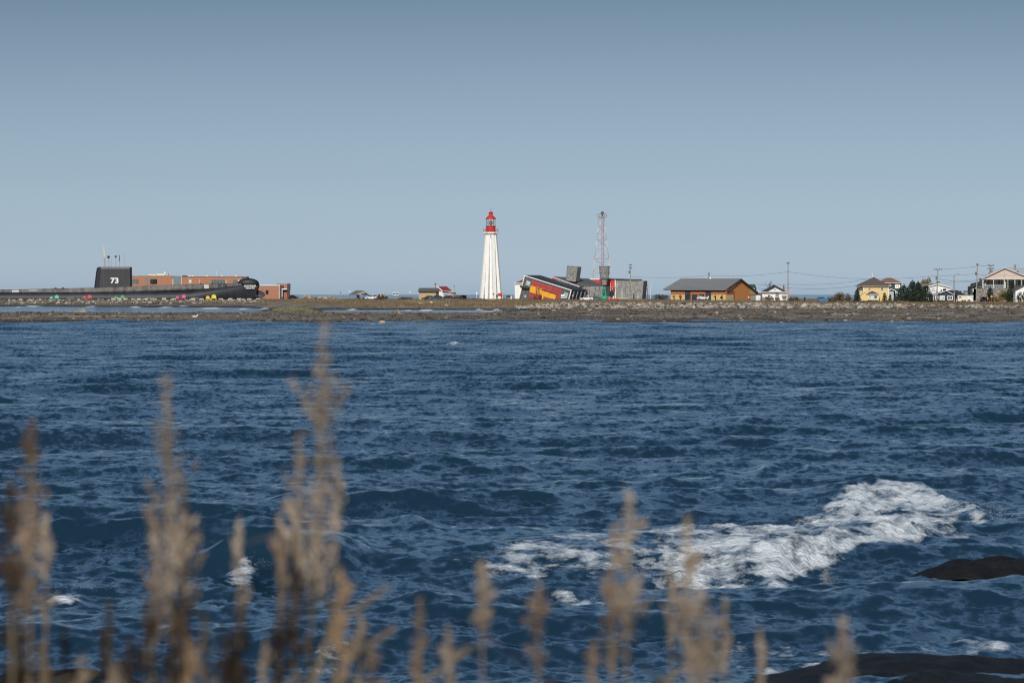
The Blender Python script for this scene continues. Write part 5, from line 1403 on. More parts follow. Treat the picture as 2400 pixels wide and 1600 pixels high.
t.part('flap', mat('navy_tarp', (.02, .06, .13), .6, .1, 2), MB().prism([(-.14, -.52, -.2), (.14, -.52, -.2), (.1, -.36, .6), (-.1, -.36, .6)], (0, -.03, 0)))
t = T('small_grey_house', 2268, 1010, 'little grey house far behind the white trailer', 'house')
f = Face(t); f.body('wall', [(2262, 708), (2262, 687), (2276, 687), (2276, 708)], WHITE, (0, 6, 0)); t.part('roof', mat('mauve_roofing', (.20, .16, .16), .8, .1, 1), MB().slab([f.P(2260.6, 689, .4), f.P(2277, 689, .4), f.P(2277, 681, 0) + Vector((0, 3, 0)), f.P(2260.6, 681, 0) + Vector((0, 3, 0))], .2))
# the big house on its stone base
STN = mat('field_stone', (.21, .18, .165), .85, .45, 2.2, .8, bscale=5)
t = T('stone_based_house', 2340, 945, 'large cream gabled house on a tall stone base with a dark glazed verandah', 'house')
f = Face(t)
CR = mat('pinkish_cream_siding', (.56, .46, .39), .7, .04, 1); DK = mat('dark_verandah', (.030, .030, .040), .3, .3, 1, spec=.6)
f.body('stone_base', [(2290, 710), (2290, 676), (2440, 676), (2440, 710)], STN, (0, 10, 0)); fL = Face(t, 2.0); fL.body('stone_side', [(2280.5, 710), (2280.5, 677), (2289.8, 677), (2289.8, 710)], STN, (0, 6, 0))
# single stones showing in the base
stone_proto = [MB().ball((0, 0, 0), 1, 7, 4, .8, .5) for _ in range(1)][0]
stm = None
for k in range(150):
    a = RND.uniform(2291, 2352); b = RND.uniform(677, 704)
    if stm is None:
        o = stone_proto.build('stone', mat('field_stone_piece', (.27, .235, .21), .85, .3, 1.5, .3, rnd=.4), t.root); stm = o
    else:
        o = stm.copy(); COL.objects.link(o); o.parent = t.root
    o.location = f.P(a, b, .02); q = RND.uniform(.16, .30); o.scale = (q * RND.uniform(.9, 1.5), .25, q); o.rotation_euler = (0, RND.uniform(-.4, .4), 0)
fB = Face(t, 2.6); fB.body('verandah_back_wall', [(2302, 677), (2302, 651), (2440, 651), (2440, 677)], DK, (0, 6, 0))
for k in range(8): fB.window((2306 + k * 12, 655, 2315 + k * 12, 672), DARK, mat('verandah_glass', (.06, .055, .07), .12, .4, 1.5, spec=.8), 2)
f.body('gable', [(2301.5, 654), (2301.5, 652.8), (2354.2, 628.6), (2420, 654)], CR, (0, 8, 0))
f.rect('beam', 2301, 653.4, 2440, 655.0, mat('pale_beam', (.55, .51, .50), .6, .05, 1), -.1, .25)
f.plate('gable_trim', [(2299.6, 651.6), (2354, 626.4), (2424, 654.6), (2424, 656.2), (2354, 628.6), (2301, 653.6)], mat('pale_lilac_trim', (.55, .52, .54), .6, .05, 1), .5, .66)
f.rect('gable_line', 2331, 644.8, 2392, 645.4, mat('mauve_line', (.33, .27, .26), .7, .1, 1), .02, .06); f.rect('gable_line', 2353.6, 630, 2354.2, 653, mat('mauve_line', (.33, .27, .26)), .02, .06); f.rect('gable_line', 2329.2, 640, 2329.9, 653, mat('mauve_line', (.33, .27, .26)), .02, .06)
RFL = mat('pale_metal_roof', (.52, .51, .50), .6, .05, 1)
t.part('roof', RFL, MB().slab([f.P(2299, 652.2, .6), f.P(2354, 626.6, .6), f.P(2354, 626.6) + Vector((7, 12, 0)), f.P(2299, 652.2) + Vector((7, 12, 0))], .2).slab([f.P(2354, 626.6, .6), f.P(2426, 655, .6), f.P(2426, 655) + Vector((7, 12, 0)), f.P(2354, 626.6) + Vector((7, 12, 0))], .2))
t.part('chimney', GREYM, MB().tube((t.x(2382), 2.5, t.z(640)), (t.x(2382), 2.5, t.z(621)), .22, n=8).tube((t.x(2382), 2.5, t.z(623)), (t.x(2382), 2.5, t.z(620)), .34, n=8))
t.part('roof_vent', DARK, MB().box(t.x(2383.5), t.x(2386), -.5, 0, t.z(640), t.z(635)))
PST = mat('verandah_post', (.52, .52, .46), .6, .06, 1)
for a, w_ in ((2303.6, 2.8), (2328.4, 1.8), (2353.4, 2.0), (2378.2, 1.6), (2394, 1.3), (2362, 1.2)): f.rect('post', a - w_ / 2, 654.6, a + w_ / 2, 676, PST, -.1, .15)
f.rect('white_door', 2355.4, 657, 2358.4, 675, mat('pale_green_door', (.50, .56, .46), .6, .05, 1), -.9, -.8)
for k in range(9):
    a = 2306 + k * 5.4
    f.rect('railing_panel', a, 668.6, a + 4.6, 675.6, mat('railing_glass', (.20, .24, .24), .2, .3, 1, spec=.6), .0, .05)
f.rect('railing', 2304, 667.6, 2353, 668.4, PST, .0, .1); f.rect('chair_back', 2308, 664, 2311, 669, PST, -.6, -.5)
fL.body('dark_annex', [(2274.6, 704), (2274.6, 671), (2301, 671), (2301, 704)], mat('slate_siding', (.055, .065, .08), .7, .1, 1), (0, 6, 0))
t.part('annex_roof', DROOF, MB().slab([fL.P(2271.6, 671.6, .5), fL.P(2301, 670.0, .5), fL.P(2301, 659) + Vector((0, 3, 0)), fL.P(2279, 664.2) + Vector((0, 3, 0))], .2))
fL.rect('annex_trim', 2283, 670.8, 2301, 672.4, WHITE, .4, .5); fL.rect('corner_trim', 2279.4, 676, 2281.2, 684, WHITE, .02, .3); fL.window((2285.4, 673, 2288, 676.4), WHITE, GLASSG, 1)
t = T('white_cottage', 2398, 890, 'white cottage cut by the right edge, before the stone based house', 'house')
f = Face(t)
f.body('wall', [(2380, 709), (2380, 679.6), (2400, 670), (2430, 680), (2430, 709)], WHITE, (0, 6, 0)); f.plate('gable_trim', [(2378.6, 679.4), (2400, 668.4), (2432, 680), (2432, 681.6), (2400, 670.6), (2379.4, 681)], GREYM, .1, .3)
t.part('roof', GROOF, MB().slab([f.P(2378, 679.4, .4), f.P(2400, 668.2, .4), f.P(2400, 668.2) + Vector((0, 7, 0)), f.P(2378, 679.4) + Vector((0, 7, 0))], .18).slab([f.P(2400, 668.2, .4), f.P(2433, 680.4, .4), f.P(2433, 680.4) + Vector((0, 7, 0)), f.P(2400, 668.2) + Vector((0, 7, 0))], .18))
f.window((2388, 683, 2395, 692), WHITE, GLASS, 2); f.window((2397, 683, 2404, 692), WHITE, GLASS, 2)
sign_on_post('road_sign', 2323.8, 900, 692.4, 696.2, 4.4, ORS, 'square orange sign below the stone based house', 'rect')
sign_on_post('road_sign', 2315, 902, 697, 704, 1.8, mat('yellow_green_post', (.50, .46, .10), .6, .05, 2), 'yellow post sign left of the square orange sign', 'rect')
sign_on_post('road_sign', 2337, 900, 697, 700.6, 2.2, WHITE, 'white marker post right of the square orange sign', 'rect')
sign_on_post('road_sign', 2241.6, 925, 701, 707, 1.8, PALEW, 'pale stake beside the white trailer', 'rect')

# ------------------------------------------------------------------ poles and wires
def pole(px, d, y1, label, arms=(), lamp=None, lean=0.0, r=.16, m=POLEW, kit=True):
    t = T('utility_pole', px, d, label, 'utility pole', 'wooden utility poles')
    t.part('pole', m, MB().tube((-lean, 0, -.3), (0, 0, t.z(y1)), r * 1.15, r * .8, 8))
    for (y_, w_) in arms:
        ar = t.part('crossarm', mat('crossarm_wood', (.11, .10, .09), .8, .2, 2), MB().box(-w_ / 2, w_ / 2, -.24, -.12, t.z(y_) - .09, t.z(y_) + .09))
        for q in (-.45, -.2, .2, .45): t.part('insulator', DARK, MB().tube((q * w_, -.18, t.z(y_) + .09), (q * w_, -.18, t.z(y_) + .36), .08, .05, 6), parent=ar)
    if kit: t.part('transformer', mat('transformer_grey', (.14, .145, .15), .5, .1, 2), MB().tube((-.42, -.25, t.z(y1) - 2.9), (-.42, -.25, t.z(y1) - 2.0), .24, n=8))
    if lamp:
        (ax, ay), = lamp
        q = t.pt(ax, ay)
        pts = [Vector((0, 0, t.z(y1) - .4)), Vector((q.x * .25, 0, t.z(y1) + (q.z - t.z(y1)) * .55)), Vector((q.x * .55, 0, q.z - .1)), q]
        la = t.part('lamp_arm', GREYM, MB().path([tuple(p) for p in pts], [.06] * 4, 5))
        t.part('lamp_head', mat('lamp_head', (.50, .48, .42), .5, .1, 2), MB().box(q.x - .1, q.x + .6, -.12, .12, q.z - .06, q.z + .10), parent=la)
    return t
pole(1477.6, 1150, 620.6, 'tall utility pole in front of the grey shingled block', [(621.3, 1.1), (628.6, .9)], lean=.05)
pole(1846.8, 1050, 615, 'tall slim utility pole in front of the white bungalow', [(617.4, .9)], kit=False)
pole(2198, 930, 630.6, 'utility pole with a wide crossarm before the dark blue bungalow', [(631.5, 2.2), (662, 1.0)], lean=.35)
pole(2235.6, 935, 646, 'pole with a curved street lamp arm right of the dark blue bungalow', [], lamp=[(2252, 641)], lean=-.15, kit=False)
pole(2290.5, 925, 620, 'bare utility pole left of the stone based house', [(621, .55)], lean=.3, r=.15)
pole(2322, 955, 622, 'utility pole with double crossarms before the cream gable', [(622.6, 1.7), (629.8, 1.9), (636, 1.0)], r=.15)
WIRE = mat('wire_black', (.03, .03, .035), .6, .1, 2)
def wire(label, pts):
    """pts: (px, py, d) supports; sagging runs between them"""
    w0 = [Vector(((a - 1200) * d / F, d, (HY - b) * d / F + H)) for a, b, d in pts]
    r = empty('power_line', w0[0], label, 'power line', 'overhead power lines')
    path = []
    for i in range(len(w0) - 1):
        for k in range(9):
            u = k / 8
            if i and k == 0: continue
            p = w0[i].lerp(w0[i + 1], u); p.z -= (w0[i + 1] - w0[i]).length * .012 * 4 * u * (1 - u)
            path.append(tuple(p - w0[0]))
    MB().path(path, [.035] * len(path), 3).build('wire', WIRE, r)
wire('long overhead wire from the pole by the shingled block to the slim pole', [(1478, 648, 1150), (1660, 645, 1105), (1846.8, 636.7, 1050)])
wire('overhead wire from the slim pole across the yellow house', [(1846.8, 636.7, 1050), (2198, 646, 930)])
wire('upper of the two low wires left of the yellow house', [(1770, 666, 1080), (1846.8, 666, 1050), (2030, 655, 1000)])
wire('lower of the two low wires left of the yellow house', [(1770, 674.8, 1080), (1846.8, 674.4, 1050), (2012, 669, 1000)])
wire('wire between the wide crossarm pole and the bare pole', [(2207, 631, 930), (2290.5, 624, 925)])
wire('wire from the wide crossarm pole past the street lamp pole', [(2198, 646, 930), (2290.5, 641.6, 925), (2322, 640, 955)])
wire('sagging cable between the wide crossarm pole and the stone based house', [(2200, 653, 930), (2235.6, 659, 935), (2301, 655, 940)])
wire('service cable below the sagging cable right of the wide crossarm pole', [(2200, 661, 930), (2235.6, 661.5, 935), (2292, 658, 925)])
wire('wire from the bare pole to the double crossarm pole', [(2290.5, 621, 925), (2322, 618.6, 955)])
t = T('guy_wire', 1468, 1150, 'pale guy wire slanting left of the pole by the shingled block', 'guy wire')
t.part('cable', mat('pale_cable', (.5, .5, .5), .5, .1, 2), MB().tube(t.pt(1476.6, 624), t.pt(1466, 645), .03, n=3).tube(t.pt(1466, 645), t.pt(1460, 700), .03, n=3))

# ------------------------------------------------------------------ trees and bushes
def crown_mesh(n, fn, size, seed, name='crown'):
    """n leaf-sized faces; fn(rng) -> centre"""
    rg = random.Random(seed)
    v, fs = [], []
    for _ in range(n):
        c = fn(rg)
        s_ = size * rg.uniform(.5, 1.3)
        a = Vector((rg.gauss(0, 1), rg.gauss(0, 1), rg.gauss(0, .8))).normalized()
        b = a.cross(Vector((rg.gauss(0, 1), rg.gauss(0, 1), rg.gauss(0, 1)))).normalized()
        k = len(v)
        v += [c - a * s_, c + b * s_ * .45, c + a * s_, c - b * s_ * .45]
        fs.append((k, k + 1, k + 2, k + 3))
    return MB().add(v, fs)
def leafmat(name, c1, c2, tr=0.0):
    return mat(name, c1, .75, .35, .8, 0, 0, 0, c2, spec=.2)
EVG = leafmat('evergreen_needles', (.018, .030, .018), (.040, .058, .032)); EVB = leafmat('blue_evergreen_needles', (.016, .026, .022), (.038, .052, .042))
BRB = leafmat('brown_bush_leaves', (.060, .046, .032), (.150, .105, .065)); GRB2 = leafmat('dull_green_leaves', (.050, .055, .020), (.135, .130, .050)); ORB2 = leafmat('rusty_leaves', (.11, .055, .022), (.26, .14, .05)); YGB = leafmat('yellow_green_leaves', (.080, .085, .018), (.19, .17, .045)); PGB = leafmat('pale_green_leaves', (.12, .13, .07), (.30, .31, .17))
BARK = mat('grey_bark', (.075, .062, .05), .85, .2, 2)
def place(name, px, d, label, cat, group):
    X = (px - 1200) * d / F
    return empty(name, (X, d, ground(X, d)), label, cat, group)
def bush(px, d, wpx, y1, m, label, n=700, seed=1, name='bush', group='bushes on the point', leaf=.22):
    r = place(name, px, d, label, 'bush', group)
    W = wpx / 2 * d / F; Ht = (HY - y1) * d / F + H - r.location.z
    rg0 = random.Random(seed)
    lobes = [(rg0.uniform(-.75, .75) * W, rg0.uniform(-.5, .5) * W, rg0.uniform(.30, .72) * Ht, rg0.uniform(.28, .48)) for _ in range(9)] + [(0, 0, .62 * Ht, .42)]
    def fn(rg):
        lx, ly, lz, lr = rg.choice(lobes)
        dv = Vector((rg.gauss(0, 1), rg.gauss(0, 1), rg.gauss(0, 1))).normalized() * (rg.random() ** .45)
        lzz = lz * (1 - .45 * (lx / W) ** 2)
        return Vector((lx + dv.x * lr * W, ly + dv.y * lr * W * .8, max(-.1, lzz + dv.z * lr * Ht)))
    crown_mesh(n, fn, leaf, seed).build('crown', m, r)
    st = MB()
    for k in range(5): st.tube((rg0.uniform(-.3, .3) * W, rg0.uniform(-.3, .3) * W, -.2), (rg0.uniform(-.6, .6) * W, rg0.uniform(-.4, .4) * W, Ht * .6), .06, .02, 5)
    st.build('stems', BARK, r)
def conifer(px, d, wpx, y1, m, label, n=1500, seed=1, lean=0, group='evergreen trees on the point'):
    r = place('spruce_tree', px, d, label, 'tree', group)
    W = wpx / 2 * d / F; Ht = (HY - y1) * d / F + H - r.location.z
    nb = int(Ht / .42)
    rg0 = random.Random(seed)
    tiers = [(Ht * (.06 + .92 * (k / nb)), rg0.uniform(.78, 1.12), rg0.random() * 6.28) for k in range(nb)]
    def fn(rg):
        z, q, ph = rg.choice(tiers) if rg.random() < .9 else (rg.uniform(.1, 1) * Ht, .9, 0)
        if rg.random() < .25: z *= rg.uniform(.35, 1)
        R_ = 1.25 * W * (1 - (z / Ht) ** 1.3) ** .75 * q + .06
        a = ph + rg.randrange(7) * .9 + rg.gauss(0, .14)
        u = rg.random() ** .6
        return Vector((R_ * u * math.cos(a), R_ * u * math.sin(a), z - .25 * R_ * u + rg.gauss(0, .07)))
    crown_mesh(n, fn, .22, seed).build('crown', m, r)
    MB().tube((0, 0, -.3), (0, 0, Ht * .97), .16, .02, 7).build('trunk', BARK, r)
bush(1548, 1120, 54, 689.6, leafmat('dark_brown_leaves', (.040, .036, .034), (.085, .078, .070)), 'dark bush left of the orange gabled building', 800, 3)
bush(1838, 1045, 13, 689, PGB, 'pale green bush beside the slim utility pole', 360, 4, leaf=.16)
bush(1800, 1050, 34, 695.5, BRB, 'brown scrub below the white bungalow', 420, 5)
bush(1862, 1030, 24, 694.5, BRB, 'brown bush right of the red orange diamond sign', 350, 6)
bush(1971, 935, 42, 681.6, leafmat('russet_green_leaves', (.055, .045, .024), (.150, .100, .045)), 'rounded russet bush between the blue van and the yellow house', 900, 7)
bush(1950, 930, 26, 693.4, BRB, 'low brown bush right of the blue van', 300, 8); bush(1990, 932, 20, 691.6, BRB, 'low brown bush left of the slim spruce', 260, 9)
bush(1855, 1000, 20, 699, BRB, 'low scrub left of the walking person', 200, 10)
conifer(2009, 938, 18, 675.4, EVB, 'slim spruce at the left corner of the yellow house', 800, 11)
conifer(2073, 940, 13, 684.5, EVG, 'small spruce before the right corner of the yellow house', 420, 12)
conifer(2086, 940, 10, 687.5, EVG, 'little spruce before the dark green house porch', 300, 13)
conifer(2118, 930, 46, 665.5, EVG, 'broad dark spruce right of the dark green house', 2550, 14)
conifer(2139, 925, 50, 656.5, EVB, 'tallest dark spruce before the white gabled house', 3300, 15)
conifer(2152, 920, 46, 659, EVG, 'dark spruce with a double top beside the tallest spruce', 3000, 16)
conifer(2170, 925, 40, 666.5, EVB, 'dark spruce at the left end of the dark blue bungalow', 2100, 17)
bush(2172, 1000, 36, 654.6, YGB, 'round yellow green tree behind the dark spruces', 3600, 18, 'broadleaf_tree', leaf=.30)
bush(2126, 915, 30, 686, EVG, 'dark green shrub low before the broad spruce', 700, 19); bush(2160, 912, 34, 690, EVB, 'dark shrub low before the double topped spruce', 700, 20)
conifer(2251, 965, 9, 679.6, EVG, 'small lone conifer behind the white trailer', 420, 21)
conifer(2320.5, 925, 20, 671, EVB, 'dark spruce against the stone base of the cream house', 1100, 22)
bush(2350, 915, 22, 677.2, YGB, 'green rounded bush against the stone base', 800, 23)
conifer(2372, 900, 30, 656.5, EVG, 'tall dark spruce before the right part of the stone based house', 2000, 24)
bush(2368, 895, 34, 680, leafmat('dark_olive_leaves', (.022, .028, .014), (.060, .064, .030)), 'dark bushy thicket below the tall spruce at the right', 1100, 25); bush(2396, 880, 26, 687, leafmat('dark_olive_leaves', (.022, .028, .014), (.060, .064, .030)), 'dark shrub before the white cottage', 600, 26)
bush(2332, 900, 36, 694.5, ORB2, 'rust brown scrub around the square orange sign', 420, 27); bush(2258, 905, 40, 705, ORB2, 'rusty low scrub before the white trailer', 360, 28); bush(2210, 905, 46, 704, BRB, 'brown low scrub before the dark blue bungalow', 420, 29)
bush(1500, 845, 34, 714, ORB2, 'orange brown shrub growing among the boulders below the shingled block', 420, 30)
bush(2100, 900, 60, 702.5, BRB, 'brown hedge below the dark green house', 700, 31); bush(2040, 905, 50, 703.5, GRB2, 'dull green hedge below the yellow house', 500, 32)
bush(890, 1140, 34, 695.2, BRB, 'brown thicket in front of the black pickup', 420, 33); bush(950, 1140, 40, 696, BRB, 'reddish brown thicket left of the tan shed', 460, 34); bush(1110, 1120, 50, 699, BRB, 'brown scrub left of the lighthouse foot', 460, 35)
# bare tree behind the white bungalow
r = place('bare_tree', 1802, 1110, 'leafless tree behind the white bungalow', 'tree', None)
rg = random.Random(4); st = MB(); tw = MB()
def grow(p, dv, L, rad, lev):
    q = p + dv * L
    (st if lev < 2 else tw).tube(p, q, rad, rad * .65, 4)
    if lev < 4:
        for _ in range(3):
            grow(q, (dv + Vector((rg.gauss(0, .45), rg.gauss(0, .45), rg.gauss(.05, .25)))).normalized(), L * rg.uniform(.55, .8), rad * .6, lev + 1)
grow(Vector((0, 0, 0)), Vector((0, 0, 1)), 2.2, .14, 0)
st.build('trunk', BARK, r); tw.build('crown', mat('twig_brown', (.10, .075, .05), .8, .2, 2), r)

# ------------------------------------------------------------------ people
def person(px, d, label, pose, cloth, hgt=1.72):
    X = (px - 1200) * d / F
    r = empty('person', (X, d, ground(X, d) + .02), label, 'person')
    s = hgt / 1.75
    J = {'pel': (0, 0, .95), 'ch': (0, -.02, 1.30), 'nk': (0, 0, 1.48), 'hd': (0, -.02, 1.62), 'ht': (0, 0, 1.74)}
    lf, rf, la, ra = pose
    ed, V, R_ = [], [], []
    def add(p, rad, par=None):
        V.append(tuple(c * s for c in p)); R_.append(rad * s)
        if par is not None: ed.append((par, len(V) - 1))
        return len(V) - 1
    pel = add(J['pel'], .15); ch = add(J['ch'], .17, pel); nk = add(J['nk'], .07, ch); hd = add(J['hd'], .10, nk); add(J['ht'], .08, hd)
    for sx, (dy, dk) in ((-1, lf), (1, rf)):
        h_ = add((sx * .10, 0, .90), .11, pel); k = add((sx * .11, dy * .5 - .05, .50), .075, h_); a = add((sx * .11, dy, .09), .05, k); add((sx * .12, dy - .16, .04), .045, a)
    for sx, (ax, ay, az) in ((-1, la), (1, ra)):
        sh = add((sx * .20, 0, 1.40), .075, ch); el = add((sx * .26, .03, 1.14), .055, sh); add((ax, ay, az), .04, el)
    me = bpy.data.meshes.new('body'); me.from_pydata(V, ed, [])
    o = bpy.data.objects.new('body', me); COL.objects.link(o); o.parent = r
    m1 = o.modifiers.new('skin', 'SKIN'); m1.use_smooth_shade = True
    for i, sv in enumerate(me.skin_vertices[0].data): sv.radius = (R_[i], R_[i])
    me.skin_vertices[0].data[0].use_root = True
    o.modifiers.new('sub', 'SUBSURF').levels = 1
    me.materials.append(cloth)
    MB().ball((0, -.02 * s, 1.66 * s), .115 * s, 10, 8, 1.15).build('head', mat('skin_tone', (.42, .26, .19), .6, .05, 3), r, True)
    MB().ball((0, .02 * s, 1.70 * s), .12 * s, 10, 8, 1.0).build('hair', mat('dark_hair', (.03, .022, .018), .7, .2, 5), r, True)
    return r
person(1885.8, 912, 'person in dark clothes walking between the low scrub and the blue van', ((-.22, 0), (.24, 0), (-.27, -.12, .92), (.27, .16, .92)), mat('dark_clothes', (.018, .018, .024), .8, .2, 3), 1.55)
person(1164, 1255, 'person in dark clothes standing by the red hut at the lighthouse foot', ((0, 0), (.05, 0), (-.25, -.1, .9), (.16, -.28, 1.1)), mat('dark_clothes', (.018, .018, .024)), 1.7)
# ------------------------------------------------------------------ boulders
def rock_mesh(seed, sub=2, rough=.28, flat=.75, facet=True):
    rg = random.Random(seed)
    bm = bmesh.new()
    bmesh.ops.create_icosphere(bm, subdivisions=sub, radius=1)
    planes = [(Vector((rg.gauss(0, 1), rg.gauss(0, 1), rg.gauss(0, 1))).normalized(), rg.uniform(.55, .9)) for _ in range(9)]
    off = Vector((rg.uniform(0, 99), rg.uniform(0, 99), 0))
    for v in bm.verts:
        p = v.co.copy()
        if facet:
            for n_, h_ in planes:
                dd = p.dot(n_) - h_
                if dd > 0: p -= n_ * dd
        p *= 1 + rough * mnoise.noise(p * 1.3 + off)
        v.co = Vector((p.x, p.y, p.z * flat))
    me = bpy.data.meshes.new('boulder'); bm.to_mesh(me); bm.free()
    return me
def rockmat(name, c1, c2, rnd=.25):
    m = mat(name, c1, .85, .18, 1.6, .5, 0, rnd, c2, spec=.25)
    return m
RK = [rockmat('tan_boulder', (.27, .215, .155), (.36, .295, .22)), rockmat('grey_boulder', (.20, .185, .165), (.27, .25, .225)), rockmat('pinkish_boulder', (.29, .215, .17), (.35, .27, .215)), rockmat('dark_boulder', (.10, .09, .08), (.16, .145, .125)), rockmat('pale_boulder', (.36, .32, .26), (.45, .40, .33))]
RMESH = []
for i in range(15):
    me = rock_mesh(i, 2 if i % 3 == 0 else 1, flat=RND.uniform(.6, .9)); me.materials.append(RK[(0, 1, 2, 0, 4, 1, 3, 0, 1, 2, 4, 3, 0, 1, 2)[i]])
    RMESH.append(me)
def put_rock(x, y, z, r, label, group, squash=1.0, me=None):
    me = me or RND.choice(RMESH)
    o = bpy.data.objects.new('boulder', me)
    if group:
        lab2 = ('large ' if r > .75 else 'small ' if r < .5 else 'middling ') + me.materials[0].name.replace('_', ' ')
        group = lab2.replace('boulder', 'boulders') + label.replace('boulder', '', 1)
        label = lab2 + label.replace('boulder', '', 1)
    COL.objects.link(o)
    o.location = (x, y, z); o.scale = (r * RND.uniform(.85, 1.4), r * RND.uniform(.8, 1.2), r * RND.uniform(.75, 1.1) * squash)
    o.rotation_euler = (RND.uniform(-.3, .3), RND.uniform(-.3, .3), RND.uniform(0, 6.28))
    return tag(o, label, 'boulder', group)
SEG = [(1215, 1380, 'boulder in the stone bank below the tilted museum', 'boulders below the tilted museum', 60), (1380, 1540, 'boulder in the stone bank below the grey shingled block', 'boulders below the shingled block', 44), (1540, 1790, 'boulder in the stone bank below the orange gabled building', 'boulders below the orange gabled building', 70),
       (1790, 1910, 'boulder in the stone bank below the white bungalow', 'boulders below the white bungalow', 32), (1910, 2120, 'boulder in the stone bank below the yellow and dark green houses', 'boulders below the yellow house', 46), (2120, 2410, 'boulder on the shore below the dark blue bungalow', 'boulders on the shore at the right', 22)]
cand = []
for u0, u1, lab, grp, cnt in SEG:
    for k in range(cnt):
        u = u0 + (u1 - u0) * (k + RND.random()) / cnt
        q = RND.random()
        d = 796 + 44 * q
        if u > 2100: d = 797 + 22 * q
        X = (u - 1200) * d / F
        r = RND.choice((.45, .55, .6, .7, .85, 1.05)) * (1.1 - .55 * q)
        put_rock(X, d, ground(X, d) + r * .25, r, lab, grp)
# other piles and lone stones
for k in range(22):
    u = RND.uniform(692, 802); d = RND.uniform(1180, 1215); X = (u - 1200) * d / F; r = RND.uniform(.6, 1.25) * (1.1 - abs(u - 745) / 110)
    put_rock(X, d, ground(X, d) + r * RND.uniform(.2, .9), r, 'boulder in the pile between the submarine and the open shelter', 'boulders piled beside the submarine')
def stone(px, d, r, label, m_i=3, squash=.8, zoff=.15):
    X = (px - 1200) * d / F
    me = rock_mesh(int(px), 2, .3, .8); me.materials.append(RK[m_i])
    return put_rock(X, d, ground(X, d) * (d > 440) + r * zoff, r, label, None, squash, me)
stone(631, 425, .75, 'dark rounded rock standing in the sea off the reef left of centre', 3, .75, .1)
stone(897, 418, .50, 'brown rock standing in the sea right of the tallest reed', 0, 1.0, .2)
stone(1832, 421, .40, 'small yellowish rock at the waterline below the slim pole', 0, .6, .1)
stone(1745, 424, .40, 'small orange brown rock at the waterline below the orange gable', 2, .4, .1)
stone(1785, 424, .55, 'flat dark rock at the waterline below the white bungalow', 3, .3, .1)
stone(190, 655, 1.3, 'pale hump of rock on the reef before the submarine', 1, .8, .2)
stone(1383, 620, .7, 'brown rock on the reef below the green buoy', 0, .8, .3)
stone(985, 900, .65, 'pale rock in the turf below the tan shed', 4, .8, .3); stone(1047, 870, .6, 'pale rock at the foot of the turf left of the lighthouse', 4, .8, .3); stone(1011, 930, .6, 'white rock below the parked black and blue grey cars', 4, .9, .4)
stone(2232, 800, 1.05, 'large pale boulder on the shore below the pole with the street lamp', 0, .8, .3); stone(2326, 790, .8, 'rounded pale boulder right of the driftwood log', 4, .8, .3)
# driftwood
t = T('driftwood_log', 2306, 812, 'long bleached driftwood log lying on the shore at the right', 'driftwood')
DW = mat('driftwood', (.42, .38, .32), .85, .15, 1.0, .3, stretch=(.4, 2, 2))
t.part('trunk', DW, MB().path([tuple(t.pt(2279, 727, -3)), tuple(t.pt(2300, 723.4, 0)), tuple(t.pt(2334, 718, 3))], [.20, .17, .10], 7)); t.part('branch', DW, MB().tube(t.pt(2300, 723.4, 0), t.pt(2312, 725, -1), .09, .04, 5))
t = T('driftwood_log', 936, 690, 'grey driftwood log pointing over the channel behind the reef', 'driftwood')
t.part('trunk', mat('grey_driftwood', (.20, .17, .14), .85, .2, 1, .3), MB().path([tuple(t.pt(908, 733.6, -2)), tuple(t.pt(922, 731.5, 0)), tuple(t.pt(935, 727.8, 0))], [.16, .26, .34], 8)); t.part('pale_end', DW, MB().tube(t.pt(932, 731.6, -.3), t.pt(936, 732.4, -.3), .22, .18, 6))
t = T('driftwood_log', 2000, 815, 'short pale plank on the stone bank below the yellow house', 'driftwood'); t.part('trunk', DW, MB().path([tuple(t.pt(2042, 724.5, 0)), tuple(t.pt(2064, 722.5, .5))], [.14, .10], 6))
t = T('white_bird', 456.4, 470, 'white gull standing on the edge of the reef', 'bird')
BW = mat('white_feathers', (.80, .80, .78), .7, .04, 5)
bd = MB().ball((0, 0, .38), .20, 10, 7, .8); bd.v = [(p[0] * 1.9, p[1], p[2]) for p in bd.v]
t.part('body', BW, bd, True); t.part('head', BW, MB().ball((.36, 0, .58), .11, 8, 6), True); t.part('beak', mat('yellow_beak', (.6, .4, .05), .5, .05, 3), MB().tube((.45, 0, .57), (.60, 0, .54), .035, .01, 5)); t.part('wing', mat('grey_feathers', (.42, .43, .45), .7, .05, 5), MB().prism([(-.45, -.20, .42), (.2, -.20, .50), (.15, -.20, .34), (-.2, -.20, .32)], (0, .03, 0)))
for sy in (-.06, .06): t.part('leg', mat('pink_leg', (.45, .25, .2), .6, .05, 3), MB().tube((0, sy, -.05), (0, sy, .25), .018, n=4))

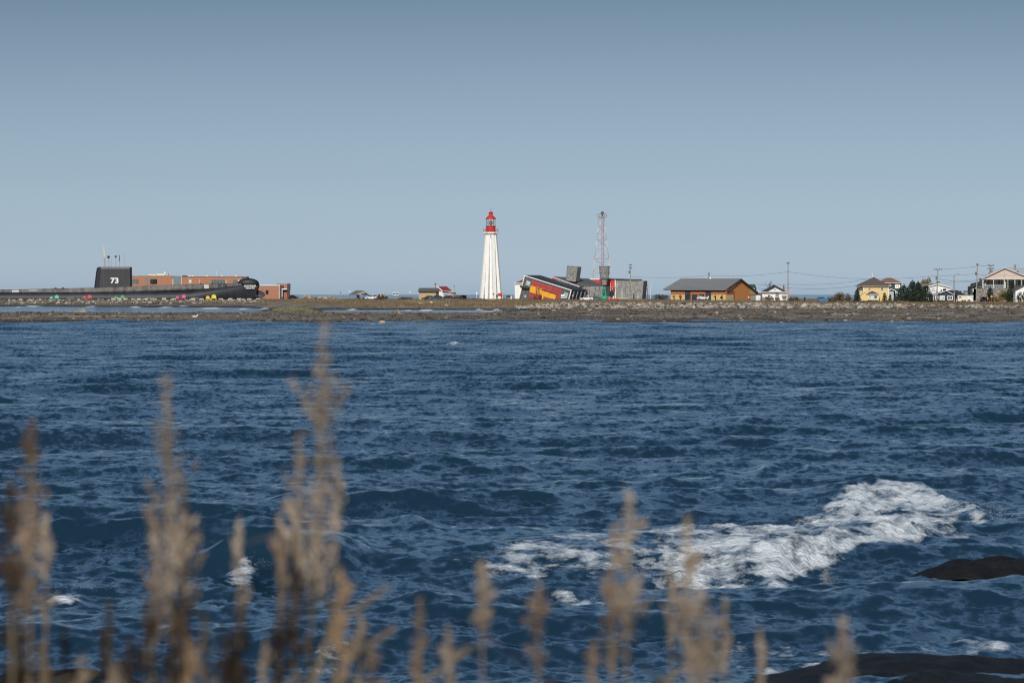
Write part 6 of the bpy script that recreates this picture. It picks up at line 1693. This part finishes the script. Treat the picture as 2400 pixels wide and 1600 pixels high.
# small stones nobody could count: on the bank, the reef and before the submarine
def stone_field(name, pts, m, seed):
    """pts: array x, y, z, r -> one mesh of rough little stones"""
    base = []
    for k in range(8):
        me = rock_mesh(300 + k, 1, .35, .75)
        co = np.empty(len(me.vertices) * 3, np.float32); me.vertices.foreach_get('co', co)
        fc = np.array([p.vertices[:] for p in me.polygons], np.int32)
        base.append((co.reshape(-1, 3), fc)); bpy.data.meshes.remove(me)
    rg = np.random.default_rng(seed)
    V, Fc, k0 = [], [], 0
    for x, y, z, r in pts:
        co, fc = base[rg.integers(8)]
        a = rg.random() * 6.283; ca, sa = math.cos(a), math.sin(a)
        c = co * np.array([r * rg.uniform(.8, 1.5), r, r * rg.uniform(.6, 1.0)], np.float32)
        c = np.stack([c[:, 0] * ca - c[:, 1] * sa + x, c[:, 0] * sa + c[:, 1] * ca + y, c[:, 2] + z], -1)
        V.append(c); Fc.append(fc + k0); k0 += len(c)
    V = np.concatenate(V); Fc = np.concatenate(Fc)
    return raw_mesh(name, V, Fc, m)
def raw_mesh(name, V, Fc, m, smooth=False):
    me = bpy.data.meshes.new(name)
    me.vertices.add(len(V)); me.vertices.foreach_set('co', V.astype(np.float32).ravel())
    nn = Fc.shape[1]
    me.loops.add(Fc.size); me.loops.foreach_set('vertex_index', Fc.astype(np.int32).ravel())
    me.polygons.add(len(Fc)); me.polygons.foreach_set('loop_start', np.arange(0, Fc.size, nn, dtype=np.int32)); me.polygons.foreach_set('loop_total', np.full(len(Fc), nn, np.int32))
    me.update(calc_edges=True)
    if smooth: me.polygons.foreach_set('use_smooth', np.full(len(Fc), True))
    me.materials.append(m)
    o = bpy.data.objects.new(name, me); COL.objects.link(o)
    return o
def scatter(n, u0, u1, d0, d1, r0, r1, zk=.2, keep=None):
    u = NPR.uniform(u0, u1, n); d = NPR.uniform(d0, d1, n); X = (u - 1200) * d / F
    z = ground_np(X, d); r = r0 + (r1 - r0) * NPR.random(n) ** 2.2
    if keep is not None:
        k = keep(u, d, z); X, d, z, r = X[k], d[k], z[k], r[k]
    return np.stack([X, d, z + zk * r, r], -1)
RM = bpy.data.materials.new('mixed_stones'); RM.use_nodes = True
_n, _l = RM.node_tree.nodes, RM.node_tree.links
_b = _n['Principled BSDF']; _b.inputs['Roughness'].default_value = .9; _b.inputs['Specular IOR Level'].default_value = .2
_g = _n.new('ShaderNodeNewGeometry'); _r = _n.new('ShaderNodeValToRGB')
for k, (p_, c_) in enumerate(((0.0, (.075, .068, .058)), (.35, (.17, .155, .13)), (.7, (.30, .26, .20)), (1.0, (.46, .41, .33)))):
    e = _r.color_ramp.elements[k] if k < 2 else _r.color_ramp.elements.new(p_)
    e.position = p_; e.color = c_ + (1,)
_l.new(_g.outputs['Random Per Island'], _r.inputs[0]); _l.new(_r.outputs[0], _b.inputs['Base Color'])
RM2 = RM.copy(); RM2.name = 'dark_reef_stones'
for k, c_ in enumerate(((.034, .027, .020), (.085, .068, .050), (.16, .13, .095), (.36, .31, .24))):
    e = [n_ for n_ in RM2.node_tree.nodes if n_.type == 'VALTORGB'][0].color_ramp.elements[k]; e.color = c_ + (1,)
[n_ for n_ in RM2.node_tree.nodes if n_.type == 'VALTORGB'][0].color_ramp.elements[2].position = .93
bank = np.concatenate([scatter(1500, 1210, 2130, 793, 850, .18, .62), scatter(160, 2130, 2420, 790, 825, .18, .5), scatter(700, -60, 620, 1116, 1164, .22, .8), scatter(120, 690, 820, 1170, 1215, .2, .5)])
tag(stone_field('bank_stones', bank, RM, 1), 'small mixed stones filling the gaps of the stone banks', 'stones', None, 'stuff')
reef = np.concatenate([scatter(4200, -260, 2660, 432, 800, .10, .42, .1, lambda u, d, z: z > .05), scatter(9000, -160, 2560, 432, 790, .05, .20, .2, lambda u, d, z: z > .02)])
tag(stone_field('reef_stones', reef, RM2, 2), 'dark weedy stones strewn over the reef at low tide', 'stones', None, 'stuff')

# ------------------------------------------------------------------ grass on the point
def grass(name, sets, m, label):
    V, k0 = [], 0
    for n_, u0, u1, d0, d1, h0, h1, keep in sets:
        u = NPR.uniform(u0, u1, n_); d = NPR.uniform(d0, d1, n_); X = (u - 1200) * d / F
        z = ground_np(X, d)
        cl = fbm(X / 3.5, d / 6.0, 3)
        k = (cl > .33) & (z > .25)
        eu = 20 + 70 * fbm(d / 14.0, u / 60.0, 2) ; k &= (u - u0 > eu * .8) & (u1 - u > eu * .8)
        k &= (d - d0 > (d1 - d0) * .35 * fbm(u / 22.0, d / 60.0 + 3, 3))
        X, d, z = X[k], d[k], z[k]
        n2 = len(X); h = NPR.uniform(h0, h1, n2) * (0.35 + .5 * fbm(X / 7.3, d / 9.0, 3) + .6 * NPR.random(n2)); wd = NPR.uniform(.05, .13, n2); a = NPR.uniform(0, 3.14, n2); lx = NPR.normal(.08, .16, n2) * h; ly = NPR.normal(0, .16, n2) * h
        p0 = np.stack([X - wd * np.cos(a), d - wd * np.sin(a), z - .06], -1); p1 = np.stack([X + wd * np.cos(a), d + wd * np.sin(a), z - .06], -1); p2 = np.stack([X + lx, d + ly, z + h], -1)
        V.append(np.stack([p0, p1, p2], 1).reshape(-1, 3))
    V = np.concatenate(V)
    return tag(raw_mesh(name, V, np.arange(len(V)).reshape(-1, 3), m), label, 'grass', None, 'stuff')
GM = bpy.data.materials.new('dry_grass'); GM.use_nodes = True
_n, _l = GM.node_tree.nodes, GM.node_tree.links
_b = _n['Principled BSDF']; _b.inputs['Roughness'].default_value = .8; _b.inputs['Specular IOR Level'].default_value = .15
_g = _n.new('ShaderNodeNewGeometry'); _r = _n.new('ShaderNodeValToRGB'); _z = _n.new('ShaderNodeTexNoise'); _mp = _n.new('ShaderNodeMapping'); _mp.inputs['Scale'].default_value = (.07, .05, .2)
_l.new(_g.outputs['Position'], _mp.inputs[0]); _l.new(_mp.outputs[0], _z.inputs['Vector']); _z.inputs['Scale'].default_value = 1; _z.inputs['Detail'].default_value = 3
_ad = _n.new('ShaderNodeMath'); _ad.operation = 'MULTIPLY_ADD'; _ad.inputs[1].default_value = .30
_sb = _n.new('ShaderNodeMath'); _sb.operation = 'SUBTRACT'; _sb.inputs[1].default_value = .15
_l.new(_g.outputs['Random Per Island'], _ad.inputs[0]); _l.new(_z.outputs[0], _sb.inputs[0]); _l.new(_sb.outputs[0], _ad.inputs[2])
for k, (p_, c_) in enumerate(((.25, (.085, .060, .042)), (.42, (.165, .115, .070)), (.54, (.17, .130, .072)), (.66, (.28, .205, .105)), (.8, (.36, .27, .15)))):
    e = _r.color_ramp.elements[k] if k < 2 else _r.color_ramp.elements.new(p_)
    e.position = p_; e.color = c_ + (1,)
_l.new(_ad.outputs[0], _r.inputs[0]); _l.new(_r.outputs[0], _b.inputs['Base Color'])
grass('dry_grass', [(34000, 1140, 2760, 838, 900, .16, .42, None), (14000, 2060, 2760, 812, 870, .2, .5, None), (18000, 640, 1300, 900, 1130, .2, .5, None), (8000, 760, 1300, 808, 900, .2, .5, None), (7000, 1140, 2760, 900, 1050, .15, .4, None), (3500, 560, 860, 1120, 1180, .2, .5, None), (3500, 430, 740, 1095, 1160, .2, .5, None)], GM, 'dry brown and yellow grass along the top of the point')
GM2 = GM.copy(); GM2.name = 'marsh_grass'
for k, c_ in enumerate(((.10, .095, .045), (.19, .175, .075), (.17, .17, .065), (.32, .27, .12), (.38, .31, .15))): [n_ for n_ in GM2.node_tree.nodes if n_.type == 'VALTORGB'][0].color_ramp.elements[k].color = c_ + (1,)
grass('marsh_grass', [(11000, 600, 870, 635, 780, .25, .55, None)], GM2, 'yellow green marsh grass on the spit behind the reef')

# ------------------------------------------------------------------ rocks at the near shore
def slab_rock(name, outline_px, top, label, seed, dark=(.0085, .0082, .0078)):
    """low wet ledge: outline given by sight lines on the water, domed to height top"""
    w_ = np.array([P(a, b) for a, b in outline_px]); c = w_.mean(0)
    r = empty(name, (c[0], c[1], 0), label, 'rock', 'dark wet ledges at the near shore')
    nr, na = 26, 72
    ang = np.arctan2(w_[:, 1] - c[1], w_[:, 0] - c[0]); o = np.argsort(ang)
    rad = np.hypot(w_[:, 0] - c[0], w_[:, 1] - c[1])[o]; ang = ang[o]
    aa = np.linspace(-math.pi, math.pi, na, endpoint=False)
    xp = np.interp(aa, np.concatenate([ang - 2 * math.pi, ang, ang + 2 * math.pi]), np.tile(w_[o, 0] - c[0], 3)); yp = np.interp(aa, np.concatenate([ang - 2 * math.pi, ang, ang + 2 * math.pi]), np.tile(w_[o, 1] - c[1], 3))
    V = []
    for i in range(nr + 1):
        u = i / nr * 1.22
        x = xp * u; y = yp * u
        nz_ = fbm((x + c[0]) / .8 + seed, (y + c[1]) / 1.4, 5) - .5
        nf_ = np.abs(fbm((x + c[0]) / .35 + seed, (y + c[1]) / .8 + 9, 3) - .5)
        st_ = np.round(fbm((x + c[0]) / 1.3 + seed * 3, (y + c[1]) / .5, 3) * 9) / 9 - .5
        zz = top * (1 - u ** 3.2) * (1 + .8 * nz_ + 1.5 * st_) + .12 * nz_ - .14 * nf_ - .01
        V.append(np.stack([x, y, zz], -1))
    V = np.concatenate(V)
    Fc = np.array([(i * na + j, i * na + (j + 1) % na, (i + 1) * na + (j + 1) % na, (i + 1) * na + j) for i in range(nr) for j in range(na)])
    m = mat('wet_ledge', dark, .7, .5, 1.8, 1.0, spec=.2, bscale=9)
    o_ = raw_mesh('ledge', V, Fc, m, True); o_.parent = r
    return r
slab_rock('rock_ledge', [(2170, 1330), (2230, 1321), (2330, 1317), (2470, 1322), (2490, 1333), (2330, 1337), (2230, 1336)], .105, 'dark rounded rock rising from the water at the right edge', 1)
slab_rock('rock_ledge', [(1800, 1585), (1925, 1545), (2000, 1532), (2140, 1532), (2290, 1540), (2440, 1542), (2560, 1620), (2540, 1740), (2150, 1800), (1760, 1720), (1720, 1640)], .12, 'large dark ledge in the bottom right corner', 2)
slab_rock('rock_ledge', [(-60, 1590), (80, 1570), (230, 1572), (330, 1590), (300, 1680), (-60, 1700)], .13, 'dark ledge in the bottom left corner behind the reeds', 6)

# spray thrown up by the breakers: droplets nobody could count
sp_ = []
for (px0, py0), (px1, py1), n_, up, spread in (((2100, 1170), (2370, 1222), 1300, .12, .25), ((1460, 1358), (1880, 1336), 400, .08, .2), ((1760, 1316), (2190, 1270), 400, .08, .2), ((545, 1326), (625, 1336), 80, .06, .12), ((1280, 1416), (1410, 1428), 120, .07, .12), ((105, 1384), (205, 1388), 50, .05, .12)):
    for _ in range(n_):
        u = RND.random()
        x, y = P(px0 + (px1 - px0) * u, py0 + (py1 - py0) * u)
        sp_.append((x + RND.gauss(.1, .2), y + RND.gauss(-.3, spread), .05 + abs(RND.gauss(.5, .45)) * up, RND.uniform(.0012, .0040)))
V, Fc = [], []
for x, y, z, r in sp_:
    k = len(V); V += [(x + r, y, z - r), (x - r * .6, y - r, z - r * .5), (x - r * .6, y + r, z - r * .4), (x, y, z + r)]
    Fc += [(k, k + 1, k + 2), (k, k + 1, k + 3), (k + 1, k + 2, k + 3), (k + 2, k, k + 3)]
tag(raw_mesh('spray', np.array(V), np.array(Fc), mat('spray_white', (.82, .84, .84), .6, .03, 3)), 'white droplets thrown up by the breaking waves', 'spray', None, 'stuff')

# ------------------------------------------------------------------ reeds close to the camera
PLM = [mat('reed_plume_tan', (.265, .205, .15), .85, .3, 9, 0, col2=(.36, .29, .22), spec=.1), mat('reed_plume_brown', (.17, .12, .082), .85, .3, 9, 0, col2=(.25, .18, .125), spec=.1), mat('reed_plume_dark', (.024, .017, .013), .85, .3, 9, 0, col2=(.05, .034, .024), spec=.1), mat('reed_plume_gold', (.29, .185, .105), .85, .2, 9, 0, col2=(.36, .25, .15), spec=.1)]
STM = mat('reed_stem', (.25, .185, .115), .7, .2, 6, 0, spec=.2, stretch=(1, 1, .2))
def reed(px, py_tip, d, plume_px, width_px, label, mi=0, lean=0.0, nb=70, seed=None, curve=.0, blade=None):
    """a reed at distance d: tip at the given sight line, plume length and width in photograph pixels"""
    rg = random.Random(seed if seed is not None else int(px * 7 + py_tip))
    tip = Vector(((px - 1200) * d / F, d, (HY - py_tip) * d / F + H))
    bx = tip.x - lean * d / F * 600
    gz = float(bank_np(np.array([bx]), np.array([d + .05]))[0])
    r = empty('reed', (bx, d + .05, gz), label, 'reed', 'dry reeds on the near bank')
    base = Vector((0, 0, -.05)); tp = tip - Vector(r.location)
    L = tp.z
    def ax(u):                     # along the culm, 0 base .. 1 tip
        return Vector((tp.x * (u ** 1.6) + curve * math.sin(u * 3.1) * .05, tp.y * u, -.05 + (tp.z + .05) * u))
    pl = plume_px * d / F; W = width_px / 2 * d / F
    MB().path([tuple(ax(k / 14)) for k in range(15)], [.0052 - .0042 * k / 14 for k in range(15)], 6).build('stem', STM, r)
    u0 = 1 - pl / L
    v, fs = [], []
    def spikelet(c, dv, hl, hw):
        t1 = (dv + Vector((rg.gauss(0, .22), rg.gauss(0, .22), rg.gauss(0, .15)))).normalized()
        t2 = t1.cross(Vector((rg.gauss(0, 1), rg.gauss(0, 1), rg.gauss(0, .3)))).normalized()
        i = len(v)
        v.extend([c - t1 * hl, c + t2 * hw, c + t1 * hl, c - t2 * hw])
        fs.append((i, i + 1, i + 2, i + 3))
    # main branches rise steeply from the axis; each is a slender spindle of spikelets
    nbr = max(5, nb // 9)
    br_ = [(u0 + (1 - u0) * .66, 1.0, None, pl * .40)]                     # the leading spike
    for k in range(nbr):
        q = rg.random() ** 1.15 * .80
        br_.append((u0 + (1 - u0) * q * .9, .55 + .6 * (1 - q), rg.choice((0, math.pi)) + rg.gauss(0, .8), pl * rg.uniform(.13, .30) * (1.15 - .6 * q)))
    for (ub, fat, az, ln_) in br_:
        p = ax(ub)
        if az is None: dv = (ax(1) - p).normalized(); ln_ = (ax(1) - p).length
        else:
            sp_w = W / max(ln_, 1e-3) * rg.uniform(.25, .85)
            dv = Vector((math.cos(az) * sp_w, math.sin(az) * sp_w * .7, 1.0)).normalized()
        ns = int(10 + 95 * ln_ / pl * (1 if az is None else .9))
        for s_ in range(ns):
            w_ = (s_ + rg.random()) / ns
            th_ = W * .16 * fat * (math.sin(math.pi * min(1, w_ * .86 + .12)) ** .9)
            bend = Vector((math.cos(az) if az is not None else 0, 0, -.3)) * (ln_ * .18 * w_ * w_ if az is not None else 0)
            c = p + dv * ln_ * w_ + bend + Vector((rg.gauss(0, th_), rg.gauss(0, th_), rg.gauss(0, th_)))
            spikelet(c, dv + Vector((rg.gauss(0, .25), 0, 0)), rg.uniform(.003, .0075), rg.uniform(.0008, .0020))
    for k in range(nb // 2):                                                 # loose fluff along the axis
        q = rg.random(); p = ax(u0 + (1 - u0) * q)
        spikelet(p + Vector((rg.gauss(0, W * .16), rg.gauss(0, W * .16), 0)), Vector((rg.gauss(0, .4), 0, 1)), rg.uniform(.004, .010), .0010)
    MB().add(v, fs).build('plume', PLM[mi], r)
    for k in range(blade if blade is not None else rg.choice((1, 2))):
        u = rg.uniform(.45, max(.5, u0 - .05)); p = ax(u); sx = rg.choice((-1, 1)); bl = rg.uniform(.10, .22)
        pts = [p, p + Vector((sx * bl * .25, 0, bl * .7)), p + Vector((sx * bl * .6, 0, bl * .95)), p + Vector((sx * bl * 1.0, 0, bl * .85))]
        mb = MB(); w_ = [.006, .007, .005, .001]
        mb.add([q - Vector((0, w_[i], 0)) + Vector((w_[i] * .6, 0, 0)) for i, q in enumerate(pts)] + [q + Vector((0, w_[i], 0)) - Vector((w_[i] * .6, 0, 0)) for i, q in enumerate(pts)], [(i, i + 1, 5 + i, 4 + i) for i in range(3)])
        mb.build('leaf', mat('reed_leaf', (.20, .15, .09), .75, .25, 5, 0, spec=.15), r)
    return r
for a in (
    (75, 975, 3.9, 330, 80, 'tall dark brown reed with a leaning plume near the left edge', 1, .05, 110, 1),
    (22, 1120, 3.6, 330, 90, 'thick dark reed cut by the left edge', 2, -.02, 120, 2),
    (50, 1180, 4.2, 260, 100, 'tan reed with a broad plume behind the dark left edge reed', 1, .0, 100, 3),
    (108, 1200, 4.4, 260, 60, 'slim tan reed right of the dark left edge reeds', 0, .03, 70, 4),
    (390, 880, 4.0, 620, 120, 'second tallest reed with a long tan plume left of centre', 0, -.05, 200, 5),
    (432, 1120, 4.1, 400, 90, 'tan reed leaning right against the second tallest reed', 1, -.02, 130, 6),
    (360, 1170, 4.3, 330, 70, 'thin brown reed left of the second tallest reed', 1, .02, 90, 7),
    (425, 1330, 3.8, 300, 90, 'dark reed low under the second tallest reed', 2, .0, 110, 8),
    (762, 745, 4.0, 680, 130, 'tallest reed of all, its plume crossing the far shore', 0, .16, 250, 9),
    (700, 1010, 4.2, 330, 60, 'tan side reed just left of the tallest reed', 0, .05, 80, 10),
    (790, 1080, 4.2, 200, 44, 'short tan reed just right of the tallest reed', 0, .06, 50, 11),
    (690, 1240, 3.9, 320, 90, 'dark brown reed under the tallest reed', 2, .02, 110, 12),
    (655, 1200, 4.4, 260, 60, 'pale brown reed left below the tallest reed', 1, .0, 70, 13),
    (560, 1215, 4.3, 240, 50, 'slim faded reed between the two tall reeds', 0, .0, 60, 14),
    (800, 1340, 3.8, 240, 70, 'golden reed right of the tallest reed', 3, -.06, 90, 15),
    (1475, 1150, 4.0, 330, 110, 'tall tan reed right of centre with a knobbly plume', 0, .04, 130, 16),
    (1440, 1230, 4.1, 330, 80, 'brown reed leaning against the tall reed right of centre', 1, .04, 100, 17),
    (1610, 1210, 4.0, 330, 90, 'tan reed with a tall narrow tip before the breaker', 0, -.03, 120, 18),
    (1645, 1380, 3.8, 260, 130, 'broad tan reed under the breaker', 0, .0, 130, 19),
    (1572, 1320, 4.3, 220, 40, 'slim reed left of the narrow tipped reed', 0, -.02, 50, 20),
    (1130, 1320, 4.0, 160, 90, 'tan reed with two side lobes at bottom centre', 0, .0, 80, 21),
    (1262, 1370, 4.0, 190, 80, 'brown reed right of the two lobed reed', 1, .0, 80, 22),
    (985, 1405, 4.2, 200, 50, 'slim brown reed left of the two lobed reed', 1, .02, 55, 23),
    (1050, 1470, 3.9, 160, 44, 'short pale reed between the slim brown and the two lobed reed', 0, -.04, 45, 24),
    (1975, 1450, 3.8, 220, 100, 'lone pale reed at the bottom right before the ledge', 0, .0, 90, 25),
    (1782, 1475, 4.1, 160, 36, 'thin leaning reed between the breaker reeds and the lone reed', 0, -.06, 40, 26),
    (255, 1410, 4.1, 240, 60, 'brown reed at the bottom left between the tall reeds', 2, .0, 70, 27),
    (300, 1500, 3.7, 240, 110, 'dark stubby reed low at the bottom left', 2, .0, 110, 28),
    (560, 1440, 3.7, 260, 110, 'dark bent reed low at the bottom between the tall reeds', 2, .05, 120, 29),
    (480, 1430, 4.2, 260, 60, 'tan reed low between the second tallest and the dark bent reed', 0, -.05, 70, 30),
    (870, 1500, 3.9, 200, 70, 'brown reed low right of the golden reed', 1, .0, 70, 31),
    (725, 1480, 4.0, 240, 60, 'pale reed low right under the tallest reed', 0, .03, 70, 32),
    (190, 1540, 4.0, 180, 60, 'tan reed at the bottom edge left of the dark stubby reed', 0, .0, 60, 33),
    (95, 1500, 3.9, 200, 60, 'brown reed at the bottom edge below the leaning reed', 1, .0, 60, 34),
    (620, 1500, 4.2, 200, 50, 'faded reed at the bottom edge right of the dark bent reed', 0, .04, 50, 35),
    (1390, 1500, 4.2, 160, 50, 'faded reed at the bottom edge left of the knobbly reed', 1, .0, 50, 36),
    (1700, 1400, 4.3, 220, 44, 'slim tan reed right of the broad reed under the breaker', 0, .03, 55, 37),
    (30, 1420, 3.7, 260, 110, 'dark ragged reed at the bottom left corner', 2, .0, 120, 41),
    (150, 1470, 3.8, 220, 70, 'dark slim reed right of the bottom left corner', 2, .03, 70, 42),
    (345, 1400, 3.7, 260, 90, 'dark brown reed left of the stubby dark reed', 2, .02, 100, 43),
    (405, 1450, 3.6, 240, 80, 'very dark reed at the foot of the second tallest reed', 2, -.03, 100, 44),
    (530, 1490, 3.7, 200, 90, 'dark drooping reed at the bottom left of the bent reed', 2, .0, 90, 45),
    (655, 1430, 3.8, 260, 80, 'dark reed low left under the tallest reed', 2, .0, 90, 46),
    (270, 1560, 3.6, 160, 110, 'tan reed head at the bottom edge between the dark reeds', 0, .0, 80, 47),
    (845, 1440, 4.0, 170, 44, 'slender pale reed right of the golden reed', 0, .02, 45, 48),
    (445, 1500, 3.7, 200, 90, 'golden brown reed at the bottom edge under the second tallest reed', 3, .0, 90, 38),
):
    reed(*a[:6], mi=a[6], lean=a[7], nb=a[8], seed=a[9])
